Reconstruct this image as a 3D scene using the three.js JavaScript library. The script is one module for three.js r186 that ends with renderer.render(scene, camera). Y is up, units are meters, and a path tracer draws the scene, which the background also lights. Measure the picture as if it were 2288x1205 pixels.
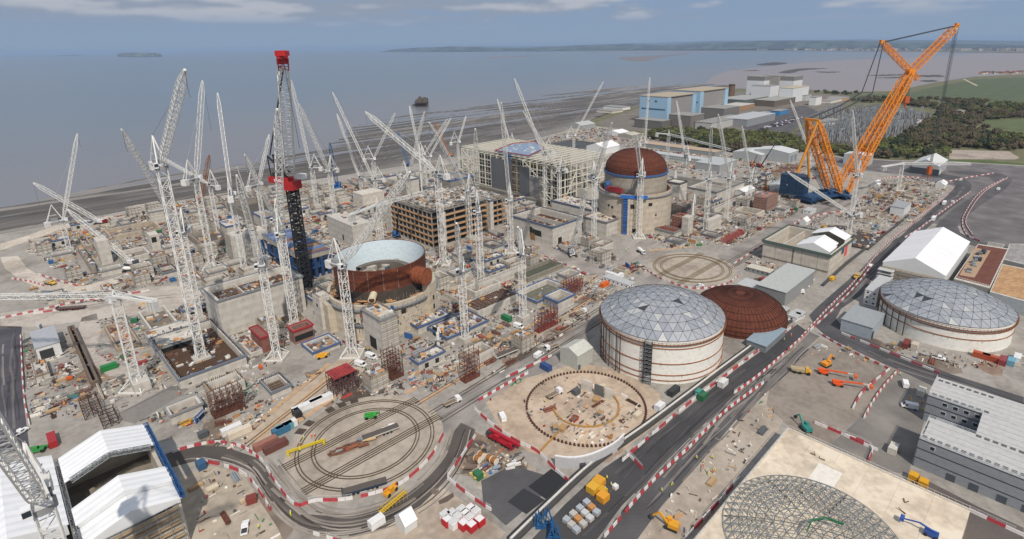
import * as THREE from 'three';
import { MarchingCubes } from 'three/addons/objects/MarchingCubes.js';

// ---------- camera, sky, sun, exposure ----------
const scene = new THREE.Scene();
const H = 138, FOC = 1247.3, PX = 1198.8, PY = 472.9, PITCH = 0.28938, ROLL = -0.01485;
const camera = new THREE.PerspectiveCamera(2 * Math.atan(732.1 / FOC) * 180 / Math.PI, 2397.6 / 1464.2, 1, 90000);
const V3 = (x, y, z) => new THREE.Vector3(x, y, z);
const cF = V3(0, -Math.sin(PITCH), -Math.cos(PITCH));
const cR = V3(1, 0, 0).multiplyScalar(Math.cos(ROLL)).addScaledVector(V3(0, Math.cos(PITCH), -Math.sin(PITCH)), Math.sin(ROLL));
const cU = V3(0, Math.cos(PITCH), -Math.sin(PITCH)).multiplyScalar(Math.cos(ROLL)).addScaledVector(V3(1, 0, 0), -Math.sin(ROLL));
camera.position.set(0, H, 0);
camera.quaternion.setFromRotationMatrix(new THREE.Matrix4().makeBasis(cR, cU, cF.clone().negate()));
camera.setViewOffset(2397.6, 1464.2, 0, 259.2, 2288, 1205);

const renderer = new THREE.WebGLRenderer({ antialias: true });
renderer.toneMapping = THREE.LinearToneMapping;
renderer.toneMappingExposure = 1.0;
renderer.shadowMap.enabled = true;

// seeded random and value noise
let seedState = 12345;
const rnd = () => { seedState = (seedState + 0x6d2b79f5) | 0; let t = Math.imul(seedState ^ (seedState >>> 15), 1 | seedState); t = (t + Math.imul(t ^ (t >>> 7), 61 | t)) ^ t; return ((t ^ (t >>> 14)) >>> 0) / 4294967296; };
const rr = (a, b) => a + (b - a) * rnd();
const pick = (l) => l[Math.floor(rnd() * l.length) % l.length];
function hash(i, j, s) { let h = Math.imul(i | 0, 374761393) ^ Math.imul(j | 0, 668265263) ^ Math.imul(s | 0, 974634777); h = Math.imul(h ^ (h >>> 13), 1274126177); return ((h ^ (h >>> 16)) >>> 0) / 4294967296; }
function vnoise(x, y, s = 0, per = 0) {
  let i = Math.floor(x), j = Math.floor(y); const f = x - i, g = y - j, u = f * f * (3 - 2 * f), v = g * g * (3 - 2 * g);
  const w = (a, b) => per ? hash(((a % per) + per) % per, ((b % per) + per) % per, s) : hash(a, b, s);
  return (w(i, j) * (1 - u) + w(i + 1, j) * u) * (1 - v) + (w(i, j + 1) * (1 - u) + w(i + 1, j + 1) * u) * v;
}
function fbm(x, y, o = 4, s = 0, per = 0) { let a = 0, k = 0.5, t = 0; for (let i = 0; i < o; i++) { a += k * vnoise(x, y, s + i, per); t += k; k *= 0.5; x *= 2; y *= 2; per *= 2; } return a / t; }
const lerp = (a, b, t) => a + (b - a) * t, clamp = (x, a, b) => Math.min(b, Math.max(a, x)), smooth = (x, a, b) => { const t = clamp((x - a) / (b - a), 0, 1); return t * t * (3 - 2 * t); };

{ // broken grey cloud over hazy blue, computed as one equirectangular sky
  const W = 2048, Hh = 1024, d = new Float32Array(W * Hh * 4);
  for (let j = 0; j < Hh; j++) for (let i = 0; i < W; i++) {
    const el = (j + 0.5) / Hh * Math.PI - Math.PI / 2, az = ((i + 0.5) / W - 0.5) * 2 * Math.PI;
    const y = Math.sin(el), x = Math.cos(el) * Math.cos(az), z = Math.cos(el) * Math.sin(az), e = Math.max(0, y);
    const k = 1 / (e + 0.06), cx = x * k, cz = z * k;
    const n = fbm(cx * 0.9 + 31, cz * 0.9 + 7, 6, 11), m = fbm(cx * 0.28 + 3, cz * 0.28 + 50, 4, 23), w = fbm(cx * 0.16 + 9, cz * 0.16, 3, 5);
    const q2 = fbm(az * 10 + 40, e * 95, 6, 87), q3 = fbm(az * 1.6 + 4, e * 14, 3, 93), low = smooth(q2 * .6 + q3 * .55, .5, .63) * smooth(e, .026, .06);
    const cover = Math.max(smooth(n * 0.62 + m * 0.5, 0.4, 0.64) * smooth(e, 0.05, 0.14), low), lit = Math.max(smooth(n * 0.6 + w * 0.6, 0.45, 0.85) * smooth(e, .1, .2), smooth(q2, .48, .64) * .75 + .06);
    const hz = Math.exp(-e * 16);
    let c = [lerp(0.235, 0.27, hz), lerp(0.33, 0.355, hz), lerp(0.5, 0.47, hz)];
    const cl = [lerp(0.27, 0.52, lit), lerp(0.32, 0.535, lit), lerp(0.41, 0.58, lit)];
    for (let q = 0; q < 3; q++) { let v = lerp(c[q], cl[q], cover * 0.9); v *= 1 + 0.05 * smooth(e, 0.25, 0.7); d[(j * W + i) * 4 + q] = y < -0.01 ? [0.2, 0.22, 0.26][q] : v; }
    d[(j * W + i) * 4 + 3] = 1;
  }
  const sky = new THREE.DataTexture(d, W, Hh, THREE.RGBAFormat, THREE.FloatType);
  sky.mapping = THREE.EquirectangularReflectionMapping; sky.magFilter = THREE.LinearFilter; sky.needsUpdate = true;
  scene.background = sky; scene.environment = sky;
}
const SUN = V3(0.29 * Math.cos(0.85), Math.sin(0.85), 0.957 * Math.cos(0.85));
const sun = new THREE.DirectionalLight(0xfff5ea, 3.7);
sun.position.copy(SUN).multiplyScalar(900).add(V3(0, 0, -400)); sun.target.position.set(0, 0, -400);
sun.castShadow = true; sun.shadow.radius = 2; Object.assign(sun.shadow.camera, { left: -600, right: 600, top: 500, bottom: -500, near: 10, far: 3000 });
scene.add(sun, sun.target);
scene.fog = new THREE.FogExp2(0x9bb4d2, 0.00004);

// ---------- places: where a line of sight of the survey meets the ground, in metres ----------
const ray = (x, y) => cF.clone().addScaledVector(cR, (x - PX) / FOC).addScaledVector(cU, -(y - PY) / FOC);
const G = (x, y, h = 0) => { const d = ray(x, y), t = (h - H) / d.y; return V3(d.x * t, h, d.z * t); };
const proj = (p) => { const v = p.clone().sub(camera.position), z = v.dot(cF); return [PX + FOC * v.dot(cR) / z, PY - FOC * v.dot(cU) / z]; };
const hAt = (p, py) => { let a = -30, b = 320; for (let i = 0; i < 40; i++) { const m = (a + b) / 2; if (proj(V3(p.x, m, p.z))[1] > py) a = m; else b = m; } return a; };
const onRay = (x, y, c, L) => { // the point of a sight line at distance L from c (or the closest one)
  const d = ray(x, y).normalize(), o = camera.position.clone().sub(c), b = o.dot(d), q = b * b - (o.lengthSq() - L * L);
  if (q <= 0) return [camera.position.clone().addScaledVector(d, -b)];
  return [-b - Math.sqrt(q), -b + Math.sqrt(q)].map((t) => camera.position.clone().addScaledVector(d, t));
};
const Y45 = Math.PI / 4, S2 = Math.SQRT1_2;
const fpt = (n, l, r, h = 0) => { // site grid footprint: near corner, size to the left and to the right
  const N = G(...n, h), a = G(...l, h).sub(N), b = G(...r, h).sub(N);
  return { N: V3(N.x, 0, N.z), wl: -(a.x + a.z) * S2, wr: (b.x - b.z) * S2 };
};
const local = (N, p) => { const x = p.x - N.x, z = p.z - N.z; return V3((x - z) * S2, p.y, (x + z) * S2); };
const world = (N, x, z, y = 0) => V3(N.x + (x + z) * S2, y, N.z + (z - x) * S2);

// ---------- materials ----------
const C = (h) => new THREE.Color(h);
function tex(size, f, srgb = true, rep = 1) {
  const d = new Uint8Array(size * size * 4);
  for (let j = 0; j < size; j++) for (let i = 0; i < size; i++) { const v = f(i / size, j / size); for (let q = 0; q < 3; q++) d[(j * size + i) * 4 + q] = clamp((Array.isArray(v) ? v[q] : v) * 255, 0, 255); d[(j * size + i) * 4 + 3] = 255; }
  const t = new THREE.DataTexture(d, size, size); t.wrapS = t.wrapT = THREE.RepeatWrapping; t.magFilter = THREE.LinearFilter; if (srgb) t.colorSpace = THREE.SRGBColorSpace; t.repeat.set(rep, rep); t.needsUpdate = true; return t;
}
const tDirt = tex(1024, (u, v) => { const a = fbm(u * 8, v * 8, 6, 1, 8), b = fbm(u * 64, v * 64, 3, 9, 64), c = smooth(fbm(u * 5 + .3, v * 5, 4, 40, 5), 0.52, 0.66); const k = 0.84 + 0.24 * a + 0.2 * (b - 0.5) - 0.07 * c; return [k, k * (0.988 - 0.012 * c), k * (0.968 - 0.02 * c)]; }, true, 1 / 110);
const tAsph = tex(512, (u, v) => { const a = fbm(u * 6, v * 6, 5, 3, 6), b = fbm(u * 4, v * 90, 3, 77, 2), c = hash(u * 512, v * 512, 4); return 0.7 + 0.4 * a + 0.16 * (b - .5) + 0.1 * (c - .5); }, true, 1 / 60);
const tConc = tex(512, (u, v) => { const a = fbm(u * 6, v * 6, 5, 5, 6), st = fbm(u * 40, v * 3, 3, 8, 1) , l = (v * 6) % 1 < 0.02 || (u * 5) % 1 < 0.016 ? 0.86 : 1; const k = (0.9 + 0.18 * a - 0.14 * smooth(st, .55, .8)) * l; return [k, k * .993, k * .978]; }, true, 1 / 14);
const tRust = tex(512, (u, v) => { const a = fbm(u * 8, v * 8, 5, 15, 8), st = fbm(u * 60, v * 4, 3, 18, 1); const k = 0.7 + 0.45 * a + 0.22 * (st - .5); return [k, k * (0.93 + .06 * a), k * 0.92]; }, true, 1 / 12);
const tWorn = tex(512, (u, v) => { const a = fbm(u * 8, v * 8, 5, 25, 8), st = fbm(u * 50, v * 5, 3, 28, 1); return 0.92 + 0.14 * a - 0.12 * smooth(st, .6, .85); }, true, 1 / 9);
const tFab = tex(256, (u, v) => 0.965 + 0.05 * (fbm(u * 5, v * 5, 4, 35, 5) - .5), true, 1 / 16);
const tCorr = tex(128, (u) => 0.5 + 0.5 * Math.sin(u * 2 * Math.PI * 16), false, 1 / 4);
const tWave = tex(512, (u, v) => fbm(u * 30, v * 90, 4, 60, 30) , false, 1 / 260);
const mat = (o) => new THREE.MeshStandardMaterial({ vertexColors: true, roughness: 0.85, ...o });
const M = {
  paint: mat({ map: tWorn, roughness: 0.55 }), matte: mat({ map: tWorn, roughness: 0.9 }), concrete: mat({ map: tConc, roughness: 0.95 }),
  rust: mat({ map: tRust, roughness: 0.9 }), steel: mat({ roughness: 0.5 }), glass: mat({ roughness: 0.08, metalness: 0.1 }),
  sheet: mat({ map: tWorn, bumpMap: tCorr, bumpScale: 0.05, roughness: 0.5 }), fabric: mat({ map: tFab, roughness: 0.6 }),
  silver: new THREE.MeshStandardMaterial({ vertexColors: true, metalness: 0.45, roughness: 0.42, map: tWorn }),
  dirt: mat({ map: tDirt, roughness: 1 }), asphalt: mat({ map: tAsph, roughness: 0.92 }), dark: mat({ roughness: 0.95 }),
};
// sRGB palette (base colours)
const W = { white: '#dedede', cream: '#d3ccbd', conc: '#c8c5be', concD: '#a6a39d', grey: '#96999b', dgrey: '#55585a', black: '#1d1f21', rust: '#5f3220', rustL: '#7d452a', rebar: '#4c372b', tan: '#c39a6c', timber: '#bb8d60', orange: '#d0622a', red: '#a8262b', blue: '#2f588e', navy: '#1f3a5f', yellow: '#d9a521', green: '#2f7a44', teal: '#3b8a80', crane: '#d9d9d4', carl: '#e08a1c' };

// ---------- mesh builder ----------
class MB {
  constructor() { this.p = []; this.n = []; this.u = []; this.c = []; this.col = [1, 1, 1]; }
  color(h) { const c = C(h); this.col = [c.r, c.g, c.b]; return this; }
  tint(h, k = 0.1) { const c = C(h), f = 1 + (rnd() - .5) * 2 * k; this.col = [c.r * f, c.g * f, c.b * f]; return this; }
  tri(a, b, c, na, nb, nc) {
    let N = na; if (!N) { N = b.clone().sub(a).cross(c.clone().sub(a)); const l = N.length(); if (l < 1e-9) return this; N.multiplyScalar(1 / l); nb = nc = N; }
    const ax = Math.abs(N.x), ay = Math.abs(N.y), az = Math.abs(N.z);
    for (const [v, m] of [[a, N], [b, nb], [c, nc]]) {
      this.p.push(v.x, v.y, v.z); this.n.push(m.x, m.y, m.z); this.c.push(...this.col);
      if (ay > 0.6 * Math.max(ax, az)) this.u.push(v.x, v.z); else if (az > ax) this.u.push(v.x, v.y); else this.u.push(v.z, v.y);
    }
    return this;
  }
  quad(a, b, c, d) { return this.tri(a, b, c).tri(a, c, d); }
  squad(a, b, c, d, na, nb, nc, nd) { return this.tri(a, b, c, na, nb, nc).tri(a, c, d, na, nc, nd); }
  // box from min corner, optional skip of the bottom
  box(x, y, z, w, h, d, top = true) {
    const A = V3(x, y, z), B = V3(x + w, y, z), Cc = V3(x + w, y, z + d), D = V3(x, y, z + d), u = V3(0, h, 0), E = A.clone().add(u), F = B.clone().add(u), I = Cc.clone().add(u), J = D.clone().add(u);
    this.quad(D, Cc, I, J).quad(B, A, E, F).quad(A, D, J, E).quad(Cc, B, F, I); if (top) this.quad(J, I, F, E).quad(A, B, Cc, D); return this;
  }
  cbox(x, y, z, w, h, d) { return this.box(x - w / 2, y, z - d / 2, w, h, d); }
  ybox(x, y, z, w, h, d, a) { // turned about the vertical
    const s = this.p.length / 3; this.box(-w / 2, 0, -d / 2, w, h, d); const ca = Math.cos(a), sa = Math.sin(a);
    for (let i = s; i < this.p.length / 3; i++) { const px = this.p[i * 3], pz = this.p[i * 3 + 2], nx = this.n[i * 3], nz = this.n[i * 3 + 2]; this.p[i * 3] = x + px * ca + pz * sa; this.p[i * 3 + 1] += y; this.p[i * 3 + 2] = z - px * sa + pz * ca; this.n[i * 3] = nx * ca + nz * sa; this.n[i * 3 + 2] = -nx * sa + nz * ca; }
    return this;
  }
  bar(a, b, t, t2 = t) {
    const d = b.clone().sub(a); if (d.lengthSq() < 1e-6) return this; d.normalize();
    const s = Math.abs(d.y) > 0.95 ? V3(1, 0, 0).cross(d).normalize() : V3(0, 1, 0).cross(d).normalize(), q = d.clone().cross(s);
    const f = (o, i, j) => o.clone().addScaledVector(s, i * t / 2).addScaledVector(q, j * t2 / 2), k = [[-1, -1], [1, -1], [1, 1], [-1, 1]];
    for (let i = 0; i < 4; i++) { const m = k[i], n = k[(i + 1) % 4]; this.quad(f(a, ...m), f(a, ...n), f(b, ...n), f(b, ...m)); }
    this.quad(f(a, -1, 1), f(a, 1, 1), f(a, 1, -1), f(a, -1, -1)); this.quad(f(b, -1, -1), f(b, 1, -1), f(b, 1, 1), f(b, -1, 1));
    return this;
  }
  tube(a, b, r, seg = 8, caps = true, r1 = r) {
    const d = b.clone().sub(a).normalize(), s = Math.abs(d.y) > 0.95 ? V3(1, 0, 0).cross(d).normalize() : V3(0, 1, 0).cross(d).normalize(), q = d.clone().cross(s);
    for (let i = 0; i < seg; i++) {
      const e = i / seg * 2 * Math.PI, g = (i + 1) / seg * 2 * Math.PI, n0 = s.clone().multiplyScalar(Math.cos(e)).addScaledVector(q, Math.sin(e)), n1 = s.clone().multiplyScalar(Math.cos(g)).addScaledVector(q, Math.sin(g));
      const A = a.clone().addScaledVector(n0, r), B = a.clone().addScaledVector(n1, r), Cc = b.clone().addScaledVector(n1, r1), D = b.clone().addScaledVector(n0, r1);
      this.squad(A, B, Cc, D, n0, n1, n1, n0); if (caps) this.tri(b, D, Cc).tri(a, B, A);
    }
    return this;
  }
  // surface of revolution about a vertical axis: profile of [radius, height]; open arcs allowed
  lathe(x, z, prof, seg = 48, a0 = 0, a1 = 2 * Math.PI, flat = false) {
    for (let k = 0; k + 1 < prof.length; k++) {
      const [r0, y0] = prof[k], [r1, y1] = prof[k + 1], l = Math.hypot(r1 - r0, y1 - y0) || 1, nr = (y1 - y0) / l, ny = -(r1 - r0) / l;
      for (let i = 0; i < seg; i++) {
        const e = a0 + (a1 - a0) * i / seg, g = a0 + (a1 - a0) * (i + 1) / seg, P = (r, y, t) => V3(x + r * Math.cos(t), y, z + r * Math.sin(t)), N = (t) => V3(nr * Math.cos(t), ny, nr * Math.sin(t));
        const A = P(r0, y0, e), B = P(r1, y1, e), Cc = P(r1, y1, g), D = P(r0, y0, g);
        if (flat) this.quad(A, B, Cc, D); else { if (r1 > 1e-4) this.tri(A, B, Cc, N(e), N(e), N(g)); if (r0 > 1e-4) this.tri(A, Cc, D, N(e), N(g), N(g)); }
      }
    }
    return this;
  }
  prism(pts, y0, y1) { // pts [x,z], any winding
    let ar = 0; for (let i = 0; i < pts.length; i++) { const a = pts[i], b = pts[(i + 1) % pts.length]; ar += a[0] * b[1] - b[0] * a[1]; }
    if (ar > 0) pts = pts.slice().reverse();
    for (let i = 0; i < pts.length; i++) { const a = pts[i], b = pts[(i + 1) % pts.length]; if (y1 > y0) this.quad(V3(a[0], y0, a[1]), V3(b[0], y0, b[1]), V3(b[0], y1, b[1]), V3(a[0], y1, a[1])); }
    return this.flat(pts, y1);
  }
  flat(pts, y) { for (const t of THREE.ShapeUtils.triangulateShape(pts.map((q) => new THREE.Vector2(...q)), [])) { let [a, b, c] = t.map((i) => V3(pts[i][0], y, pts[i][1])); if (b.clone().sub(a).cross(c.clone().sub(a)).y < 0) [b, c] = [c, b]; this.tri(a, b, c); } return this; }
  side(prof, z0, z1) { // profile [x,y] (counter-clockwise) extruded along z
    const n = prof.length; for (let i = 0; i < n; i++) { const a = prof[i], b = prof[(i + 1) % n]; this.quad(V3(a[0], a[1], z1), V3(a[0], a[1], z0), V3(b[0], b[1], z0), V3(b[0], b[1], z1)); }
    for (const t of THREE.ShapeUtils.triangulateShape(prof.map((q) => new THREE.Vector2(...q)), [])) { const f = (z) => t.map((i) => V3(prof[i][0], prof[i][1], z)); const a = f(z1), b = f(z0); this.tri(...a).tri(b[0], b[2], b[1]); }
    return this;
  }
  // lattice girder between two points: four chords, zigzag on the faces
  lattice(a, b, w, n, t, taper = 0, w2 = w, td = t * 0.55) {
    const d = b.clone().sub(a).normalize(), s = Math.abs(d.y) > 0.98 ? V3(S2, 0, -S2) : V3(0, 1, 0).cross(d).normalize(), q = d.clone().cross(s).normalize();
    const at = (i, k) => { const u = i / n, f = taper ? Math.min(1, 0.35 + u / taper * 0.65, 0.3 + (1 - u) / taper * 0.7) : 1, o = [[-1, -1], [1, -1], [1, 1], [-1, 1]][k % 4]; return a.clone().lerp(b, u).addScaledVector(s, o[0] * w / 2 * f).addScaledVector(q, o[1] * w2 / 2 * f); };
    if (!taper) for (let k = 0; k < 4; k++) this.bar(at(0, k), at(n, k), t);
    for (let i = 0; i < n; i++) for (let k = 0; k < 4; k++) {
      if (taper) this.bar(at(i, k), at(i + 1, k), t);
      this.bar(at(i, (i + k) % 2 ? k : k + 1), at(i + 1, (i + k) % 2 ? k + 1 : k), td); this.bar(at(i + 1, k), at(i + 1, k + 1), td);
    }
    return this;
  }
  build(name, m, parent) {
    const g = new THREE.BufferGeometry();
    g.setAttribute('position', new THREE.Float32BufferAttribute(this.p, 3)); g.setAttribute('normal', new THREE.Float32BufferAttribute(this.n, 3));
    g.setAttribute('uv', new THREE.Float32BufferAttribute(this.u, 2)); g.setAttribute('color', new THREE.Float32BufferAttribute(this.c, 3));
    const o = new THREE.Mesh(g, m); o.name = name; o.castShadow = o.receiveShadow = true; if (parent) parent.add(o); return o;
  }
}
const mb = (h) => { const m = new MB(); if (h) m.color(h); return m; };

// ---------- things ----------
const used = new Map();
const numbered = (n) => { const k = used.get(n) || 0; used.set(n, k + 1); return k ? n + '_' + String(k).padStart(3, '0') : n; };
function tag(o, label, category, group) { Object.assign(o.userData, { label, category }); if (group) o.userData.group = group; return o; }
function thing(name, label, category, p = V3(0, 0, 0), turn = 0, group) { const o = new THREE.Group(); o.name = numbered(name); o.position.copy(p); o.rotation.y = turn; scene.add(o); return tag(o, label, category, group); }
function solo(b, name, m, label, category, p, turn = 0, group) { const o = b.build(numbered(name), m, scene); if (p) o.position.copy(p); o.rotation.y = turn; return tag(o, label, category, group); }
function struct(b, name, m, p, turn = 0) { const o = b.build(numbered(name), m, scene); if (p) o.position.copy(p); o.rotation.y = turn; o.userData.kind = 'structure'; return o; }
function copyOf(src, name, p, turn, label, group) { const o = src.clone(); o.name = numbered(name); o.userData = { ...src.userData }; o.position.copy(p); o.rotation.set(0, turn, 0); if (label) o.userData.label = label; if (group) o.userData.group = group; scene.add(o); return o; }

// occupancy of the site, 2 m cells
const occ = new Map(), cell = (x, z) => Math.floor(x / 2) * 100003 + Math.floor(z / 2);
const inside = (pts, x, z) => { let r = false; for (let i = 0, j = pts.length - 1; i < pts.length; j = i++) { const [a, b] = pts[i], [c, d] = pts[j]; if ((b > z) !== (d > z) && x < (c - a) * (z - b) / (d - b) + a) r = !r; } return r; };
function mark(pts, v = 1) { const xs = pts.map((p) => p[0]), zs = pts.map((p) => p[1]); for (let x = Math.min(...xs) - 1; x <= Math.max(...xs) + 1; x += 1.5) for (let z = Math.min(...zs) - 1; z <= Math.max(...zs) + 1; z += 1.5) if (inside(pts, x, z)) occ.set(cell(x, z), v); }
const markDisc = (p, r, v = 1) => { for (let x = -r; x <= r; x += 1.5) for (let z = -r; z <= r; z += 1.5) if (x * x + z * z < r * r) occ.set(cell(p.x + x, p.z + z), v); };
const markFp = (f, grow = 1) => mark([[-grow, grow], [f.wr + grow, grow], [f.wr + grow, -f.wl - grow], [-grow, -f.wl - grow]].map(([x, z]) => { const p = world(f.N, x, z); return [p.x, p.z]; }));
const gpoly = (px, h = 0) => px.map(([x, y]) => { const p = G(x, y, h); return [p.x, p.z]; });
// smooth closed or open line through points
const spline = (pts, n, closed = false) => new THREE.CatmullRomCurve3(pts.map(([x, y]) => G(x, y)), closed, 'centripetal').getSpacedPoints(n);

// ---------- the setting ----------
function gridMesh(name, nu, nv, pos, col, m) {
  const p = [], c = [], u = [], ix = [];
  for (let j = 0; j <= nv; j++) for (let i = 0; i <= nu; i++) { const q = pos(i / nu, j / nv), k = C(0).setRGB(...col(i / nu, j / nv, q)); p.push(q.x, q.y, q.z); c.push(k.r, k.g, k.b); u.push(q.x, q.z); }
  for (let j = 0; j < nv; j++) for (let i = 0; i < nu; i++) { const a = j * (nu + 1) + i, b = a + 1, d = a + nu + 1, e = d + 1; ix.push(a, b, e, a, e, d); }
  const g = new THREE.BufferGeometry(); g.setAttribute('position', new THREE.Float32BufferAttribute(p, 3)); g.setAttribute('color', new THREE.Float32BufferAttribute(c, 3)); g.setAttribute('uv', new THREE.Float32BufferAttribute(u, 2)); g.setIndex(ix); g.computeVertexNormals();
  if (g.attributes.normal.getY(Math.floor(p.length / 6)) < 0) { g.setIndex(ix.map((_, k) => ix[k - (k % 3) + [0, 2, 1][k % 3]])); g.computeVertexNormals(); }
  const o = new THREE.Mesh(g, m); o.name = numbered(name); o.castShadow = o.receiveShadow = true; o.userData.kind = 'structure'; scene.add(o); return o;
}
const SEA = -13;
{
  const sea = new THREE.MeshStandardMaterial({ color: C(0).setRGB(0.135, 0.13, 0.14), roughness: 0.3, bumpMap: tWave, bumpScale: 0.5 });
  const rs = [.01, 300, 500, 700, 900, 1200, 1500, 1900, 2500, 3500, 5000, 8000, 14000, 30000, 70000], b = mb(), A = (t, r) => V3(r * Math.cos(t), 0, r * Math.sin(t)); sea.vertexColors = true; sea.color.set('#fff');
  // silt near the shore, clearer water further out
  const cl = (p) => { const v = (p.x + p.z) * S2, u = (p.x - p.z) * S2, off = -v - 720 - u * .1, n = fbm(u / 700 + 5, v / 200, 4, 91), k = smooth(off + (n - .5) * 700, 0, 1400); return [lerp(.165, .1, k), lerp(.165, .15, k), lerp(.175, .2, k)]; };
  for (let k = 0; k + 1 < rs.length; k++) for (let i = 0; i < 240; i++) { const t = i / 240 * 6.28319, u = (i + 1) / 240 * 6.28319, q = [A(t, rs[k]), A(u, rs[k]), A(u, rs[k + 1]), A(t, rs[k + 1])]; for (const f of [[0, 1, 2], [0, 2, 3]]) { const n0 = b.p.length; b.tri(...f.map((e) => q[e])); if (b.p.length > n0) f.forEach((e, m) => { const c = cl(q[e]); b.c.splice(n0 + m * 3, 3, ...c); }); } }
  for (let i = 0; i < b.n.length; i += 3) { b.n[i] = 0; b.n[i + 1] = 1; b.n[i + 2] = 0; }
  const o = b.build('sea', sea, scene); o.position.y = SEA; o.userData.kind = 'structure';
}
// the coast: top of the sea wall, seen along the site and on past the older stations
const coastPx = [[0, 522], [140, 497], [400, 447], [600, 414], [760, 392], [900, 369], [1060, 343], [1160, 318], [1250, 295], [1310, 272], [1370, 250], [1430, 237], [1510, 214], [1640, 198], [1790, 199], [1870, 205], [2000, 203], [2060, 190], [2110, 181], [2180, 171], [2300, 165], [2500, 158]];
const coast = [V3(-1500, 0, 300), V3(-700, 0, -180), ...coastPx.map(([x, y]) => G(x, y))];
struct(mb('#6a6a4e').flat([...coast.map((p) => [p.x, p.z]), [9000, -2500], [9000, 900], [-1500, 900]], -0.35), 'land', M.dirt);
{
  const outerPx = [[0, 460], [140, 433], [400, 385], [600, 356], [740, 318], [800, 277], [1012, 239], [1100, 228], [1187, 216], [1260, 207], [1365, 196], [1450, 191], [1540, 187], [1640, 189]];
  const inn = new THREE.CatmullRomCurve3([V3(-700, 0, -180), ...coastPx.slice(0, 14).map(([x, y]) => G(x, y))], false, 'centripetal'), out = new THREE.CatmullRomCurve3([V3(-1000, 0, -330), ...outerPx.map(([x, y]) => G(x, y, SEA))], false, 'centripetal');
  const N = 420, Q = 110, A = inn.getPoints(N), B = out.getPoints(N);
  const rock = (p) => { const u = (p.x - p.z) * S2, v = (p.x + p.z) * S2; const bend = fbm(u / 300, v / 160, 3, 70) * 40; return [fbm(u / 140, (v + bend) / 7.5, 4, 71), fbm(u / 26, v / 4, 3, 75), fbm(u / 420, (v + bend) / 42, 3, 79)]; };
  gridMesh('foreshore', N, Q, (i, j) => {
    const p = A[Math.round(i * N)].clone().lerp(B[Math.round(i * N)], j);
    const [a, b, c] = rock(p); p.y = j === 0 ? -0.1 : j < 0.03 ? -4 : SEA + lerp(2.4, -0.1, Math.pow(j, 0.6)) + (a - 0.5) * 3.2 + (b - 0.5) * 0.9 + (c - 0.52) * 3.4 - (j > 0.97 ? 1.5 : 0); return p;
  }, (i, j, p) => {
    if (j < 0.035) return [0.34, 0.32, 0.29]; const [a, b, c] = rock(p), s = smooth(a, 0.42, 0.6), k = 0.035 + 0.085 * b + 0.05 * (1 - s), sand = smooth(c, 0.56, 0.66) * (1 - s) * 0.1, up = smooth(j, 0.22, 0.04) * 0.11;
    return [k + sand + up, k * 0.92 + sand * 0.92 + up * 0.95, k * 0.83 + sand * 0.85 + up * 0.88];
  }, new THREE.MeshStandardMaterial({ vertexColors: true, roughness: 0.92 }));
}
const wetMud = new THREE.MeshStandardMaterial({ vertexColors: true, roughness: 0.42 });
function mud(px, col, y = 0.12, m = wetMud) { // ragged sheet of mud or rock just above the water
  const pts = new THREE.CatmullRomCurve3(px.map(([x, y2]) => V3(x, y2, 0)), true, 'centripetal').getPoints(px.length * 14), w = 0.5;
  return struct(mb(col).flat(pts.map((p, i) => { const q = G(p.x, p.y + (vnoise(i * 0.9, px[0][0]) - .5) * w * 2, SEA); return [q.x, q.z]; }), SEA + y), 'mudflat', m);
}
mud([[1600, 168], [1700, 150], [1900, 134], [2100, 127], [2330, 122], [2330, 168], [2170, 171], [2110, 181], [2060, 190], [2000, 203], [1870, 205], [1790, 199], [1640, 196], [1580, 186]], '#857c7a');
mud([[1382, 129], [1430, 126], [1540, 121], [1480, 128], [1445, 137], [1400, 135]], '#6d605a', 0.2);
mud([[1085, 128], [1180, 124.5], [1230, 124], [1150, 127.5], [1100, 130]], '#75696a', 0.2);
mud([[1300, 118], [1500, 114.5], [1700, 114], [1560, 117], [1400, 118.6]], '#766a6a', 0.2);
for (const l of [[[1740, 162], [1780, 154], [1850, 153], [1790, 158], [1765, 164]], [[1690, 145], [1720, 140], [1760, 141], [1730, 146]], [[1820, 160.5], [1880, 161], [1850, 163]], [[1935, 169], [1990, 166.5], [2040, 167], [1985, 169.5]], [[2040, 170], [2100, 168], [2112, 171], [2060, 172]], [[1955, 174], [2020, 172.6], [2000, 175]], [[2055, 181], [2085, 179], [2098, 182], [2072, 183.5]], [[1660, 158], [1700, 156.8], [1690, 158.6]]]) mud(l, '#4a4442', 0.4, M.dark);
mud([[2098, 180], [2125, 180], [2155, 192], [2140, 195], [2110, 190]], '#8d8582', 0.5);
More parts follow.
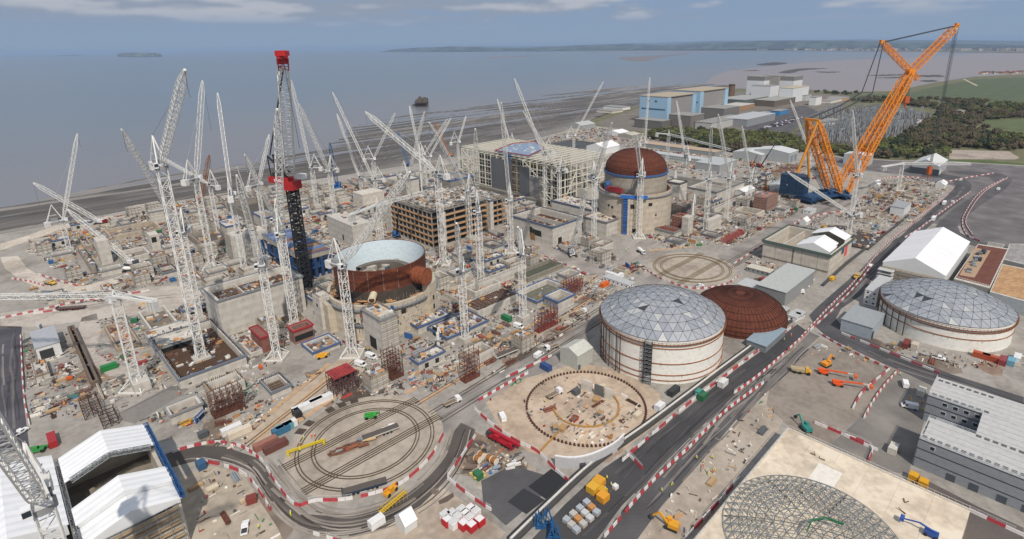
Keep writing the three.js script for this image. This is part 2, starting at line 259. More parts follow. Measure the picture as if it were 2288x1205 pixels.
// islands and the far hills
function hills(name, prof, deep, col, wig = 0.1) {
  const P = []; for (let k = 0; k + 1 < prof.length; k++) for (let s = 0; s < 10; s++) { const a = prof[k], b = prof[k + 1], t = s / 10; P.push([lerp(a[0], b[0], t), lerp(a[1], b[1], t), lerp(a[2], b[2], t)]); } P.push(prof[prof.length - 1]);
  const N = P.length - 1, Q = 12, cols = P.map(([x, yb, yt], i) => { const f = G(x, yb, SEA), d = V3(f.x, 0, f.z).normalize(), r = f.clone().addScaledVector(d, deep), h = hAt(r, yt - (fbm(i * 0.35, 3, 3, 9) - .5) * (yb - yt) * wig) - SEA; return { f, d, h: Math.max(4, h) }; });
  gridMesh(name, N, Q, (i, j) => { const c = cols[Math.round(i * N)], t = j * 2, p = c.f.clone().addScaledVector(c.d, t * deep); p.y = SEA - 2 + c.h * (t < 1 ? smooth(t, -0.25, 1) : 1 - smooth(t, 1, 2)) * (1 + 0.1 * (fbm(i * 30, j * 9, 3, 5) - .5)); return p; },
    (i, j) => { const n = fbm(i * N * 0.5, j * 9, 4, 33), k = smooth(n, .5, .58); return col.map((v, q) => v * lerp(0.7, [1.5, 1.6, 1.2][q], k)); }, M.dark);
}
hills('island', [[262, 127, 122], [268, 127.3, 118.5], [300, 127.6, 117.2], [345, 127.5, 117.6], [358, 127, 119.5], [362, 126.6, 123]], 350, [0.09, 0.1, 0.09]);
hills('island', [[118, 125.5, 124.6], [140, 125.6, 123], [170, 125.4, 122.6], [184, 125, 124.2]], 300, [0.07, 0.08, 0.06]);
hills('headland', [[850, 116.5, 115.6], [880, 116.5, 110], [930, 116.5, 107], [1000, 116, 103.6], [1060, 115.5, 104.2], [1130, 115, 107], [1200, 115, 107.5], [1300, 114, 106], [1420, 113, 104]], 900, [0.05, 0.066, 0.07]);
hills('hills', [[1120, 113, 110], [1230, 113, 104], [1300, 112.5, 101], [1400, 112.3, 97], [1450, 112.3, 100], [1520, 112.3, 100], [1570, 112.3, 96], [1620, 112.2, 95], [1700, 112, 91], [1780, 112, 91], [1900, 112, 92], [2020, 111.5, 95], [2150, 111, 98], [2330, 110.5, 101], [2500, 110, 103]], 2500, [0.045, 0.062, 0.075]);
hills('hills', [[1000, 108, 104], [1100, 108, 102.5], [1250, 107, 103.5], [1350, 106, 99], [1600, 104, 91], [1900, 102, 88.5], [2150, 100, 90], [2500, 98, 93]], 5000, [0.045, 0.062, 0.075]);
struct(mb('#66665a').flat(gpoly([[1400, 112.6], [1700, 112.2], [2330, 111], [2330, 119], [1960, 115], [1600, 113.6]], SEA), SEA + 3), 'low_coast', M.dark);
{ // a far town along the low coast
  const b = mb(); for (let i = 0; i < 90; i++) { const x = rr(1690, 2300), p = G(x, 112.6 + (x - 1690) * 0.002 + rnd() * 0.6, SEA); b.tint(pick(['#a8a49e', '#948c82', '#9c9892']), 0.1).ybox(p.x, SEA + 2, p.z, rr(40, 130), rr(14, 34), 30, rnd() * 3); }
  const o = b.build('far_town', M.dark, scene); tag(o, 'pale row of far town buildings along the low coast below the hills', 'town'); o.userData.kind = 'stuff';
}
function sheet(name, px, m, col, y, v = 2) { const pts = gpoly(px); if (v) mark(pts, v); return struct(mb(col).flat(pts, y), name, m); }
// fields and rough ground beyond the site
sheet('field', [[1700, 222], [1880, 212], [2030, 208], [2062, 199], [2110, 190], [2180, 177], [2330, 171], [2330, 233], [2230, 228], [2110, 223], [2040, 222], [1900, 222]], M.dirt, '#525e40', -0.3, 3);
sheet('field', [[2190, 268], [2330, 262], [2330, 318], [2230, 300]], M.dirt, '#5a663f', -0.29, 3);
sheet('gravel_clearing', [[2119, 334], [2255, 338], [2279, 352], [2270, 356], [2122, 355]], M.dirt, '#a79d94', -0.28, 3);
sheet('sea_bank_path', [[2152, 177], [2156, 176.4], [2186, 191], [2182, 192]], M.dirt, '#b8ad98', -0.25, 0);
sheet('grass_verge', [[2122, 357], [2186, 357], [2288, 365], [2290, 376], [2180, 367], [2120, 363]], M.dirt, '#50602f', -0.1, 3);

// the site itself
const sitePx = [[-60, 534], [0, 523], [140, 498], [400, 448], [600, 415], [760, 393], [900, 370], [1060, 344], [1160, 319], [1250, 296], [1300, 277], [1400, 291], [1455, 312], [1640, 342], [1800, 338], [1890, 352], [2000, 358], [2120, 360], [2330, 372], [2600, 400]];
{
  const pts = [...gpoly(sitePx), [1300, -150], [1300, 500], [-700, 500], [-700, -160]];
  const b = mb('#9c9994').flat(pts, 0); struct(b, 'site_ground', M.dirt);
}
const RD = '#555456', RDL = '#69676a';
sheet('station_yard', [[1330, 275], [1400, 250], [1445, 238], [1640, 205], [1800, 207], [1900, 214], [1885, 240], [1800, 262], [1700, 300], [1500, 292], [1380, 292]], M.dirt, '#77716a', -0.2, 3);
sheet('car_park', [[1672, 250], [1800, 236], [1830, 250], [1760, 300], [1690, 300], [1660, 285]], M.asphalt, '#5c5a5c', -0.15, 3);
sheet('substation_yard', [[1775, 296], [1850, 252], [1960, 232], [2092, 255], [2000, 312], [1900, 335], [1790, 318]], M.dirt, '#5e5a57', -0.14, 3);
sheet('road', [[1796, 262], [1880, 232], [1892, 234], [1806, 268]], M.asphalt, '#67666a', -0.1, 3);
sheet('road', [[1985, 312], [2070, 268], [2092, 258], [2098, 260], [2078, 271], [1996, 316]], M.asphalt, '#8a878a', -0.1, 3);
sheet('yard', [[1800, 343], [1890, 354], [2000, 360], [2120, 362], [2330, 374], [2600, 402], [2600, 620], [2288, 590], [2170, 545], [2145, 505], [2085, 500], [2140, 455], [2165, 425], [2130, 415], [2000, 388], [1890, 378]], M.asphalt, '#767272', 0.02, 2);
// main road along the tents, turning off past the second tank
sheet('road', [[1808, 705], [1830, 683], [1906, 617], [1950, 580], [2000, 538], [2048, 498], [2088, 463], [2122, 433], [2136, 415], [2128, 405], [2096, 397], [2060, 395], [2060, 386], [2110, 388], [2150, 396], [2172, 412], [2170, 424], [2144, 452], [2108, 480], [2070, 512], [2010, 560], [1960, 610], [1925, 660], [1880, 690], [1868, 712], [1890, 738], [2000, 788], [2130, 838], [2288, 888], [2288, 940], [2160, 900], [2040, 842], [1930, 792], [1850, 755], [1822, 730]], M.asphalt, RD, 0.05);
sheet('road', [[2090, 506], [2130, 468], [2184, 432], [2224, 408], [2210, 396], [2120, 386], [2120, 380], [2240, 388], [2264, 402], [2246, 424], [2196, 456], [2152, 490], [2140, 505], [2146, 520], [2180, 538], [2288, 560], [2288, 578], [2170, 548], [2120, 524]], M.asphalt, '#5d5b5c', 0.045);
// the dark double road past the ring pads, and the kerbed strip beside it
sheet('road', [[1170, 1225], [1262, 1128], [1350, 1046], [1470, 965], [1560, 893], [1650, 822], [1738, 758], [1782, 725], [1806, 742], [1740, 800], [1640, 885], [1560, 960], [1480, 1040], [1390, 1130], [1320, 1225]], M.asphalt, '#4b4a4b', 0.04);
sheet('road', [[1326, 1225], [1396, 1134], [1484, 1046], [1566, 965], [1648, 888], [1704, 845], [1716, 855], [1640, 945], [1560, 1040], [1480, 1130], [1410, 1225]], M.asphalt, '#5b595a', 0.05);
sheet('road', [[1690, 880], [1640, 905], [1716, 842], [1810, 742], [1832, 752], [1790, 790], [1720, 870]], M.asphalt, '#77726d', 0.035);
sheet('haul_road', [[330, 1030], [420, 996], [500, 998], [575, 1024], [610, 1062], [640, 1108], [690, 1150], [740, 1154], [800, 1150], [880, 1122], [940, 1082], [985, 1030], [1005, 975], [1030, 945], [1062, 960], [1052, 1000], [1010, 1062], [940, 1130], [860, 1180], [760, 1205], [690, 1190], [640, 1150], [600, 1098], [570, 1060], [520, 1036], [450, 1028], [400, 1040], [340, 1060]], M.asphalt, '#5a544f', 0.03);
sheet('road', [[-10, 728], [48, 730], [46, 830], [52, 900], [60, 960], [66, 1008], [0, 1015], [-20, 900]], M.asphalt, '#55535a', 0.03);
sheet('haul_road', [[0, 575], [40, 572], [60, 600], [110, 628], [185, 640], [250, 622], [265, 632], [190, 655], [90, 648], [40, 622], [10, 600]], M.dirt, '#c3bcb2', 0.03);
sheet('haul_road', [[0, 545], [50, 530], [120, 505], [250, 482], [260, 488], [130, 515], [60, 540], [0, 560]], M.dirt, '#c6beb2', 0.03);
sheet('haul_road', [[0, 700], [100, 688], [240, 672], [330, 640], [400, 640], [450, 655], [420, 690], [330, 700], [220, 715], [80, 730], [0, 735]], M.dirt, '#b5aea6', 0.03);
sheet('haul_road', [[182, 710], [215, 700], [225, 740], [210, 790], [260, 815], [330, 830], [330, 850], [240, 840], [190, 800], [170, 750]], M.dirt, '#b3aca6', 0.03);
// pale lane that follows the rail tracks across the site
sheet('haul_road', [[905, 960], [985, 905], [1110, 838], [1260, 752], [1350, 690], [1420, 640], [1475, 600], [1500, 612], [1420, 668], [1350, 728], [1290, 790], [1180, 850], [1090, 905], [1040, 945], [960, 985]], M.asphalt, '#9a948e', 0.025);
sheet('haul_road', [[1600, 575], [1700, 520], [1790, 470], [1900, 440], [1925, 450], [1840, 480], [1730, 545], [1640, 600]], M.asphalt, '#99938d', 0.025);
sheet('haul_road', [[1000, 470], [1080, 500], [1160, 545], [1290, 600], [1380, 640], [1400, 625], [1290, 575], [1150, 525], [1060, 480]], M.asphalt, '#a49d95', 0.022);
sheet('haul_road', [[1440, 530], [1470, 540], [1400, 590], [1360, 600]], M.asphalt, '#aaa39a', 0.022);
sheet('haul_road', [[540, 990], [600, 930], [700, 850], [760, 800], [800, 800], [720, 880], [640, 960], [590, 1010]], M.dirt, '#b3a492', 0.024);
// pads
const pad = (px, r, col, name, m = M.dirt, y = 0.03) => { const c = G(...px); markDisc(c, r, 2); struct(mb(col).lathe(0, 0, [[0.01, 0], [r, 0]].reverse(), 72), name, m, V3(c.x, y, c.z)); return c; };
sheet('yard', [[1480, 1050], [1566, 968], [1705, 858], [1770, 900], [1740, 960], [1680, 1030], [1600, 1120], [1530, 1205], [1420, 1205]], M.dirt, '#aaa196', 0.021, 0);
sheet('yard', [[1720, 870], [1800, 790], [1830, 757], [2010, 818], [1985, 900], [1900, 950], [1850, 1000], [1770, 960], [1712, 905]], M.dirt, '#8d857d', 0.022, 0);
sheet('yard', [[1850, 1000], [1925, 930], [2020, 815], [2075, 830], [2085, 870], [2060, 960], [2030, 1060], [1960, 1050]], M.asphalt, '#8b8680', 0.028, 4);
sheet('yard', [[2045, 1060], [2180, 1130], [2288, 1180], [2288, 1230], [2150, 1225], [2000, 1100]], M.asphalt, '#6d6560', 0.026, 2);
sheet('concrete_slab', [[1075, 1075], [1145, 1040], [1260, 1075], [1215, 1105], [1130, 1175], [1080, 1130]], M.asphalt, '#5b5a5b', 0.032, 2);
sheet('grate_mat', [[1180, 1088], [1232, 1048], [1276, 1080], [1222, 1118]], M.dark, '#26272a', 0.07, 0);
sheet('grate_mat', [[1134, 1122], [1170, 1092], [1218, 1118], [1176, 1150]], M.dark, '#303134', 0.065, 0);
sheet('yard', [[400, 1068], [470, 1040], [545, 1060], [580, 1120], [620, 1180], [640, 1225], [420, 1225]], M.dirt, '#b0a698', 0.02, 0);
sheet('yard', [[660, 1225], [860, 1170], [975, 1080], [1035, 1120], [1130, 1190], [1100, 1225]], M.dirt, '#b5aa9d', 0.02, 0);
sheet('yard', [[1160, 850], [1290, 812], [1400, 828], [1475, 880], [1480, 940], [1400, 1000], [1290, 1040], [1180, 1010], [1120, 960], [1085, 900]], M.dirt, '#b6a694', 0.026, 4);
sheet('puddle', [[1000, 1108], [1012, 1101], [1015, 1110], [1000, 1122], [982, 1128], [979, 1120]], M.dark, '#5d5247', 0.05, 0);
sheet('puddle', [[963, 1093], [975, 1090], [982, 1098], [972, 1106], [963, 1102]], M.dark, '#6b6055', 0.05, 0);
// dust and tyre tracks worn into the roads
function tracks(px, n, spread, cols, y) { const c = new THREE.CatmullRomCurve3(px.map(([a, b]) => G(a, b)), false, 'centripetal'), N = Math.round(c.getLength() / 3), q = c.getSpacedPoints(N); for (let k = 0; k < n; k++) { const o0 = rr(-spread, spread), w = rr(.25, .9), s = Math.floor(rr(0, N * .5)), e = Math.min(N, s + Math.floor(rr(.3, .9) * N)), b = mb().tint(pick(cols), .1); const P = (i, d) => { const a = q[Math.max(0, i - 1)], z = q[Math.min(N, i + 1)], n = V3(-(z.z - a.z), 0, z.x - a.x).normalize(), off = o0 + (vnoise(i * .13, k * 7.7 + px[0][0]) - .5) * 2.2; return q[i].clone().addScaledVector(n, off + d).setY(0); }; for (let i = s; i < e; i++) { if (vnoise(i * .4, k * 3.1, 5) < .25) continue; b.quad(P(i, w / 2), P(i + 1, w / 2), P(i + 1, -w / 2), P(i, -w / 2)); } if (b.p.length) struct(b, 'tyre_track', M.asphalt, V3(0, y + k * .0012, 0)); } }
tracks([[345, 1040], [430, 1012], [500, 1012], [570, 1040], [605, 1085], [650, 1135], [700, 1168], [780, 1176], [880, 1146], [960, 1092], [1010, 1030], [1035, 960]], 22, 6, ['#8f877d', '#3f3a36', '#a39a8f', '#6f675f'], .036);
tracks([[1815, 715], [1900, 650], [1960, 590], [2020, 535], [2080, 485], [2130, 440], [2150, 415]], 14, 5, ['#6b6868', '#7d7876', '#3f3e40'], .056);
tracks([[1840, 735], [1920, 780], [2020, 820], [2150, 862], [2288, 910]], 10, 4, ['#6f6b69', '#3f3e40', '#8a837c'], .056);
tracks([[1290, 1190], [1400, 1085], [1500, 985], [1600, 895], [1700, 820], [1780, 745]], 16, 7, ['#5b5858', '#6d6865', '#38373a'], .046);
tracks([[1390, 1190], [1490, 1080], [1580, 985], [1680, 880], [1800, 770]], 16, 4, ['#7d7771', '#8f8880', '#45434a'], .056);
tracks([[30, 735], [28, 800], [30, 900], [40, 1000]], 10, 4, ['#8a8681', '#3f3e42', '#75716f'], .036);
tracks([[0, 712], [150, 694], [300, 672], [430, 660]], 10, 3, ['#97908a', '#857d75', '#cfc8be'], .036);
tracks([[930, 950], [1080, 870], [1230, 785], [1340, 715], [1440, 655]], 14, 5, ['#857f79', '#74706c', '#b5aea6'], .031);

// ---------- cranes ----------
const craneGroup = 'white tower cranes over the building site';
const bestTip = (c) => c.length === 1 ? c[0] : c;
function chooseTip(px, pivot, L, want) {
  const c = onRay(...px, pivot, L); if (c.length === 1) return c[0];
  const el = (p) => Math.asin(clamp((p.y - pivot.y) / L, -1, 1)); return Math.abs(el(c[0]) - want) < Math.abs(el(c[1]) - want) ? c[0] : c[1];
}
function mastAndBase(o, B, Hm, w, cross) {
  const m = mb(W.crane), n = Math.max(4, Math.round(Hm / (w * 1.15)));
  m.lattice(V3(0, 0.5, 0), V3(0, Hm, 0), w, n, Math.max(0.24, w * 0.1), 0, w, Math.max(.14, w * .055)); m.build('mast', M.paint, o);
  const b = mb(W.crane);
  if (cross) { for (const [i, j] of [[1, 1], [1, -1], [-1, -1], [-1, 1]]) { const e = w * 1.5; b.bar(V3(i * e, 0.9, j * e), V3(i * w / 2, w * 1.7, j * w / 2), 0.36); b.bar(V3(i * e, 0.9, j * e), V3(j * e, 0.9, -i * e), 0.4, 0.6); } b.color('#b9b3a8').cbox(0, 0.02, 0, w * 3.3, 0.5, w * 3.3); } else b.color('#b8b3aa').ybox(0, 0.02, 0, w * 2, 2.2, w * 2, Y45);
  b.build('base', M.paint, o); markDisc(B, w * 1.4);
}
function luffer(a) {
  const B = G(...a.b), Hm = hAt(B, a.t[1]), w = (a.w || 3.2) * .74, L = a.L || 58, o = thing('tower_crane', a.label, 'tower crane', B, 0, craneGroup);
  mastAndBase(o, B, Hm, w, a.x);
  const piv = V3(B.x, Hm + 2.6, B.z), T = chooseTip(a.tip, piv, L, a.el || 1.15).sub(B);
  let d = V3(T.x, 0, T.z); if (d.length() < 1) d.set(S2, 0, S2); d.normalize(); const s = V3(-d.z, 0, d.x), at = (f, q, y) => V3(d.x * f + s.x * q, Hm + y, d.z * f + s.z * q);
  const yaw = Math.atan2(-d.z, d.x), ring = mb('#8b8d8e').lathe(0, 0, [[w * 0.75, Hm - 0.4], [w * 0.75, Hm + 1.2], [0.01, Hm + 1.2]], 12); ring.build('slewing_ring', M.paint, o);
  const dk = mb('#c9cac8'), pb = (f, q, y, l, h, wd) => { const p = at(f, q, y); dk.ybox(p.x, p.y, p.z, l, h, wd, yaw); };
  pb(-3.2, 0, 1.2, 11, 0.5, w * 1.1); dk.color('#8d9091'); pb(-3.8, 0.3, 1.7, 3.4, 1.7, w * 0.7); dk.color('#4b4e50'); pb(-0.6, -w * 0.45, 1.7, 1.7, 1.3, 0.9);
  dk.build('slewing_platform', M.paint, o);
  const cw = mb('#d6d6d2'); for (let k = 0; k < 4; k++) { const p = at(-7.2 - k * 0.75, 0, -1.6); cw.ybox(p.x, p.y, p.z, 0.62, 3.6, w * 1.15, yaw); } cw.build('counterweight', M.paint, o);
  const cb = mb('#dfe2e3'), pc = at(2.1, w * 0.72, 0.6); cb.ybox(pc.x, pc.y, pc.z, 1.9, 2.2, 1.5, yaw); const cab = cb.build('operator_cab', M.paint, o), gl = mb('#26313a'), pg = at(3.02, w * 0.72, 1.2); gl.ybox(pg.x, pg.y, pg.z, 0.12, 1.3, 1.36, yaw); gl.build('window', M.glass, cab);
  const A = at(-3.4, 0, 13.5), af = mb(W.crane); for (const q of [-1, 1]) { af.bar(at(1, q * w * 0.45, 1.5), A, 0.42).bar(at(-8.4, q * w * 0.4, 1.6), A, 0.3).bar(at(-2, q * w * .43, 6), at(-6, q * w * .4, 6), 0.2); } af.build('a_frame', M.paint, o);
  const P = at(1.4, 0, 2.4), jl = P.distanceTo(T), jw = (a.jw ? a.jw * .72 : w * 0.74), j = mb(W.crane); j.lattice(P, T, jw, Math.max(8, Math.round(jl / (jw * 1.25))), Math.max(0.22, jw * 0.1), 0.12, jw, Math.max(.12, jw * .055)); const hd = T.clone().addScaledVector(T.clone().sub(P).normalize(), 0.6); j.bar(T, hd, jw * 0.32); const jm = j.build('jib', M.paint, o);
  const pr = mb('#9aa0a3'), pe = P.clone().lerp(T, 0.82).addScaledVector(V3(0, 1, 0), 0.6); pr.bar(A, pe, 0.16); pr.build('pendant_rope', M.steel, o);
  const hk = mb('#3c4043'), hl = Math.min(T.y - 4, a.hook || 8); hk.bar(T, V3(T.x, T.y - hl, T.z), 0.1); hk.color('#8b8d8c').cbox(T.x, T.y - hl - 1, T.z, 0.5, 1, 0.5); hk.build('hook_block', M.paint, o);
  return o;
}
const near = 4.1;
[
  { b: [155, 560], t: [136, 496], tip: [172, 300], w: 3.4, L: 60, label: 'white luffing tower crane nearest the left edge of the site, beside the sea wall' },
  { b: [451, 806], t: [363, 376], tip: [412, 158], w: 4.6, L: 62, jw: 3.4, label: 'tallest white luffing tower crane at left, its jib topping the group' },
  { b: [449, 716], t: [408, 524], tip: [272, 291], w: 3, L: 68, el: .9, label: 'white luffing tower crane whose jib leans left across the tallest crane' },
  { b: [475, 600], t: [437, 402], tip: [452, 182], w: 4, L: 60, x: 1, hook: 30, label: 'white luffing tower crane on a crossed base with near upright jib over the sea' },
  { b: [489, 524], t: [463, 418], tip: [360, 352], w: 3, L: 52, el: .35, label: 'small white tower crane with low jib pointing left behind the orange boom' },
  { b: [546, 604], t: [524, 440], tip: [486, 210], w: 3.6, L: 66, label: 'white luffing tower crane with long square ended jib right of the orange boom' },
  { b: [619, 800], t: [584, 598], tip: [529, 394], w: 3.6, L: 50, x: 1, label: 'white luffing tower crane standing by the long concrete block at left' },
  { b: [596, 542], t: [582, 416], tip: [601, 302], w: 3, L: 36, label: 'white tower crane with thin jib leaning right, left of the black mast' },
  { b: [640, 640], t: [614, 495], tip: [547, 347], w: 3, L: 50, label: 'white luffing tower crane with bent jib head, left of the black mast' },
  { b: [659, 731], t: [628, 528], tip: [619, 246], w: 4.2, L: 74, el: 1.35, jw: 3.6, label: 'white luffing tower crane with upright jib left of the red topped jib' },
  { b: [708, 463], t: [698, 378], tip: [650, 180], w: 3.8, L: 66, label: 'white luffing tower crane right of the red topped jib, near the sea wall' },
  { b: [751, 506], t: [734, 386], tip: [667, 233], w: 3.6, L: 58, label: 'white luffing tower crane beside the blue tipped crawler boom' },
  { b: [842, 452], t: [832, 404], tip: [743, 207], w: 3.2, L: 76, label: 'white luffing tower crane with long jib leaning left over the foreshore' },
  { b: [809, 440], t: [805, 400], tip: [753, 256], w: 3, L: 62, label: 'white luffing tower crane behind the long left leaning jib' },
  { b: [842, 446], t: [834, 358], tip: [882, 254], w: 3.4, L: 46, label: 'white luffing tower crane with jib leaning right before the foreshore' },
  { b: [991, 590], t: [978, 392], tip: [817, 251], w: 4, L: 78, x: 1, el: .5, jw: 3.4, label: 'white luffing tower crane in front of the open frame building, long jib reaching left' },
  { b: [918, 480], t: [908, 396], tip: [948, 251], w: 3.2, L: 58, label: 'white luffing tower crane with jib leaning right behind the open frame building' },
  { b: [788, 793], t: [768, 598], tip: [915, 386], w: 4, L: 66, x: 1, jw: 3.4, el: .8, label: 'white luffing tower crane standing before the open rust steel cylinder' },
  { b: [945, 422], t: [938, 356], tip: [915, 238], w: 3, L: 52, label: 'white luffing tower crane beside the tall blue clad mast' },
  { b: [953, 424], t: [957, 347], tip: [1000, 266], w: 3, L: 44, label: 'white luffing tower crane near the sea wall, jib crossing an orange jib' },
  { b: [962, 402], t: [968, 352], tip: [1007, 264], w: 2.6, L: 44, label: 'faint white luffing crane furthest towards the shore left of the steel hall' },
  { b: [1051, 534], t: [1044, 430], tip: [959, 275], w: 3.4, L: 74, el: .9, label: 'white luffing tower crane right of the open frame building' },
  { b: [1026, 381], t: [1021, 320], tip: [1041, 259], w: 2.6, L: 30, label: 'slim white tower crane by the sea wall left of the steel hall' },
  { b: [1075, 634], t: [1069, 478], tip: [1062, 290], w: 3.8, L: 62, el: 1.3, x: 1, label: 'white tower crane with upright jib on a plinth in the middle of the site' },
  { b: [1142, 564], t: [1139, 452], tip: [1120, 231], w: 3.6, L: 74, x: 1, label: 'white tower crane with very tall jib before the grey cladding of the steel hall' },
  { b: [1142, 372], t: [1140, 322], tip: [1111, 222], w: 2.6, L: 54, label: 'faint white crane behind the steel hall' },
  { b: [1169, 714], t: [1160, 572], tip: [1157, 508], w: 3.4, L: 60, el: .5, label: 'white tower crane with jib pointing away, in the middle of the site' },
  { b: [1040, 762], t: [1030, 610], tip: [1020, 500], w: 3.4, L: 60, el: .7, label: 'white tower crane with white ballast blocks right of the open reactor' },
  { b: [1218, 472], t: [1216, 346], tip: [1150, 177], w: 3.2, L: 64, label: 'white luffing tower crane rising over the steel hall, left of two' },
  { b: [1250, 472], t: [1247, 386], tip: [1170, 251], w: 3.4, L: 66, el: .9, label: 'white luffing tower crane at the near corner of the steel hall' },
  { b: [1282, 350], t: [1281, 305], tip: [1348, 183], w: 3, L: 62, label: 'white luffing tower crane behind the steel hall, jib leaning right' },
  { b: [1327, 536], t: [1329, 402], tip: [1367, 276], w: 3.4, L: 52, label: 'white tower crane left of the domed reactor' },
  { b: [1427, 531], t: [1430, 396], tip: [1421, 301], w: 3.8, L: 40, x: 1, el: 1.2, label: 'white tower crane on a white plinth in front of the domed reactor' },
  { b: [1438, 362], t: [1437, 322], tip: [1452, 174], w: 3, L: 60, label: 'white luffing crane with upright jib behind the rust dome' },
  { b: [1528, 407], t: [1529, 352], tip: [1512, 227], w: 3, L: 58, label: 'white luffing tower crane right of the rust dome' },
  { b: [1576, 520], t: [1586, 404], tip: [1590, 284], w: 3.4, L: 50, el: 1.2, label: 'white luffing tower crane among low walls right of the domed reactor' },
  { b: [1622, 492], t: [1634, 402], tip: [1605, 257], w: 3.2, L: 62, label: 'white luffing tower crane standing by the long low concrete wall' },
  { b: [1674, 450], t: [1674, 408], tip: [1658, 283], w: 3, L: 56, label: 'white luffing tower crane left of the blue ballast of the orange crane' },
  { b: [1803, 404], t: [1806, 341], tip: [1766, 224], w: 3, L: 56, label: 'white luffing tower crane behind the orange twin masts' },
  { b: [1903, 476], t: [1913, 396], tip: [1905, 248], w: 3.2, L: 64, el: 1.3, label: 'white tower crane in front of the foot of the orange boom' },
  { b: [1896, 526], t: [1899, 484], tip: [1762, 386], w: 3.2, L: 72, el: .6, label: 'white luffing tower crane with low jib crossing the blue ballast' },
].forEach(luffer);
luffer({ b: [232, 1545], t: [94, 1134], tip: [-70, 880], w: 4.2, L: 58, jw: 3.4, el: .6, label: 'white luffing tower crane nearest the camera over the white tents' });

function hammerhead(a) {
  const B = G(...a.b), Hm = hAt(B, a.t[1]), w = a.w || 2.6, o = thing('tower_crane', a.label, 'tower crane', B, 0, craneGroup); mastAndBase(o, B, Hm, w, a.x);
  const T = G(...a.tip, Hm + 2).sub(B), K = G(...a.ctr, Hm + 2).sub(B), A = V3(0, Hm + (a.apex ?? 7), 0), hub = V3(0, Hm + 1.6, 0); T.y = K.y = Hm + 1.8;
  mb('#b9bbba').cbox(0, Hm, 0, w * 1.5, 1.8, w * 1.5).build('slewing_platform', M.paint, o);
  const n = Math.round(hub.distanceTo(T) / 2.6), j = mb(W.crane); j.lattice(hub, T, 1.8, n, 0.24); j.build('jib', M.paint, o);
  const d = K.clone().sub(hub).normalize(), c = mb(W.crane), s = V3(-d.z, 0, d.x); for (const q of [-1, 1]) c.bar(hub.clone().addScaledVector(s, q), K.clone().addScaledVector(s, q), 0.6, 0.9); for (let k = 1; k < 9; k++) { const p = hub.clone().lerp(K, k / 9); c.bar(p.clone().addScaledVector(s, -1), p.clone().addScaledVector(s, 1), 0.25); } c.build('counter_jib', M.paint, o);
  const yaw = Math.atan2(-d.z, d.x), cw = mb('#c9c9c5'); for (let k = 0; k < 3; k++) { const p = hub.clone().lerp(K, 0.98 - k * 0.07); cw.ybox(p.x, Hm - 2.6, p.z, 0.8, 4, 2.4, yaw); } cw.build('counterweight', M.paint, o);
  const e = mb(W.crane); for (const [x, z] of [[1, 0], [-1, 0], [0, 1], [0, -1]]) e.bar(V3(x, Hm + 1.6, z), A, 0.3); e.build('apex_frame', M.paint, o);
  const r = mb('#c3c6c6'); r.bar(A, hub.clone().lerp(T, 0.6), 0.16).bar(A, K.clone().lerp(hub, 0.1), 0.2); r.build('tie_bar', M.steel, o);
  const p = s.clone().multiplyScalar(1.8); mb('#dfe2e3').ybox(p.x, Hm - 1, p.z, 1.6, 2.1, 1.5, yaw).build('operator_cab', M.paint, o);
}
hammerhead({ b: [308, 868], t: [250, 668], tip: [-160, 664], ctr: [346, 672], w: 3.2, x: 1, apex: 4, label: 'white flat jib tower crane at left, its long jib running out of frame' });
hammerhead({ b: [856, 596], t: [848, 463], tip: [952, 428], ctr: [779, 480], w: 3.2, label: 'white flat jib tower crane standing inside the open rust cylinder' });
hammerhead({ b: [1491, 364], t: [1494, 303], tip: [1632, 334], ctr: [1466, 297], w: 2.6, label: 'white flat jib tower crane over the long cabins right of the dome' });
hammerhead({ b: [2007, 426], t: [2017, 369], tip: [2170, 366], ctr: [1972, 372], w: 2.4, x: 1, apex: 3, label: 'white flat jib tower crane before the grey hangar at right' });

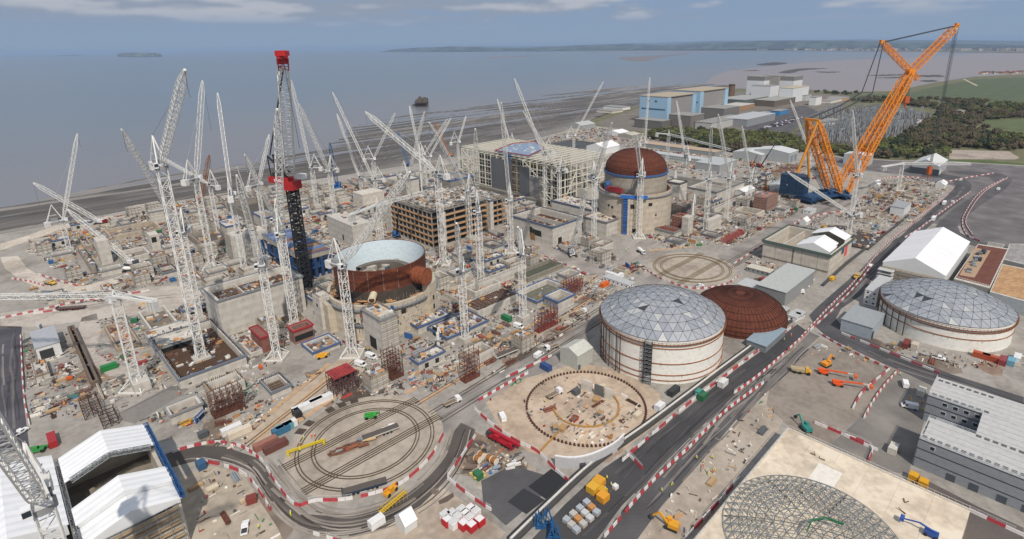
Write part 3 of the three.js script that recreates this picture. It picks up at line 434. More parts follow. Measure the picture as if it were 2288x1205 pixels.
// mobile and crawler cranes
function mobileCrane(a) {
  const B = G(...a.b), o = thing(a.name || 'crawler_crane', a.label, 'crane', B, 0, undefined), T = chooseTip(a.tip, V3(B.x, 2.5, B.z), a.L, a.el || 1.1).sub(B);
  const d = V3(T.x, 0, T.z).normalize(), s = V3(-d.z, 0, d.x), yaw = Math.atan2(-d.z, d.x), k = a.k || 1, q = (b, f, g, y, l, h, w) => b.ybox(d.x * f + s.x * g, y, d.z * f + s.z * g, l, h, w, yaw);
  const tr = mb('#3b3c3e'); for (const e of [-1, 1]) q(tr, 0, e * 2.2 * k, 0, 7 * k, 1.3 * k, 1.1 * k); tr.build('crawler_track', M.matte, o);
  const hs = mb(a.body || W.white); q(hs, -1.4 * k, 0, 1.4 * k, 6 * k, 2.2 * k, 3.2 * k); hs.build('machine_house', M.paint, o);
  const cw = mb(a.cw || '#55595c'); q(cw, -5 * k, 0, 1.4 * k, 1.6 * k, 2.6 * k, 3.6 * k); cw.build('counterweight', M.paint, o);
  const cb = mb(a.body || W.white); q(cb, 2 * k, 1.6 * k, 1.4 * k, 1.7 * k, 2.1 * k, 1.3 * k); const c = cb.build('operator_cab', M.paint, o), g = mb('#26313a'); q(g, 2.86 * k, 1.6 * k, 2.2 * k, 0.1, 1.1 * k, 1.15 * k); g.build('window', M.glass, c);
  const P = V3(d.x * 1.2 * k, 2.4 * k, d.z * 1.2 * k), j = mb(a.col || W.crane), w = a.w || 2; if (a.tele) { j.tube(P, P.clone().lerp(T, .5), w * .35, 6).tube(P.clone().lerp(T, .48), T, w * .24, 6); } else j.lattice(P, T, w, Math.round(P.distanceTo(T) / (w * 1.25)), w * 0.1, 0.12);
  j.build('boom', M.paint, o);
  if (!a.tele) { const A = V3(-d.x * 4 * k, 8 * k, -d.z * 4 * k); mb('#80868a').bar(A, P.clone().lerp(T, .97), 0.14).bar(A, V3(-d.x * 5 * k, 3 * k, -d.z * 5 * k), 0.2).bar(A, P, 0.25).build('gantry_and_stays', M.steel, o); }
  mb('#404446').bar(T, V3(T.x, Math.max(3, T.y - (a.hook || 20)), T.z), 0.1).build('hoist_rope', M.steel, o); markDisc(B, 5);
}
[
  { b: [225, 500], tip: [74, 409], L: 70, el: .5, cw: '#8f1f22', w: 2.4, label: 'white crawler crane with dark red counterweight by the sea wall at left' },
  { b: [293, 592], tip: [150, 468], L: 62, el: .6, name: 'mobile_crane', w: 2.2, label: 'white lattice boom mobile crane on the left haul road' },
  { b: [450, 449], tip: [467, 347], L: 52, col: '#a5683a', body: '#a5683a', w: 2.6, k: 1.3, label: 'orange brown crawler crane with upright boom beside the sea wall' },
  { b: [557, 451], tip: [529, 373], L: 36, tele: 1, w: 2, label: 'white telescopic crane left of the black mast near the sea wall' },
  { b: [755, 424], tip: [736, 319], L: 58, col: '#3d6a9a', body: '#2f6ab0', k: 1.6, w: 2.6, label: 'blue crawler crane with blue tipped boom near the sea wall' },
  { b: [914, 372], tip: [888, 293], L: 50, col: '#4b79ad', body: '#3c5f86', w: 2.4, label: 'blue boomed crawler crane behind the long white jib' },
  { b: [1006, 350], tip: [971, 274], L: 52, col: '#c07a38', body: '#c07a38', w: 2.6, label: 'orange boomed crawler crane near the sea wall left of the steel hall' },
  { b: [1279, 572], tip: [1309, 425], L: 62, w: 2.4, name: 'mobile_crane', label: 'white lattice crawler crane at the right of the square concrete basin' },
  { b: [1164, 552], tip: [1193, 462], L: 40, col: '#7f8487', w: 1.8, label: 'grey lattice crawler crane left of the square concrete basin' },
  { b: [1699, 374], tip: [1731, 323], L: 34, tele: 1, col: '#2a2f3c', body: '#a83a30', w: 1.8, label: 'mobile crane with dark telescopic boom before the grey sheds' },
  { b: [1682, 372], tip: [1692, 346], L: 20, tele: 1, col: '#a8302b', body: '#c8742b', w: 1.4, label: 'small mobile crane with red boom before the grey sheds' },
  { b: [886, 530], tip: [890, 470], L: 30, tele: 1, col: '#26282c', body: '#2f68ad', w: 1.8, label: 'blue mobile crane with black telescopic boom behind the open rust cylinder' },
  { b: [1711, 425], tip: [1712, 392], L: 15, tele: 1, col: '#c07a30', body: '#c77d2d', w: 2.2, label: 'orange piling rig left of the blue ballast block' },
].forEach(mobileCrane);
// concrete placing booms on columns
for (const [b, t, label] of [[[1545, 518], 434, 'white concrete placing boom column right of the domed reactor'], [[980, 780], 732, 'white concrete placing boom column right of the open reactor'], [[443, 797], 728, 'white concrete placing boom column in the square pit at left'], [[943, 432], 320, 'tall white column with blue platform near the sea wall'], [[1505, 445], 380, 'thin white column behind the domed reactor']]) {
  const B = G(...b), h = hAt(B, t), o = thing('placing_boom', label, 'concrete boom', B); mb(W.crane).tube(V3(0, 0, 0), V3(0, h * .75, 0), 0.8, 10).build('column', M.paint, o); mb(W.crane).bar(V3(0, h * .7, 0), V3(0.6, h, 0), 0.8).bar(V3(1.5, h * .75, 0), V3(.6, h, 0), 0.6).build('folded_boom', M.paint, o); mb('#9aa0a2').cbox(0, h * .45, 0, 3, 0.3, 3).build('platform', M.paint, o);
}

{ // the giant orange ring crane
  const Fp = G(1878, 442), Tg = G(2064, 409), u = V3(Tg.x - Fp.x, 0, Tg.z - Fp.z).normalize(), s = V3(-u.z, 0, u.x);
  const onPlane = (x, y, off = 0) => { const d = ray(x, y), n = s, o = camera.position.clone().sub(Fp.clone().addScaledVector(s, off)); return camera.position.clone().addScaledVector(d, -o.dot(n) / d.dot(n)).sub(Fp); };
  const o = thing('ring_crane', 'giant orange lattice ring crane with crossed jib and dark blue ballast at right', 'crane', Fp);
  const head = onPlane(2035, 160), tip = onPlane(2139, 57), strut = onPlane(1971, 95), foot = V3(0, 7, 0), mt = onPlane(1815, 268);
  const A = (p, q) => p.clone().addScaledVector(s, q), dir = (p, q) => p.clone().sub(q).normalize();
  const bm = mb(W.carl); for (const q of [-1, 1]) { const a = A(foot, q * 6.5), b = A(head, q * 2.4); bm.lattice(a, b, 4.4, 26, 0.72, 0.07, 4.4, 0.36); } for (const t of [.17, .34, .55, .72, .86]) { const f = A(foot.clone().lerp(head, t), -lerp(6.5, 2.4, t)), g = A(foot.clone().lerp(head, t), lerp(6.5, 2.4, t)); bm.lattice(f, g, 3, 3, 0.5); } bm.build('main_boom', M.paint, o);
  const ms = mb(W.carl), mf = V3(0, 7, 0).addScaledVector(u, -9); for (const q of [-1, 1]) ms.lattice(A(mf, q * 6.5), A(mt, q * 5.6), 4, 18, 0.75, 0.09, 4, 0.4); ms.bar(A(mt, -7.5), A(mt, 7.5), 2); for (const t of [.5, .72]) ms.bar(A(mf.clone().lerp(mt, t), -6), A(mf.clone().lerp(mt, t + .12), 6), 0.8); ms.build('back_mast', M.paint, o);
  const jb = mb(W.carl); jb.lattice(head, tip, 5, 22, 0.55, 0.08, 5, 0.3); jb.color('#d7d2c8'); const td = dir(tip, head); for (const q of [-2.2, 2.2]) for (let k = 0; k < 3; k++) jb.bar(A(tip.clone().addScaledVector(td, -4 - k * 6), q), A(tip.clone().addScaledVector(td, -7 - k * 6), q), 0.7); jb.color(W.carl).cbox(tip.x, tip.y - 1, tip.z, 3, 3, 3); jb.build('jib', M.paint, o);
  const st = mb(W.carl); st.lattice(head, strut, 4, 13, 0.5, 0.1, 4, 0.28).cbox(strut.x, strut.y - 1, strut.z, 3, 3, 3); const sd = dir(head, strut); st.lattice(head, head.clone().addScaledVector(sd, 14), 3.4, 4, 0.45); st.cbox(head.x, head.y - 2.5, head.z, 5, 5, 5); st.build('jib_strut', M.paint, o);
  const rp = mb('#3d4146'), sp = onPlane(1938, 207), wn = onPlane(1887, 237); for (const q of [-1, 1]) { rp.bar(A(strut, q * 1.5), A(sp, q * 5), 0.6).bar(A(sp, q * 5), A(wn, q * 4), 0.9).bar(A(wn, q * 4), A(mt, q * 5.6), 0.9).bar(A(strut, q * 1.4), A(tip, q * 1.4), 0.6); } rp.bar(A(sp, -5), A(sp, 5), 0.4); rp.build('pendant', M.steel, o);
  const pd = mb('#c98424'); const cwc = G(1800, 452).sub(Fp), top = V3(cwc.x, 30, cwc.z); for (const q of [-1, 1]) { const t0 = A(mt, q * 5.8), b = onPlane(q < 0 ? 1808 : 1782, q < 0 ? 396 : 386, q * 5.8); pd.tube(t0, b, 1.1, 8); } pd.build('ballast_tie', M.paint, o);
  const ty = hAt(Tg, 384), hk = mb('#3c4043'); for (const [p, q] of [[-1.2, -1], [1.2, -1], [-1.2, 1], [1.2, 1], [0, 0]]) hk.bar(A(tip.clone().addScaledVector(u, q), p), A(V3(tip.x + u.x * q * .5, ty + 5, tip.z + u.z * q * .5), p * .7), 0.22); hk.build('hoist_rope', M.steel, o);
  mb('#b5561f').cbox(tip.x, ty - 3, tip.z, 3.4, 8, 3.4).color('#b5561f').tube(V3(tip.x, ty - 8, tip.z), V3(tip.x, ty - 3, tip.z), 0.6, 8).build('hook_block', M.paint, o);
  const h2y = hAt(head.clone().add(Fp), 218), h2 = mb('#3c4043'), hx = head.clone().addScaledVector(u, 1); for (const q of [-1.4, -.5, .5, 1.4]) h2.bar(A(hx, q), A(V3(hx.x, h2y, hx.z), q), 0.22); h2.build('hoist_rope', M.steel, o); mb('#b5561f').cbox(hx.x, h2y - 5, hx.z, 4, 6, 3.4).tube(V3(hx.x, h2y - 10, hx.z), V3(hx.x, h2y - 5, hx.z), 0.8, 8).build('hook_block', M.paint, o);
  // chassis, bogies and stacked ballast
  const yaw = Math.atan2(-u.z, u.x), q = (b, p, y, l, h, w) => b.ybox(p.x, y, p.z, l, h, w, yaw), ch = mb('#1f4468'), mid = V3(0, 0, 0).lerp(cwc, .5);
  q(ch, mid, 4, cwc.length() + 8, 2.4, 15); for (let k = 0; k < 5; k++) for (const e of [-1, 1]) q(ch.tint('#234b70', .2), A(V3(0, 0, 0).lerp(cwc, -.02 + k * .16), e * 5), 6.2, 3.2, 2.4, 3); ch.build('chassis', M.paint, o);
  for (const e of [0.02, 1]) { const b = mb('#1b3a5a'), c = V3(0, 0, 0).lerp(cwc, e); q(b, c, 2.6, 10, 1.4, 18); for (let k = -4; k <= 4; k++) for (const z of [-2.4, 2.4]) { const p = A(c.clone().addScaledVector(u, z), k * 2); b.tube(p.clone().setY(1.1), A(p.clone().setY(1.1), .9), 1.1, 8); } b.build('bogie', M.paint, o); }
  const f = fpt([1793, 452], [1757, 434], [1822, 449]), Nl = f.N.clone().sub(Fp), bt = hAt(f.N, 396) , rows = 9, bl = mb();
  for (let r = 0; r < rows; r++) for (let c2 = 0; c2 < 3; c2++) for (let e = 0; e < 2; e++) { const hh = (bt - 5) / rows, wl = f.wl / 3, wr = Math.min(f.wr, 16) / 2, p = world(Nl, (e + .5) * wr, -(c2 + .5) * wl, 5 + r * hh); const blk = mb().tint('#1c3a55', .18).ybox(p.x, p.y, p.z, wr - .25, hh - .12, wl - .25, Y45); blk.build('ballast_block', M.paint, o); }
  markDisc(Fp, 14); markDisc(Fp.clone().add(cwc), 14); mark(gpoly([[1757, 440], [1800, 425], [1900, 435], [1905, 455], [1810, 468]]));
}
{ // heavy luffing crane with black mast, red deck and red jib head
  const B = G(684, 642), Hm = hAt(B, 411), o = thing('heavy_tower_crane', 'heavy tower crane with black mast, red slewing deck and red tipped white jib', 'tower crane', B);
  const m = mb('#1f2124'); m.lattice(V3(0, 0, 0), V3(0, Hm, 0), 5, 22, 0.6, 0, 5, 0.45); m.build('mast', M.matte, o);
  for (let k = 0; k < 22; k++) { const c = mb('#26282b'); for (let e = 0; e < 3; e++) c.cbox(rr(-1.5, 1.5), k * Hm / 22 + rr(.2, 1), rr(-1.5, 1.5), rr(1, 3), rr(.3, 1.6), rr(1, 3)); c.build('climbing_platform', M.matte, o); }
  const P = V3(0, Hm + 5, 0), T = chooseTip([632, 150], P.clone().add(B), 92, 1.3).sub(B), d = V3(T.x, 0, T.z).normalize();
  // deck lies along the picture, ballast to the left
  const e = G(607, 404, Hm + 1).sub(B).setY(0), el = e.length(); e.normalize(); const yaw = Math.atan2(-e.z, e.x), q = (b, f, y, l, h, w, g = 0) => b.ybox(e.x * f - e.z * g, Hm + y, e.z * f + e.x * g, l, h, w, yaw);
  const rd = mb('#a81c20'); q(rd, 0, -3, 7.6, 5, 7.6); q(rd, el * .5, 0.4, el, 3.6, 5); rd.build('slewing_deck', M.paint, o);
  const cv = document.createElement('canvas'); cv.width = 256; cv.height = 64; const g2 = cv.getContext('2d'); g2.fillStyle = '#a81c20'; g2.fillRect(0, 0, 256, 64); g2.fillStyle = '#f2eeee'; g2.font = 'bold 52px sans-serif'; g2.textAlign = 'center'; g2.textBaseline = 'middle'; g2.fillText('MARR', 128, 34); const tx = new THREE.CanvasTexture(cv); tx.colorSpace = THREE.SRGBColorSpace;
  const sg = new THREE.Mesh(new THREE.PlaneGeometry(9, 2.6), new THREE.MeshStandardMaterial({ map: tx, roughness: .6 })); sg.name = 'sign_panel'; const nrm = V3(-e.z, 0, e.x); if (nrm.dot(camera.position.clone().sub(B)) < 0) nrm.negate(); sg.position.set(e.x * el * .52, Hm + 2.2, e.z * el * .52).addScaledVector(nrm, 2.56); sg.rotation.y = Math.atan2(nrm.x, nrm.z); o.add(sg);
  const mc = mb('#2a2c2f'); for (let k = 0; k < 4; k++) q(mc, 3 + k * 2.4, 4, 2, 2.2, 3.4); mc.build('winch', M.matte, o);
  const cb = mb('#e4e6e4'); q(cb, -6.5, 3, 4.5, 3, 3, 1.5); cb.build('operator_cab', M.paint, o);
  const j = mb(W.crane); j.lattice(P, T, 4.8, 26, 0.4, 0.06, 4.4, 0.2); j.build('jib', M.paint, o);
  const T2 = T.clone().addScaledVector(T.clone().sub(P).normalize(), 8), jh = mb('#b01a1f'); jh.lattice(T, T2, 4, 3, 0.45); jh.cbox(T.x, T.y + 1.2, T.z, 3.2, 4, 3.2); jh.cbox(T2.x, T2.y - .6, T2.z, 4.4, 2, 4.4); jh.build('jib_head', M.paint, o);
  const A = G(608, 346, Hm).sub(B); const Ap = e.clone().multiplyScalar(el * .9).setY(hAt(B.clone().addScaledVector(e, el * .9), 347)); const af = mb('#232528'); for (const g of [-2, 2]) { const n = V3(-e.z * g, 0, e.x * g); af.bar(P.clone().add(n), Ap.clone().add(n), 0.8).bar(Ap.clone().add(n), e.clone().multiplyScalar(el * .85).setY(Hm + 3).add(n), 0.5); } af.build('a_frame', M.matte, o);
  mb('#2b2e31').bar(Ap, T.clone().lerp(P, .02), 0.55).build('pendant_rope', M.steel, o);
  mb('#33373a').bar(T2, V3(T2.x + 2, T2.y - 40, T2.z), 0.14).build('hoist_rope', M.steel, o); markDisc(B, 6);
}

// ---------- large buildings ----------
const away = (p) => V3(p.x, 0, p.z).normalize();
function holes(b, face, list, wl, wr) { for (const [u, y, w, h] of list) { b.color('#20211f'); if (face === 'l') b.box(-0.06, y, -u * wl - w / 2, 0.1, h, w); else b.box(u * wr - w / 2, y, -0.05, w, h, 0.1); } }
function rebarFringe(o, x0, z0, x1, z1, y, gap = 0.9, col = W.rebar) {
  const b = mb(col), L = Math.hypot(x1 - x0, z1 - z0), n = Math.max(2, Math.round(L / gap)); for (let i = 0; i <= n; i++) { const t = i / n, x = lerp(x0, x1, t), z = lerp(z0, z1, t); b.bar(V3(x, y, z), V3(x + rr(-.1, .1), y + rr(.9, 1.7), z + rr(-.1, .1)), 0.13); }
  const m = b.build('starter_bars', M.rust, o); m.userData.kind = 'stuff'; return m;
}
function scaffold(o, x0, z0, x1, z1, y0, y1, col = '#8c8f90') { // tube scaffold along a wall line
  const b = mb(col), L = Math.hypot(x1 - x0, z1 - z0), n = Math.max(1, Math.round(L / 2.6)), dx = (x1 - x0) / L, dz = (z1 - z0) / L, nx = -dz * 1.1, nz = dx * 1.1, lv = Math.max(1, Math.round((y1 - y0) / 2.2));
  for (let i = 0; i <= n; i++) for (const s of [0, 1]) { const t = L * i / n; b.bar(V3(x0 + dx * t + nx * s, y0, z0 + dz * t + nz * s), V3(x0 + dx * t + nx * s, y1 + 1, z0 + dz * t + nz * s), 0.12); }
  for (let k = 1; k <= lv; k++) { const y = lerp(y0, y1, k / lv); b.tint('#a08a68', .2).bar(V3(x0 + nx / 2, y, z0 + nz / 2), V3(x1 + nx / 2, y, z1 + nz / 2), 1.1, 0.1); b.color(col); for (const s of [0, 1]) b.bar(V3(x0 + nx * s, y + 1, z0 + nz * s), V3(x1 + nx * s, y + 1, z1 + nz * s), 0.1); }
  b.build('scaffold', M.matte, o);
}
// a cast concrete structure on the site grid: solid, or open with four walls
function concrete(label, near, left, right, top, o = {}) {
  const f = o.f || fpt(near, left, right), h = top > 60 ? hAt(f.N, top) : top, wl = Math.max(2, f.wl), wr = Math.max(2, f.wr), t = o.t || 0.9, col = o.col || W.conc, T = thing(o.name || 'concrete_structure', label, o.cat || 'concrete structure', f.N, Y45, o.group);
  const part = (x, z, w, d, y0 = 0, hh = h) => { const b = mb().tint(col, .05); b.box(x, y0, z - d, w, hh, d); return b; };
  if (o.open) { for (const [x, z, w, d] of [[0, 0, wr, t], [0, -wl + t, wr, t], [0, -t, t, wl - 2 * t], [wr - t, -t, t, wl - 2 * t]]) part(x, z, w, d).build('wall', M.concrete, T); mb(o.floor || '#8b8378').box(t, 0.05, -wl + t, wr - 2 * t, h * (o.fl ?? .25), wl - 2 * t).build('floor', M.concrete, T); for (let k = 1; k < (o.parts || 1); k++) { const x = wr * k / o.parts; part(x, -t, .6, wl - 2 * t, 0.1, h * .9).build('partition_wall', M.concrete, T); } }
  else part(0, 0, wr, wl).build('block', M.concrete, T);
  if (o.l || o.r) { const b = mb(); holes(b, 'l', o.l || [], wl, wr); holes(b, 'r', o.r || [], wl, wr); b.build('opening', M.dark, T); }
  if (o.rail) { const b = mb(o.rail); for (const [x, z, w, d] of [[-.5, .5, wr + 1, .5], [-.5, -wl, wr + 1, .5], [-.5, 0, .5, wl], [wr, 0, .5, wl]]) b.box(x, h + (o.ry || -0.5), z - d, w, 1, d); b.build('edge_platform', M.paint, T); }
  if (o.bars) { for (const [a, c, d, e] of [[.4, -.4, wr - .4, -.4], [.4, -.4, .4, -wl + .4], [wr - .4, -.4, wr - .4, -wl + .4], [.4, -wl + .4, wr - .4, -wl + .4]]) rebarFringe(T, a, c, d, e, h, 0.8, o.bars === 1 ? W.rebar : o.bars); }
  if (o.mat) { const b = mb(); for (let x = 1; x < wr - 1; x += 0.7) b.tint(o.mat, .15).box(x, h * (o.open ? o.fl ?? .25 : 1) + 0.06 + rnd() * .2, -wl + 1.2, 0.22, 0.2, wl - 2.4); for (let z = 1.2; z < wl - 1; z += 2) b.box(1, h * (o.open ? o.fl ?? .25 : 1) + .3, -z, wr - 2, .15, .3); const m = b.build('rebar_mat', M.rust, T); m.userData.kind = 'stuff'; }
  if (o.scaf) { if (o.scaf !== 'r') scaffold(T, -0.3, 0, -0.3, -wl, 0, h, o.sc); if (o.scaf !== 'l') scaffold(T, wr, 0.3, 0, 0.3, 0, h, o.sc); }
  if (o.top) { const b = mb(); for (let k = 0; k < o.top; k++) { b.tint(pick([W.tan, W.timber, W.conc, W.grey, '#6b4a3c', '#75869c', '#c9c6be', '#7d6254', '#6e6f70', '#57524c']), .2); b.ybox(rr(1, wr - 1), h * (o.open ? (o.fl ?? .25) : 1) + .02, -rr(1, wl - 1), rr(.5, 3), rr(.2, 1.3), rr(.4, 2), pick([0, 0, Math.PI / 2, rnd() * 3])); } const m = b.build('stored_material', M.matte, T); m.userData.kind = 'stuff'; }
  markFp({ N: f.N, wl, wr }); return { T, f, h, wl, wr };
}
function windows(o, rows, wd, ht, face, y0, dy, u0, du, n, xz, frame = '#e6e8e8', gcol = '#27313a') {
  for (let r = 0; r < rows; r++) for (let k = 0; k < n; k++) { const u = u0 + k * du, y = y0 + r * dy, fr = mb(frame), gl = mb(gcol); if (face === 'l') { fr.box(xz - .05, y, -u - wd / 2, .06, ht, wd); gl.box(xz - .08, y + .12, -u - wd / 2 + .12, .05, ht - .24, wd - .24); } else { fr.box(u - wd / 2, y, xz - .01, wd, ht, .06); gl.box(u - wd / 2 + .12, y + .12, xz + .03, wd - .24, ht - .24, .05); } const w = fr.build('window', M.paint, o); gl.build('pane', M.glass, w); }
}
// gabled hall in local axes; ridge along x ('x') or along z ('z')
function gable(T, x0, z0, w, d, he, hr, ridge, wall, roof, o = {}) {
  const b = mb(wall), x1 = x0 + w, z1 = z0 - d, p = (x, y, z) => V3(x, y, z), y0 = o.y0 || 0;
  if (ridge === 'z') { const xm = (x0 + x1) / 2; b.quad(p(x0, y0, z1), p(x0, y0, z0), p(x0, he, z0), p(x0, he, z1)).quad(p(x1, y0, z0), p(x1, y0, z1), p(x1, he, z1), p(x1, he, z0)); for (const z of [z0, z1]) { if (z === z0 && o.openFront) continue; b.quad(p(x0, y0, z), p(x1, y0, z), p(x1, he, z), p(x0, he, z)).tri(p(x0, he, z), p(x1, he, z), p(xm, hr, z)); } }
  else { const zm = (z0 + z1) / 2; b.quad(p(x0, y0, z0), p(x1, y0, z0), p(x1, he, z0), p(x0, he, z0)).quad(p(x1, y0, z1), p(x0, y0, z1), p(x0, he, z1), p(x1, he, z1)); for (const x of [x0, x1]) { if (x === x0 && o.openFront) continue; b.quad(p(x, y0, z1), p(x, y0, z0), p(x, he, z0), p(x, he, z1)).tri(p(x, he, z1), p(x, he, z0), p(x, hr, zm)); } }
  b.build('wall', o.wm || M.sheet, T);
  const n = o.bays || 1, e = o.eave ?? 0.4, L = ridge === 'z' ? d : w, S = ridge === 'z' ? w : d;
  for (let k = 0; k < n; k++) for (const s of [-1, 1]) { const a = L * k / n + (o.gap || 0), c = L * (k + 1) / n - (o.gap || 0), r = mb().tint(roof, .03), m = (S / 2 + e), dy = (hr - he) * e / (S / 2), P = (l, q, y) => ridge === 'z' ? V3(x0 + w / 2 + s * q, y, z0 - l) : V3(x0 + l, y, z0 - d / 2 + s * q);
    const A = P(a, 0, hr), B = P(c, 0, hr), Cc = P(c, m, he - dy), D = P(a, m, he - dy), up = V3(0, 0.22, 0), sag = o.sag || 0, M1 = P((a + c) / 2, 0, hr + sag), M2 = P((a + c) / 2, m, he - dy + sag);
    for (const [q1, q2, q3, q4] of [[A, M1, M2, D], [M1, B, Cc, M2]]) { const t = [q1, q2, q3, q4].map((v) => v.clone().add(up)); r.quad(...t).quad(q4, q3, q2, q1).quad(q4, q3, t[2], t[3]).quad(q1, t[0], t[1], q2); } r.quad(A, D, D.clone().add(up), A.clone().add(up)).quad(B, Cc, Cc.clone().add(up), B.clone().add(up));
    r.build('roof_panel', o.rm || M.paint, T); }
}
function shed(label, near, left, right, top, o = {}) {
  const f = fpt(near, left, right, o.h0 || 0), h = top > 60 ? hAt(f.N, top) : top, T = thing(o.name || 'shed', label, o.cat || 'shed', f.N, Y45); markFp(f);
  if (o.flat) { mb(o.wall || W.grey).box(0, 0, -f.wl, f.wr, h, f.wl).build('wall', M.sheet, T); mb(o.roof || '#b9bcbc').box(-.3, h + .01, -f.wl - .3, f.wr + .6, .3, f.wl + .6).build('roof', M.sheet, T); }
  else gable(T, 0, 0, f.wr, f.wl, h, h + (o.rise || 2.5), o.ridge || 'x', o.wall || W.grey, o.roof || '#c9cccc', { bays: o.bays || 4, ...o });
  for (const [face, u, w, hh, col] of o.doors || []) { const d = mb(col || '#4c545c'); if (face === 'l') d.box(-.1, 0, -u * f.wl - w / 2, .1, hh, w); else d.box(u * f.wr - w / 2, 0, 0.01, w, hh, .1); d.build('door', M.sheet, T); }
  if (o.win) windows(T, ...o.win); return { T, f, h };
}

{ // domed reactor building
  const c = V3(78.2, 0, -427.5), T = thing('reactor_building', 'round concrete reactor building with finished rust coloured steel dome', 'reactor building', c); markDisc(c, 31);
  const toCam = away(c).negate(), f23 = c.clone().addScaledVector(toCam, 24), f28 = c.clone().addScaledVector(toCam, 28.5), hw = hAt(f28, 437), hs = hAt(f23, 389), hi = hs - 2, a0 = Math.atan2(toCam.z, toCam.x);
  mb('#bfb5a6').lathe(0, 0, [[28.5, 0], [28.5, hw], [26.8, hw], [26.8, hw - 8]], 80).build('outer_wall', M.concrete, T);
  mb('#a39c90').lathe(0, 0, [[24.2, hw - 8], [24.2, hi]], 80).build('inner_wall', M.concrete, T); mb('#4d443e').lathe(0, 0, [[26.8, hw - 7], [24.2, hw - 7]], 60).build('annular_floor', M.dark, T);
  mb('#3f5f8c').lathe(0, 0, [[24.5, hi - 1.2], [25, hi - .8], [25, hi + .5], [24, hi + .5]], 80).build('blue_walkway', M.paint, T);
  const prof = []; for (let k = 0; k <= 18; k++) { const t = k / 18 * Math.PI / 2; prof.push([23.6 * Math.pow(Math.cos(t), 0.86) + .01, hs + 14.5 * Math.sin(t)]); }
  mb(W.rust).lathe(0, 0, [[23.6, hi], ...prof], 96).build('dome', M.rust, T);
  for (const k of [1, 3, 6, 9, 12, 15]) mb('#46241a').lathe(0, 0, [[prof[k][0] + .12, prof[k][1] - .12], [prof[k][0] + .12, prof[k][1] + .12]], 72).build('ring_seam', M.rust, T);
  for (let i = 0; i < 56; i++) { const t = i / 56 * 2 * Math.PI, b = mb('#4b271b'); for (let k = 0; k < (i % 2 ? 15 : 17); k++) b.bar(V3(prof[k][0] * Math.cos(t), prof[k][1] + .06, prof[k][0] * Math.sin(t)), V3(prof[k + 1][0] * Math.cos(t), prof[k + 1][1] + .06, prof[k + 1][0] * Math.sin(t)), 0.16); b.build('meridian_seam', M.rust, T); }
  const P = (r, da, y) => V3(r * Math.cos(a0 + da), y, r * Math.sin(a0 + da));
  const rb = mb('#7d3f3a'); for (let i = 0; i < 110; i++) { const t = i / 110 * 2 * Math.PI; rb.bar(V3(27.6 * Math.cos(t), hw, 27.6 * Math.sin(t)), V3(27.6 * Math.cos(t), hw + rr(.6, 2), 27.6 * Math.sin(t)), .2); } rb.build('starter_bars', M.rust, T).userData.kind = 'stuff';
  const pl = mb('#7a7f84'); pl.lathe(0, 0, [[28.6, hw - 2.2], [29.9, hw - 2], [29.9, hw - 1.7], [28.6, hw - 1.7]], 72); for (let i = 0; i < 60; i++) { const t = i / 60 * 6.283; pl.bar(V3(29.8 * Math.cos(t), hw - 2, 29.8 * Math.sin(t)), V3(29.8 * Math.cos(t), hw + .2, 29.8 * Math.sin(t)), .14); } pl.build('edge_platform', M.matte, T);
  const bs = mb('#2d5a96'), ps = P(29, .18, 0); for (let k = 0; k < 14; k++) bs.tint('#2d5a96', .18).ybox(ps.x, k * hw / 14, ps.z, 5.4, hw / 14 - .35, 3.4, -a0 + Math.PI / 2 - .2); bs.build('stair_tower', M.paint, T);
  const p2 = P(28.9, -.02, 0), bt = mb('#c6bba9'); bt.ybox(p2.x, 0, p2.z, 11, hw - 2, 3.6, -a0 + Math.PI / 2); bt.build('buttress', M.concrete, T); const op = mb('#1e1f20'); for (const [da, y, w, h] of [[.05, hw * .68, 3, 3.4], [-.1, hw * .64, 1.6, 6], [-.02, 2, 3.4, 3]]) { const q = P(30.75, da, y); op.ybox(q.x, y, q.z, w, h, .12, -a0 + Math.PI / 2); } for (const [da, y, w, h] of [[-.42, hw * .72, 3, 2.4], [-.6, hw * .45, 1.4, 1.4], [.62, hw * .6, 1.8, 1.8], [.75, hw * .63, 1.6, 1.6], [.56, hw * .36, 3, 2]]) { const q = P(28.5, da, y); op.ybox(q.x, y, q.z, w, h, .3, -(a0 + da) + Math.PI / 2); } op.build('opening', M.dark, T);
  const bn = mb('#2f68b5'); for (const [da, y, w] of [[.1, hw - 2, 15], [-.16, hw - 2, 9]]) { const q = P(30.2, da, y); bn.ybox(q.x, y, q.z, w, 2.2, 2.4, -(a0 + da) + Math.PI / 2); } bn.build('formwork_platform', M.paint, T); const b2 = mb('#3564a0'), q2 = P(25.8, .95, 0); for (let k = 0; k < 5; k++) b2.tint('#3564a0', .2).ybox(q2.x, hw - 6 + k * 2.6, q2.z, 3, 2.2, 3, rnd()); b2.build('stair_tower', M.paint, T);
  const rc = mb('#9c2d31'), q3 = P(27.7, .58, 0); rc.ybox(q3.x, hw + 1, q3.z, 13, 3.6, 2.4, -(a0 + .58) + Math.PI / 2); rc.build('red_formwork', M.sheet, T);
}
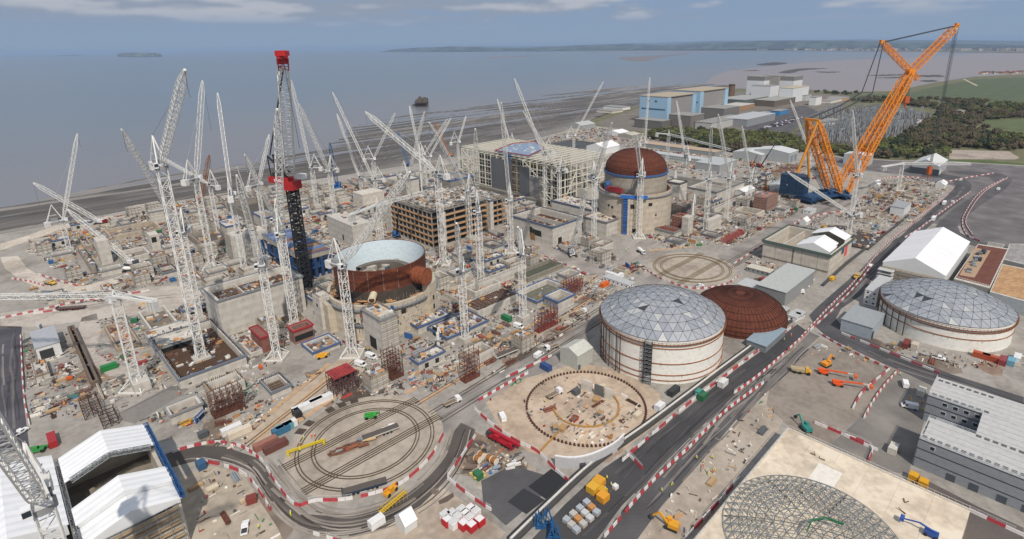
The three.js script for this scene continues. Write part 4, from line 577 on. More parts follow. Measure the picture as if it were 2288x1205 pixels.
{ // open reactor building
  const c = V3(-83.2, 0, -276), T = thing('reactor_building', 'round concrete reactor building with open rust steel liner, pale blue inside', 'reactor building', c); markDisc(c, 30);
  const toCam = away(c).negate(), f23 = c.clone().addScaledVector(toCam, 23.5), f28 = c.clone().addScaledVector(toCam, 28), hw = hAt(f28, 682), h0 = hAt(f23, 650), h1 = hAt(f23, 605), a0 = Math.atan2(toCam.z, toCam.x), P = (r, da, y) => V3(r * Math.cos(a0 + da), y, r * Math.sin(a0 + da));
  mb('#c6bcab').lathe(0, 0, [[28, 0], [28, hw], [26.4, hw], [26.4, hw - 6]], 80).build('outer_wall', M.concrete, T); mb('#4a423c').lathe(0, 0, [[26.4, hw - 5.5], [20, hw - 5.5]], 60).build('annular_floor', M.dark, T);
  const rg = [0, .26, .5, .75, 1].map((t) => lerp(h0, h1, t)); for (let k = 0; k < 4; k++) for (let i = 0; i < 20; i++) { const t = i / 20 * 6.2832; mb().tint(i % 7 === k ? W.rustL : W.rust, .1).lathe(0, 0, [[23.5, rg[k]], [23.5, rg[k + 1] - .1]], 6, t, t + .3095).build('liner_plate', M.rust, T); }
  for (const y of rg) mb('#7b4630').lathe(0, 0, [[23.62, y - .22], [23.62, y + .12]], 80).build('ring_stiffener', M.rust, T);
  mb('#4a4540').lathe(0, 0, [[23.5, h0 - 10], [23.5, h0 - .1]], 80).build('lower_liner', M.rust, T); mb('#d3e2e8').lathe(0, 0, [[23.1, h1], [23.1, h0 - 8]], 80).build('liner_inside', M.paint, T); mb('#5e3a2a').lathe(0, 0, [[23.62, h1], [23.1, h1]], 80).build('liner_rim', M.rust, T); mb('#7d7770').lathe(0, 0, [[23.1, h0 - 4], [.01, h0 - 4]], 48).build('liner_floor', M.dark, T);
  const inn = mb(); for (let k = 0; k < 90; k++) { const r = Math.sqrt(rnd()) * 20, t = rnd() * 6.28; inn.tint(pick(['#8d8a84', '#6f5a4c', '#9c9890', '#50575e', '#b5afa4']), .2).ybox(r * Math.cos(t), h0 - 3.9, r * Math.sin(t), rr(1, 5), rr(.5, 4.5), rr(1, 4), rnd() * 3); } inn.build('inner_works', M.matte, T).userData.kind = 'stuff';
  mb('#6e6963').lathe(0, 0, [[16, h0 - 4], [16, h0 + 1.5], [13, h0 + 1.5], [13, h0 - 4]], 40, a0 + 2.2, a0 + 4.6).build('inner_wall', M.concrete, T);
  // hatches
  const ha = a0 - .78, hd = V3(Math.cos(ha), 0, Math.sin(ha)), hc = hd.clone().multiplyScalar(23).setY(lerp(h0, h1, .36)), he = hd.clone().multiplyScalar(31).setY(hc.y); mb(W.rustL).tube(hc, he, 4.3, 28, false).build('equipment_hatch', M.rust, T); mb('#3b2318').tube(hc, he.clone().addScaledVector(hd, -.3), 3.9, 28, true).build('hatch_inside', M.rust, T); for (const t of [.3, .6, .95]) mb('#8b5034').tube(hc.clone().lerp(he, t - .03), hc.clone().lerp(he, t + .03), 4.55, 28, true).build('hatch_ring', M.rust, T);
  const ba = a0 + .2, bd = V3(Math.cos(ba), 0, Math.sin(ba)), bc = bd.clone().multiplyScalar(23).setY(h0 - 1.5), be = bd.clone().multiplyScalar(29).setY(h0 - 2); mb('#d8cdb0').tube(bc, be, 1.8, 20, true).build('access_tube', M.paint, T); mb('#53351f').tube(be, be.clone().addScaledVector(bd, .06), 1.4, 20, true).build('tube_mouth', M.rust, T);
  const pl = mb('#7c8085'); pl.lathe(0, 0, [[28.05, hw - 2.6], [29.6, hw - 2.4], [29.6, hw - 2], [28.05, hw - 2]], 72); for (let i = 0; i < 70; i++) { const t = i / 70 * 6.283; pl.bar(V3(29.5 * Math.cos(t), hw - 2.2, 29.5 * Math.sin(t)), V3(29.5 * Math.cos(t), hw, 29.5 * Math.sin(t)), .14); pl.bar(V3(27.9 * Math.cos(t), hw - 5, 27.9 * Math.sin(t)), V3(29.5 * Math.cos(t), hw - 2.3, 29.5 * Math.sin(t)), .2); } pl.build('edge_platform', M.matte, T);
  const sc = mb('#7b7a77'); for (let i = 0; i < 420; i++) { const t = rnd() * 6.283, r = rr(24, 26.4), y = hw - 5; sc.tint('#77736c', .25).bar(V3(r * Math.cos(t), y, r * Math.sin(t)), V3(r * Math.cos(t), y + rr(3, 8), r * Math.sin(t)), .16); if (i % 3 === 0) sc.tint(W.timber, .2).ybox(r * Math.cos(t), y + rr(2, 6), r * Math.sin(t), 3, .2, 1.2, -t + Math.PI / 2); } sc.build('scaffold', M.matte, T).userData.kind = 'stuff';
  for (const [da, w, d, h] of [[.42, 9, 4, hw - 8], [.12, 15, 3, hw - 3], [-.95, 7, 4, hw + 4], [1.15, 6, 6, hw - 2]]) { const q = P(28.4, da, 0); mb('#cabfac').ybox(q.x, 0, q.z, w, h, d, -(a0 + da) + Math.PI / 2).build('buttress', M.concrete, T); }
  const sg = mb('#73777a'); for (const [da, y, w] of [[.1, hw - 4, 17], [.42, hw - 9, 10]]) { const q = P(30.6, da, 0); sg.ybox(q.x, y, q.z, w, .5, 3, -(a0 + da) + Math.PI / 2); for (let k = -3; k <= 3; k++) { const e = P(30.6 + 1.2, da + k * w / 6 / 30.6, 0); sg.bar(V3(e.x, y - 3, e.z), V3(e.x, y + 3.5, e.z), .2); } } for (let k = 0; k < 24; k++) { const e = P(rr(29.6, 32), .1 + rr(-.26, .26), 0); sg.tint(pick(['#73777a', '#8a4a42', '#3a66a0', '#b59462']), .2).ybox(e.x, hw - rr(1, 7), e.z, rr(1, 3), rr(.3, 2), rr(.5, 2), rnd() * 3); } sg.build('scaffold_deck', M.matte, T);
  const op = mb('#22231f'); for (const [da, y, w, h, r] of [[-.32, hw * .62, 2.4, 2.4, 28], [.1, 1.5, 7, 6, 30], [.45, hw * .42, 1.8, 2, 30.4], [.5, hw * .58, 1.2, 1.2, 30.4], [-.95, hw * .7, 1.2, 2.2, 30.5], [-.95, hw * .4, 1.2, 2.4, 30.5]]) { const q = P(r, da, 0); op.ybox(q.x, y, q.z, w, h, .3, -(a0 + da) + Math.PI / 2); } for (let k = 0; k < 70; k++) { const da = rr(-.75, -.05), q = P(28, da, 0); op.ybox(q.x, rr(4, hw - 5), q.z, .35, .35, .14, -(a0 + da) + Math.PI / 2); } op.build('opening', M.dark, T);
}
function tank(label, c, r, he, rise, opts) {
  const T = thing('storage_tank', label, 'storage tank', c); markDisc(c, r + 1); const toCam = away(c).negate(), a0 = Math.atan2(toCam.z, toCam.x);
  for (let k = 0; k < 5; k++) mb().tint('#e2e1d9', .025).lathe(0, 0, [[r, he * k / 5], [r, he * (k + 1) / 5]], 90).build('shell_course', M.paint, T);
  for (const y of opts.rings) mb('#8d5a35').lathe(0, 0, [[r, y - .18], [r + .3, y - .14], [r + .3, y + .14], [r, y + .18]], 90).build('ring_stiffener', M.rust, T);
  const rg = mb('#7a5339'); rg.lathe(0, 0, [[r, he - 1.9], [r + .9, he - 1.7], [r + .9, he - 1.4], [r, he - 1.5]], 90).lathe(0, 0, [[r + .9, he - .5], [r + .98, he - .3]], 90); for (let i = 0; i < 110; i++) { const t = i / 110 * 6.2832; rg.bar(V3((r + .9) * Math.cos(t), he - 1.6, (r + .9) * Math.sin(t)), V3((r + .9) * Math.cos(t), he - .3, (r + .9) * Math.sin(t)), .12); } rg.build('rim_walkway', M.rust, T);
  const st = mb('#b38a5e'); for (let i = 0; i < 160; i++) { const t = rnd() * 6.283, y = pick(opts.rings) - .2, l = rr(.4, 1.8); st.tint(pick(['#b08a62', '#a8794c', '#c4a98a']), .1).lathe(0, 0, [[r + .03, y - l], [r + .03, y]], 1, t, t + rr(.002, .006)); } st.build('rust_stain', M.rust, T).userData.kind = 'stuff';
  for (const da of opts.pipes || []) { const t = a0 + da; mb('#4a3a30').tube(V3((r + 1) * Math.cos(t), 0, (r + 1) * Math.sin(t)), V3((r + 1) * Math.cos(t), he - 1, (r + 1) * Math.sin(t)), .24, 8).build('downpipe', M.rust, T); }
  // triangular roof sheets on a six-fold grid
  const n = 7, P = (k, j) => { k = Math.max(k, 0); const s = k ? j / k : 0, t = s * Math.PI / 3 + .2, R = (r + .25) * k / n, y = he + .25 + rise * (1 - Math.pow(k / n, 1.9)); return V3(R * Math.cos(t), y, R * Math.sin(t)); };
  const rib = mb('#70757a'), sheets = [];
  for (let k = 0; k < n; k++) for (let s = 0; s < 6; s++) for (let i = 0; i <= k; i++) { const a = P(k, s * k + i), b = P(k + 1, s * (k + 1) + i), d = P(k + 1, s * (k + 1) + i + 1); sheets.push([a, b, d]); if (i < k) sheets.push([a, d, P(k, s * k + i + 1)]); }
  for (const [a, b, d] of sheets) { const m = a.clone().add(b).add(d).multiplyScalar(1 / 3), q = [a, b, d].map((v) => v.clone().lerp(m, .025).setY(lerp(v.y, m.y, .025) + rr(-.015, .03))), ty = rnd() < .012 ? '#4a4d4f' : rnd() < .1 ? '#c9cac6' : rnd() < .2 ? '#a2a7ac' : '#b0b4b7'; if (q[1].clone().sub(q[0]).cross(q[2].clone().sub(q[0])).y < 0) q.reverse(); mb().tint(ty, .035).tri(...q).tri(q[0].clone().setY(q[0].y - .1), q[2].clone().setY(q[2].y - .1), q[1].clone().setY(q[1].y - .1)).build('roof_sheet', M.silver, T); for (const [u, v] of [[a, b], [b, d], [d, a]]) rib.bar(u, v, .15, .12); }
  rib.build('roof_ribs', M.steel, T); return { T, a0 };
}
{
  const fr = G(1496, 861), c1 = V3(56.8, 0, -232.4), he1 = 20, { T, a0 } = tank('white rust banded tank with faceted silver dome near the middle', c1, 27.6, he1, 9.5, { rings: [1.6, 4.2, 9.5, he1 - 3.4], pipes: [.62, .7, .86, .96, 1.05, 1.15] });
  const sc = mb('#b4b7b7'), t = a0 + .16; for (let k = 0; k < 11; k++) for (const e of [-1, 1]) { const p = (d, y, r) => V3(r * Math.cos(t + d), y, r * Math.sin(t + d)), y = k * he1 / 11; sc.bar(p(-.05, y, 28.6), p(.05, y + he1 / 11, 28.6 + .6), .35, .9); sc.bar(p(e * .055, 0, 28.3), p(e * .055, he1, 28.3), .16).bar(p(e * .055, 0, 29.8), p(e * .055, he1, 29.8), .16); sc.bar(p(-.06, y + 1, 29.8), p(.06, y + 1, 29.8), .12).bar(p(-.06, y, 29.2), p(.06, y, 29.2), 1.2, .12); } sc.build('stair_scaffold', M.matte, T);
  const c2 = V3(203.7, 0, -253.6), he2 = 12.4; tank('white rust stained tank with wide faceted grey silver dome at right edge', c2, 27.6, he2, 8.5, { rings: [6.2, he2 - 2.8], pipes: [.5, .62, .75, .9, 1.05, 1.2] });
  // steel dome waiting on the ground
  const f3 = G(1645, 757), c3 = f3.clone().addScaledVector(away(f3), 23.6), D = thing('liner_dome', 'rust coloured steel dome standing on the ground behind the silver tank', 'steel dome', c3); markDisc(c3, 25);
  const pr = []; for (let k = 0; k <= 20; k++) { const u = k / 20 * Math.PI / 2; pr.push([23.6 * Math.pow(Math.cos(u), .9) + .01, 1.5 + 12.6 * Math.sin(u)]); } mb(W.rust).lathe(0, 0, [[23.6, 0], ...pr], 96).build('dome_shell', M.rust, D);
  for (const k of [0, 2, 4, 7, 10, 13, 16, 18]) mb('#3e2016').lathe(0, 0, [[pr[k][0] + .2, pr[k][1] - .2], [pr[k][0] + .2, pr[k][1] + .2]], 72).build('ring_rib', M.rust, D);
  for (let i = 0; i < 64; i++) { const u = i / 64 * 6.2832, b = mb('#40221a'); for (let k = 0; k < (i % 2 ? 17 : 19); k++) b.bar(V3(pr[k][0] * Math.cos(u), pr[k][1] + .1, pr[k][0] * Math.sin(u)), V3(pr[k + 1][0] * Math.cos(u), pr[k + 1][1] + .1, pr[k + 1][0] * Math.sin(u)), .2); b.build('meridian_rib', M.rust, D); }
}
function textSign(T, txt, w, h, x, y, z, ry, bg, fg, font = 'bold 40px sans-serif') { const cv = document.createElement('canvas'); cv.width = 256; cv.height = Math.round(256 * h / w); const g = cv.getContext('2d'); g.fillStyle = bg; g.fillRect(0, 0, 256, cv.height); g.fillStyle = fg; g.font = font; g.textAlign = 'center'; g.textBaseline = 'middle'; const ls = txt.split('\n'); ls.forEach((l, i) => g.fillText(l, 128, cv.height * (i + 1) / (ls.length + 1))); const t = new THREE.CanvasTexture(cv); t.colorSpace = THREE.SRGBColorSpace; const s = new THREE.Mesh(new THREE.PlaneGeometry(w, h), new THREE.MeshStandardMaterial({ map: t, roughness: .7 })); s.name = 'sign_panel'; s.position.set(x, y, z); s.rotation.y = ry; T.add(s); return s; }
{ // square concrete box with white tent roofs on its right half
  const f = fpt([1856, 569], [1715, 531], [1902, 531], 14), wl = 41, wr = 42, h = 13.4, T = thing('concrete_basin', 'large pale concrete box with white tent roofs over its right half', 'concrete building', f.N, Y45); markFp({ N: f.N, wl, wr });
  const col = '#c9c3b8', t = 1; for (const [x, z, w, d] of [[0, 0, wr, t], [0, -wl + t, wr, t], [0, -t, t, wl - 2 * t], [wr - t, -t, t, wl - 2 * t]]) mb(col).box(x, 0, z - d, w, h, d).build('wall', M.concrete, T); mb('#a9a399').box(t, .05, -wl + t, wr - 2, 1, wl - 2).build('floor', M.concrete, T); for (const z of [-wl * .5, -wl * .74]) mb(col).box(t, .1, z, wr - 2, h * .9, .8).build('partition_wall', M.concrete, T);
  const ed = mb('#50625a'); for (const [x, z, w, d] of [[-1, 1, wr + 2, .5], [-1, -wl - .5, wr + 2, .5], [-1, .5, .5, wl + 1], [wr + .5, .5, .5, wl + 1]]) ed.box(x, h - .9, z - d, w, 1.6, d); ed.box(-1, h - 1, -wl, 1, .15, wl).box(0, h - 1, 0, wr, .15, 1); ed.build('edge_walkway', M.paint, T);
  const se = mb('#6d675f'); for (const u of [.17, .4, .54, .8]) se.box(-.05, 0, -u * wl, .1, h - 1, u === .54 ? .9 : .16); se.box(-.35, 2.6, -wl, .3, .25, wl); se.build('joint_and_pipe', M.matte, T);
  textSign(T, '', 5.6, 8, wr * .74, 8.2, .04, 0, '#d8554e', '#fff'); textSign(T, '', 5.4, 4, wr * .58, 9.6, .04, 0, '#41506b', '#fff');
  gable(T, 1.5, -1.5, 14, 19, h + 1.4, h + 5, 'x', '#dcdedd', '#e9ebeb', { bays: 4, wm: M.fabric, rm: M.fabric, y0: h, sag: .12 }); gable(T, 17, -3, 6, 17, h + 1.2, h + 4.6, 'x', '#dcdedd', '#e6e8e8', { bays: 2, wm: M.fabric, rm: M.fabric, y0: h, sag: .1 }); gable(T, 29, -1, 12, 20, h + 2, h + 5.6, 'x', '#cdd0cf', '#e9ebeb', { bays: 3, wm: M.fabric, rm: M.fabric, y0: h, openFront: 1, sag: .12 });
}
{ // tent roofs over a concrete box at the lower left
  const h = 17, N0 = G(400, 1106, h), N = V3(N0.x, 0, N0.z), L = -(() => { const b = G(321, 948, h).sub(N0); return (b.x + b.z) * S2; })() * 1, wl = Math.abs(L), T = thing('tented_basin', 'concrete box under rows of white tent roofs at lower left corner', 'tented building', N, Y45); mark([[-48, 1], [1, 1], [1, -wl - 1], [-48, -wl - 1]].map(([x, z]) => { const p = world(N, x, z); return [p.x, p.z]; }));
  for (const [x, z, w, d] of [[-46, 0, 46, 1], [-46, -wl + 1, 46, 1], [-46, -1, 1, wl - 2], [-1, -1, 1, wl - 2], [-23.4, -1, 1, wl - 2]]) mb('#c6c0b5').box(x, 0, z - d, w, h - 2.5, d).build('wall', M.concrete, T); mb('#8d877d').box(-45, .05, -wl + 1, 44, h * .35, wl - 2).build('floor', M.concrete, T);
  const en = { wm: M.fabric, rm: M.fabric, y0: h - 3, sag: .14 }; const bay = wl / 3;
  gable(T, -22, -wl + bay, 22, bay * .98, h, h + 3.8, 'z', '#d9dcdc', '#e8eaeb', { bays: 6, ...en, openFront: 1 }); gable(T, -22, 0, 22, bay * .5, h - 1.4, h + 2, 'z', '#d9dcdc', '#e8eaeb', { bays: 3, ...en }); gable(T, -22, -bay * .5 - .2, 22, bay * .55, h, h + 3.8, 'z', '#d9dcdc', '#e8eaeb', { bays: 3, ...en });
  gable(T, -46, -wl * .22, 22, wl * .44, h, h + 3.8, 'z', '#d9dcdc', '#e8eaeb', { bays: 6, ...en }); gable(T, -46, -wl * .67, 22, wl * .4, h, h + 3.8, 'z', '#d9dcdc', '#e8eaeb', { bays: 5, ...en });
  const tr = mb('#8f9496'); tr.lattice(V3(-21, h + .2, -wl + bay + .4), V3(-11, h + 3.4, -wl + bay + .4), 1.2, 8, .2).lattice(V3(-11, h + 3.4, -wl + bay + .4), V3(-1, h + .2, -wl + bay + .4), 1.2, 8, .2); tr.build('roof_truss', M.steel, T);
  const bl = mb('#27507f'); bl.lattice(V3(.7, h - .4, 0), V3(.7, h - .4, -wl), 1.1, 20, .3).box(.3, h - 1.6, -wl, .9, .5, wl); bl.build('edge_girder', M.paint, T); mb('#6b6e70').lattice(V3(-22.8, h - .6, 0), V3(-22.8, h - .6, -wl), 1, 18, .25).build('gutter_frame', M.steel, T);
  const sc = mb('#85898a'); for (let k = 0; k < 60; k++) { const x = rr(-21, -2), z = -wl * rr(.36, .64); sc.tint(pick(['#85898a', '#9c9a95', '#7a5a45', '#a33a35']), .2).bar(V3(x, h * .35, z), V3(x + pick([0, 0, 3]), h * .35 + rr(1, 5), z), .2); } sc.build('scaffold', M.matte, T).userData.kind = 'stuff'; scaffold(T, -20, .4, -1, .4, 0, h - 3);
}
{ // square open concrete basin with blue edge in the middle distance
  const { T, wl, wr, h } = concrete('square pale concrete basin with blue edge platforms and half finished rebar deck', [1235, 551], [1146, 520], [1283, 522], 509, { open: 1, t: 1.4, fl: .62, parts: 2, rail: '#46597a', l: [[.5, 3, 3, 7], [.36, 4.5, 9, 4.4]], r: [[.24, .1, 4, 5], [.8, 3, 3, 2.6]], bars: 1, mat: '#6a4a36', top: 120, cat: 'concrete building' }); const d = mb('#8c6a43'); d.box(-.08, .1, -wl * .52, .1, 5.4, 5); d.build('timber_door', M.matte, T);
}
// open storey frames
function openFrame(label, near, left, right, top, lev, nl, nr, name = 'storey_building') {
  const f = fpt(near, left, right), h = hAt(f.N, top), { wl, wr } = f, T = thing(name, label, 'building frame', f.N, Y45); markFp(f);
  for (let k = 1; k <= lev; k++) { const y = h * k / lev, s = mb(W.concD); s.box(0, y - .5, -wl, wr, .5, wl); s.build('floor_slab', M.concrete, T); const e = mb().tint(k === lev ? '#8d8a84' : W.timber, .08); e.box(-.25, y - .6, -wl, .25, 1.05, wl).box(0, y - .6, 0, wr, 1.05, .25); e.build('edge_form', M.matte, T); }
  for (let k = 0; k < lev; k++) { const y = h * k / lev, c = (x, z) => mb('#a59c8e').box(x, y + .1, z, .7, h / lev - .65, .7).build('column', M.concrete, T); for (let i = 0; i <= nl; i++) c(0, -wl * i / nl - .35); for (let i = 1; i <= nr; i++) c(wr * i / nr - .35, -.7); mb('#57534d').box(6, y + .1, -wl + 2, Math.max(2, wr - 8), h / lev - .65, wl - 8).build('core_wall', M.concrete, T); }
  scaffold(T, -.3, 0, -.3, -wl, h - .5, h + 1.4, '#5d646c'); scaffold(T, wr, .3, 0, .3, h - .5, h + 1.4, '#5d646c');
  const b = mb(); for (let k = 0; k < wl * wr / 7; k++) b.tint(pick([W.conc, '#cfccc4', '#a58d6c', W.grey, '#8f785a', '#5b6a78', '#6b4a3c', '#7b7a77']), .2).ybox(rr(1, wr - 1), h + .01, -rr(1, wl - 1), rr(.6, 4), rr(.2, 1.4), rr(.4, 2), pick([0, 1.57, rnd() * 3])); b.build('stored_material', M.matte, T).userData.kind = 'stuff'; return { T, f, h };
}
{ const { T, f, h } = openFrame('long open concrete frame building of six storeys with timber edged floors', [968, 556], [872, 520], [1052, 505], 476, 6, 10, 5); mb(W.conc).box(f.wr * .12, 0, -2, 6, h * .93, 2.3).build('shear_wall', M.concrete, T); mb(W.conc).box(-.5, 0, -f.wl - 7, 9, h * .9, 8).build('shear_wall', M.concrete, T); const o2 = mb('#22231f'); for (let k = 0; k < 6; k++) o2.box(f.wr * .12 + 1, 2 + k * 4, .3, 1.2, 1.4, .08); o2.build('opening', M.dark, T); }
openFrame('second open concrete frame building behind, beside the pale stair tower', [1090, 512], [1000, 478], [1126, 495], 452, 5, 8, 4);
concrete('tall pale concrete stair tower at the end of the second frame building', [1097, 514], [1077, 505], [1102, 511], 449, { l: [[.5, 4, 1.2, 2]], rail: '#5b6474' });
{ // steel hall
  const f = fpt([1243, 470], [1078, 430], [1352, 440]), r = fpt([1250, 373], [1063, 327], [1353, 347], 38), wl = r.wl, wr = r.wr, h = 38, N = r.N, T = thing('turbine_hall', 'huge cream steel frame hall with grey cladding and blue grey roof deck', 'steel building', N, Y45); markFp({ N, wl, wr });
  const col = '#d9d5c6', nl = 15, nr = 9, lv = 6, C1 = mb(col), fr = (x, z) => V3(x, 0, z);
  for (let i = 0; i <= nl; i++) for (const x of [0, wr * .33, wr]) mb(col).box(x - .4, 0, -wl * i / nl - .4, .8, h, .8).build('column', M.paint, T); for (let i = 1; i < nr; i++) for (const z of [0, -wl]) mb(col).box(wr * i / nr - .35, 0, z - .35, .7, h, .7).build('column', M.paint, T);
  for (let k = 1; k <= lv; k++) { const y = h * k / lv, b = mb(col); for (const x of [0, wr * .33, wr]) b.box(x - .3, y - .5, -wl, .6, .6, wl); for (const z of [0, -wl * .35, -wl]) b.box(0, y - .5, z - .3, wr, .6, .6); b.build('beam', M.paint, T); }
  const gr = mb(col); for (let i = 0; i < 32; i++) gr.box(-.2, 2, -wl * (i + .5) / 32, .2, h - 3, .2); for (let i = 0; i < 16; i++) gr.box(wr * (i + .5) / 16, 2, -.2, .22, h - 3, .22); for (let k = 0; k < 10; k++) gr.box(-.2, h * (k + .5) / 10, -wl, .18, .18, wl); gr.build('cladding_rail', M.paint, T);
  for (let i = 0; i <= 18; i++) { const b = mb(col), z = -wl * i / 18; b.lattice(V3(0, h + 1.2, z), V3(wr, h + 1.2, z), 1.4, 16, .24, 0, 2.4, .16); b.build('roof_truss', M.paint, T); } for (let i = 0; i <= 22; i++) mb(col).box(wr * i / 22, h + 2, -wl, .25, .3, wl).build('purlin', M.paint, T);
  const br = mb(col); for (const [a, b] of [[0, .13], [.2, .33], [.87, 1]]) for (let k = 0; k < lv; k += 2) br.bar(V3(-.1, h * k / lv, -wl * a), V3(-.1, h * (k + 2) / lv, -wl * b), .5); for (const [a, b] of [[.1, .35], [.62, .4], [.7, .9]]) br.bar(V3(wr * a, h * .2, .1), V3(wr * b, h * .85, .1), .6); br.build('brace', M.paint, T);
  const cl = (u0, u1, y0, y1) => { const n = Math.round((u1 - u0) * wl / 4); for (let i = 0; i < n; i++) { const a = lerp(u0, u1, i / n), b = lerp(u0, u1, (i + 1) / n); mb().tint('#67696c', .04).box(-.7, y0 * h, -wl * b + .03, .3, (y1 - y0) * h, wl * (b - a) - .06).build('cladding_panel', M.sheet, T); } }; cl(.44, .66, .12, .92); cl(.27, .37, .1, .84);
  mb('#7f7b74').box(-5, 0, -wl, 5, h * .14, wl * .86).build('concrete_plinth', M.concrete, T); scaffold(T, -.8, -wl * .375, -.8, -wl * .435, 0, h, '#6c675f'); mb('#4d678c').box(-1, h - 5, -wl * .5, 3, 8, 5).build('stair_head', M.paint, T);
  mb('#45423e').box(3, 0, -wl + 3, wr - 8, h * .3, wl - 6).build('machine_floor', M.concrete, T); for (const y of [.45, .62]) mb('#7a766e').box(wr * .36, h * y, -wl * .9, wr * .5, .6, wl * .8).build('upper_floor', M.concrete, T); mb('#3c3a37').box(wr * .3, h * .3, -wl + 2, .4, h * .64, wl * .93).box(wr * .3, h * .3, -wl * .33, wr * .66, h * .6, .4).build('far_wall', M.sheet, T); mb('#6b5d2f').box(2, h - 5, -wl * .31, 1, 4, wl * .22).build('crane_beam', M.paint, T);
  const dk = [[1106, 338], [1146, 322], [1196, 318], [1217, 333], [1181, 350]].map(([x, y]) => local(N, G(x, y, h + 3))).map((p) => [p.x, p.z]); mb('#7f93aa').prism(dk, h + 2.5, h + 3).build('roof_deck', M.sheet, T); const rd = mb('#9a4a3c'); dk.forEach((p, i) => { const q = dk[(i + 1) % dk.length]; rd.bar(V3(p[0], h + 3.8, p[1]), V3(q[0], h + 3.8, q[1]), .4, .9); }); rd.build('edge_barrier', M.paint, T); const bb = mb(); for (let k = 0; k < 40; k++) { const p = local(N, G(rr(1125, 1195), rr(322, 342), h + 3)); bb.tint(pick(['#d8dad8', '#9fb2c4', '#c8c6b8']), .1).ybox(p.x, h + 3.05, p.z, rr(1, 5), rr(.2, 1), rr(.3, 1.5), pick([0, 1.57])); } bb.build('stored_sheet', M.matte, T).userData.kind = 'stuff';
  concrete('grey striped concrete stair core at the near corner of the steel hall', [1209, 458], [1188, 450], [1222, 452], 402, { col: '#a3a19d', scaf: 'r' });
}
{ // blue steel table structure under the heavy crane
  const h = 15, f = fpt([671, 576], [633, 515], [734, 553], h), wl = f.wl, wr = f.wr, T = thing('steel_table', 'concrete deck on tall blue steel legs around the black crane mast', 'steel structure', f.N, Y45); markFp(f);
  mb('#a8a398').box(0, h - 2.6, -wl, wr, 2.6, wl).build('deck', M.concrete, T); const s = mb(); for (let i = 0; i < 9; i++) s.tint(pick(['#566b90', '#a07a5c', '#62789c', '#7d5a4c']), .12).box(1 + rnd(), h + .02, -wl * (i + .9) / 9.2, wr - 2 - rnd(), .5, wl / 13); s.build('formwork', M.matte, T); const rl = mb('#3c5f96'); for (const [x0, z0, x1, z1] of [[0, 0, wr, 0], [0, 0, 0, -wl], [wr, 0, wr, -wl], [0, -wl, wr, -wl]]) { const n = 12; for (let i = 0; i <= n; i++) rl.bar(V3(lerp(x0, x1, i / n), h - .4, lerp(z0, z1, i / n)), V3(lerp(x0, x1, i / n), h + 1.3, lerp(z0, z1, i / n)), .18); for (const y of [.7, 1.2]) rl.bar(V3(x0, h + y, z0), V3(x1, h + y, z1), .14); } rl.build('guard_rail', M.paint, T);
  for (let i = 0; i <= 5; i++) for (const e of [0, 1]) { const b = mb('#21426f'), x = e ? wr * i / 5 : -1, z = e ? 1 : -wl * i / 5; b.box(x - .9, 0, z - .9, 1.8, h - 3, 1.8); b.bar(V3(x, h * .35, z), V3(x + (e ? 4 : 0), h - 3, z - (e ? 0 : 4)), .6); b.build('leg', M.paint, T); } mb('#244772').box(-2, h * .42, -wl, 1, 1, wl).box(0, h * .42, 1, wr, 1, 1).build('brace_beam', M.paint, T); mb('#5a5650').box(3, .1, -wl + 3, wr - 6, h * .5, wl - 6).build('core_block', M.concrete, T);
}
// long hall of white fabric
{ const f = fpt([2112, 617], [1975, 585], [2166, 540], 11.5), T = thing('fabric_hall', 'long white fabric hall beside the main road', 'tent hall', f.N, Y45); markFp(f); gable(T, 0, 0, f.wr, f.wl, 11.5, 18, 'x', '#d8dad9', '#e9eaeb', { bays: 15, wm: M.fabric, rm: M.fabric, sag: .1, gap: .05 }); scaffold(T, -1.5, 0, -1.5, -f.wl, 0, 9, '#b5b6b3'); const s = mb('#b9bcb9'); for (let k = 0; k < 5; k++) s.box(-6, k * 2.1, -f.wl - 1, 5, .3, 8); s.build('stair_landing', M.paint, T); }

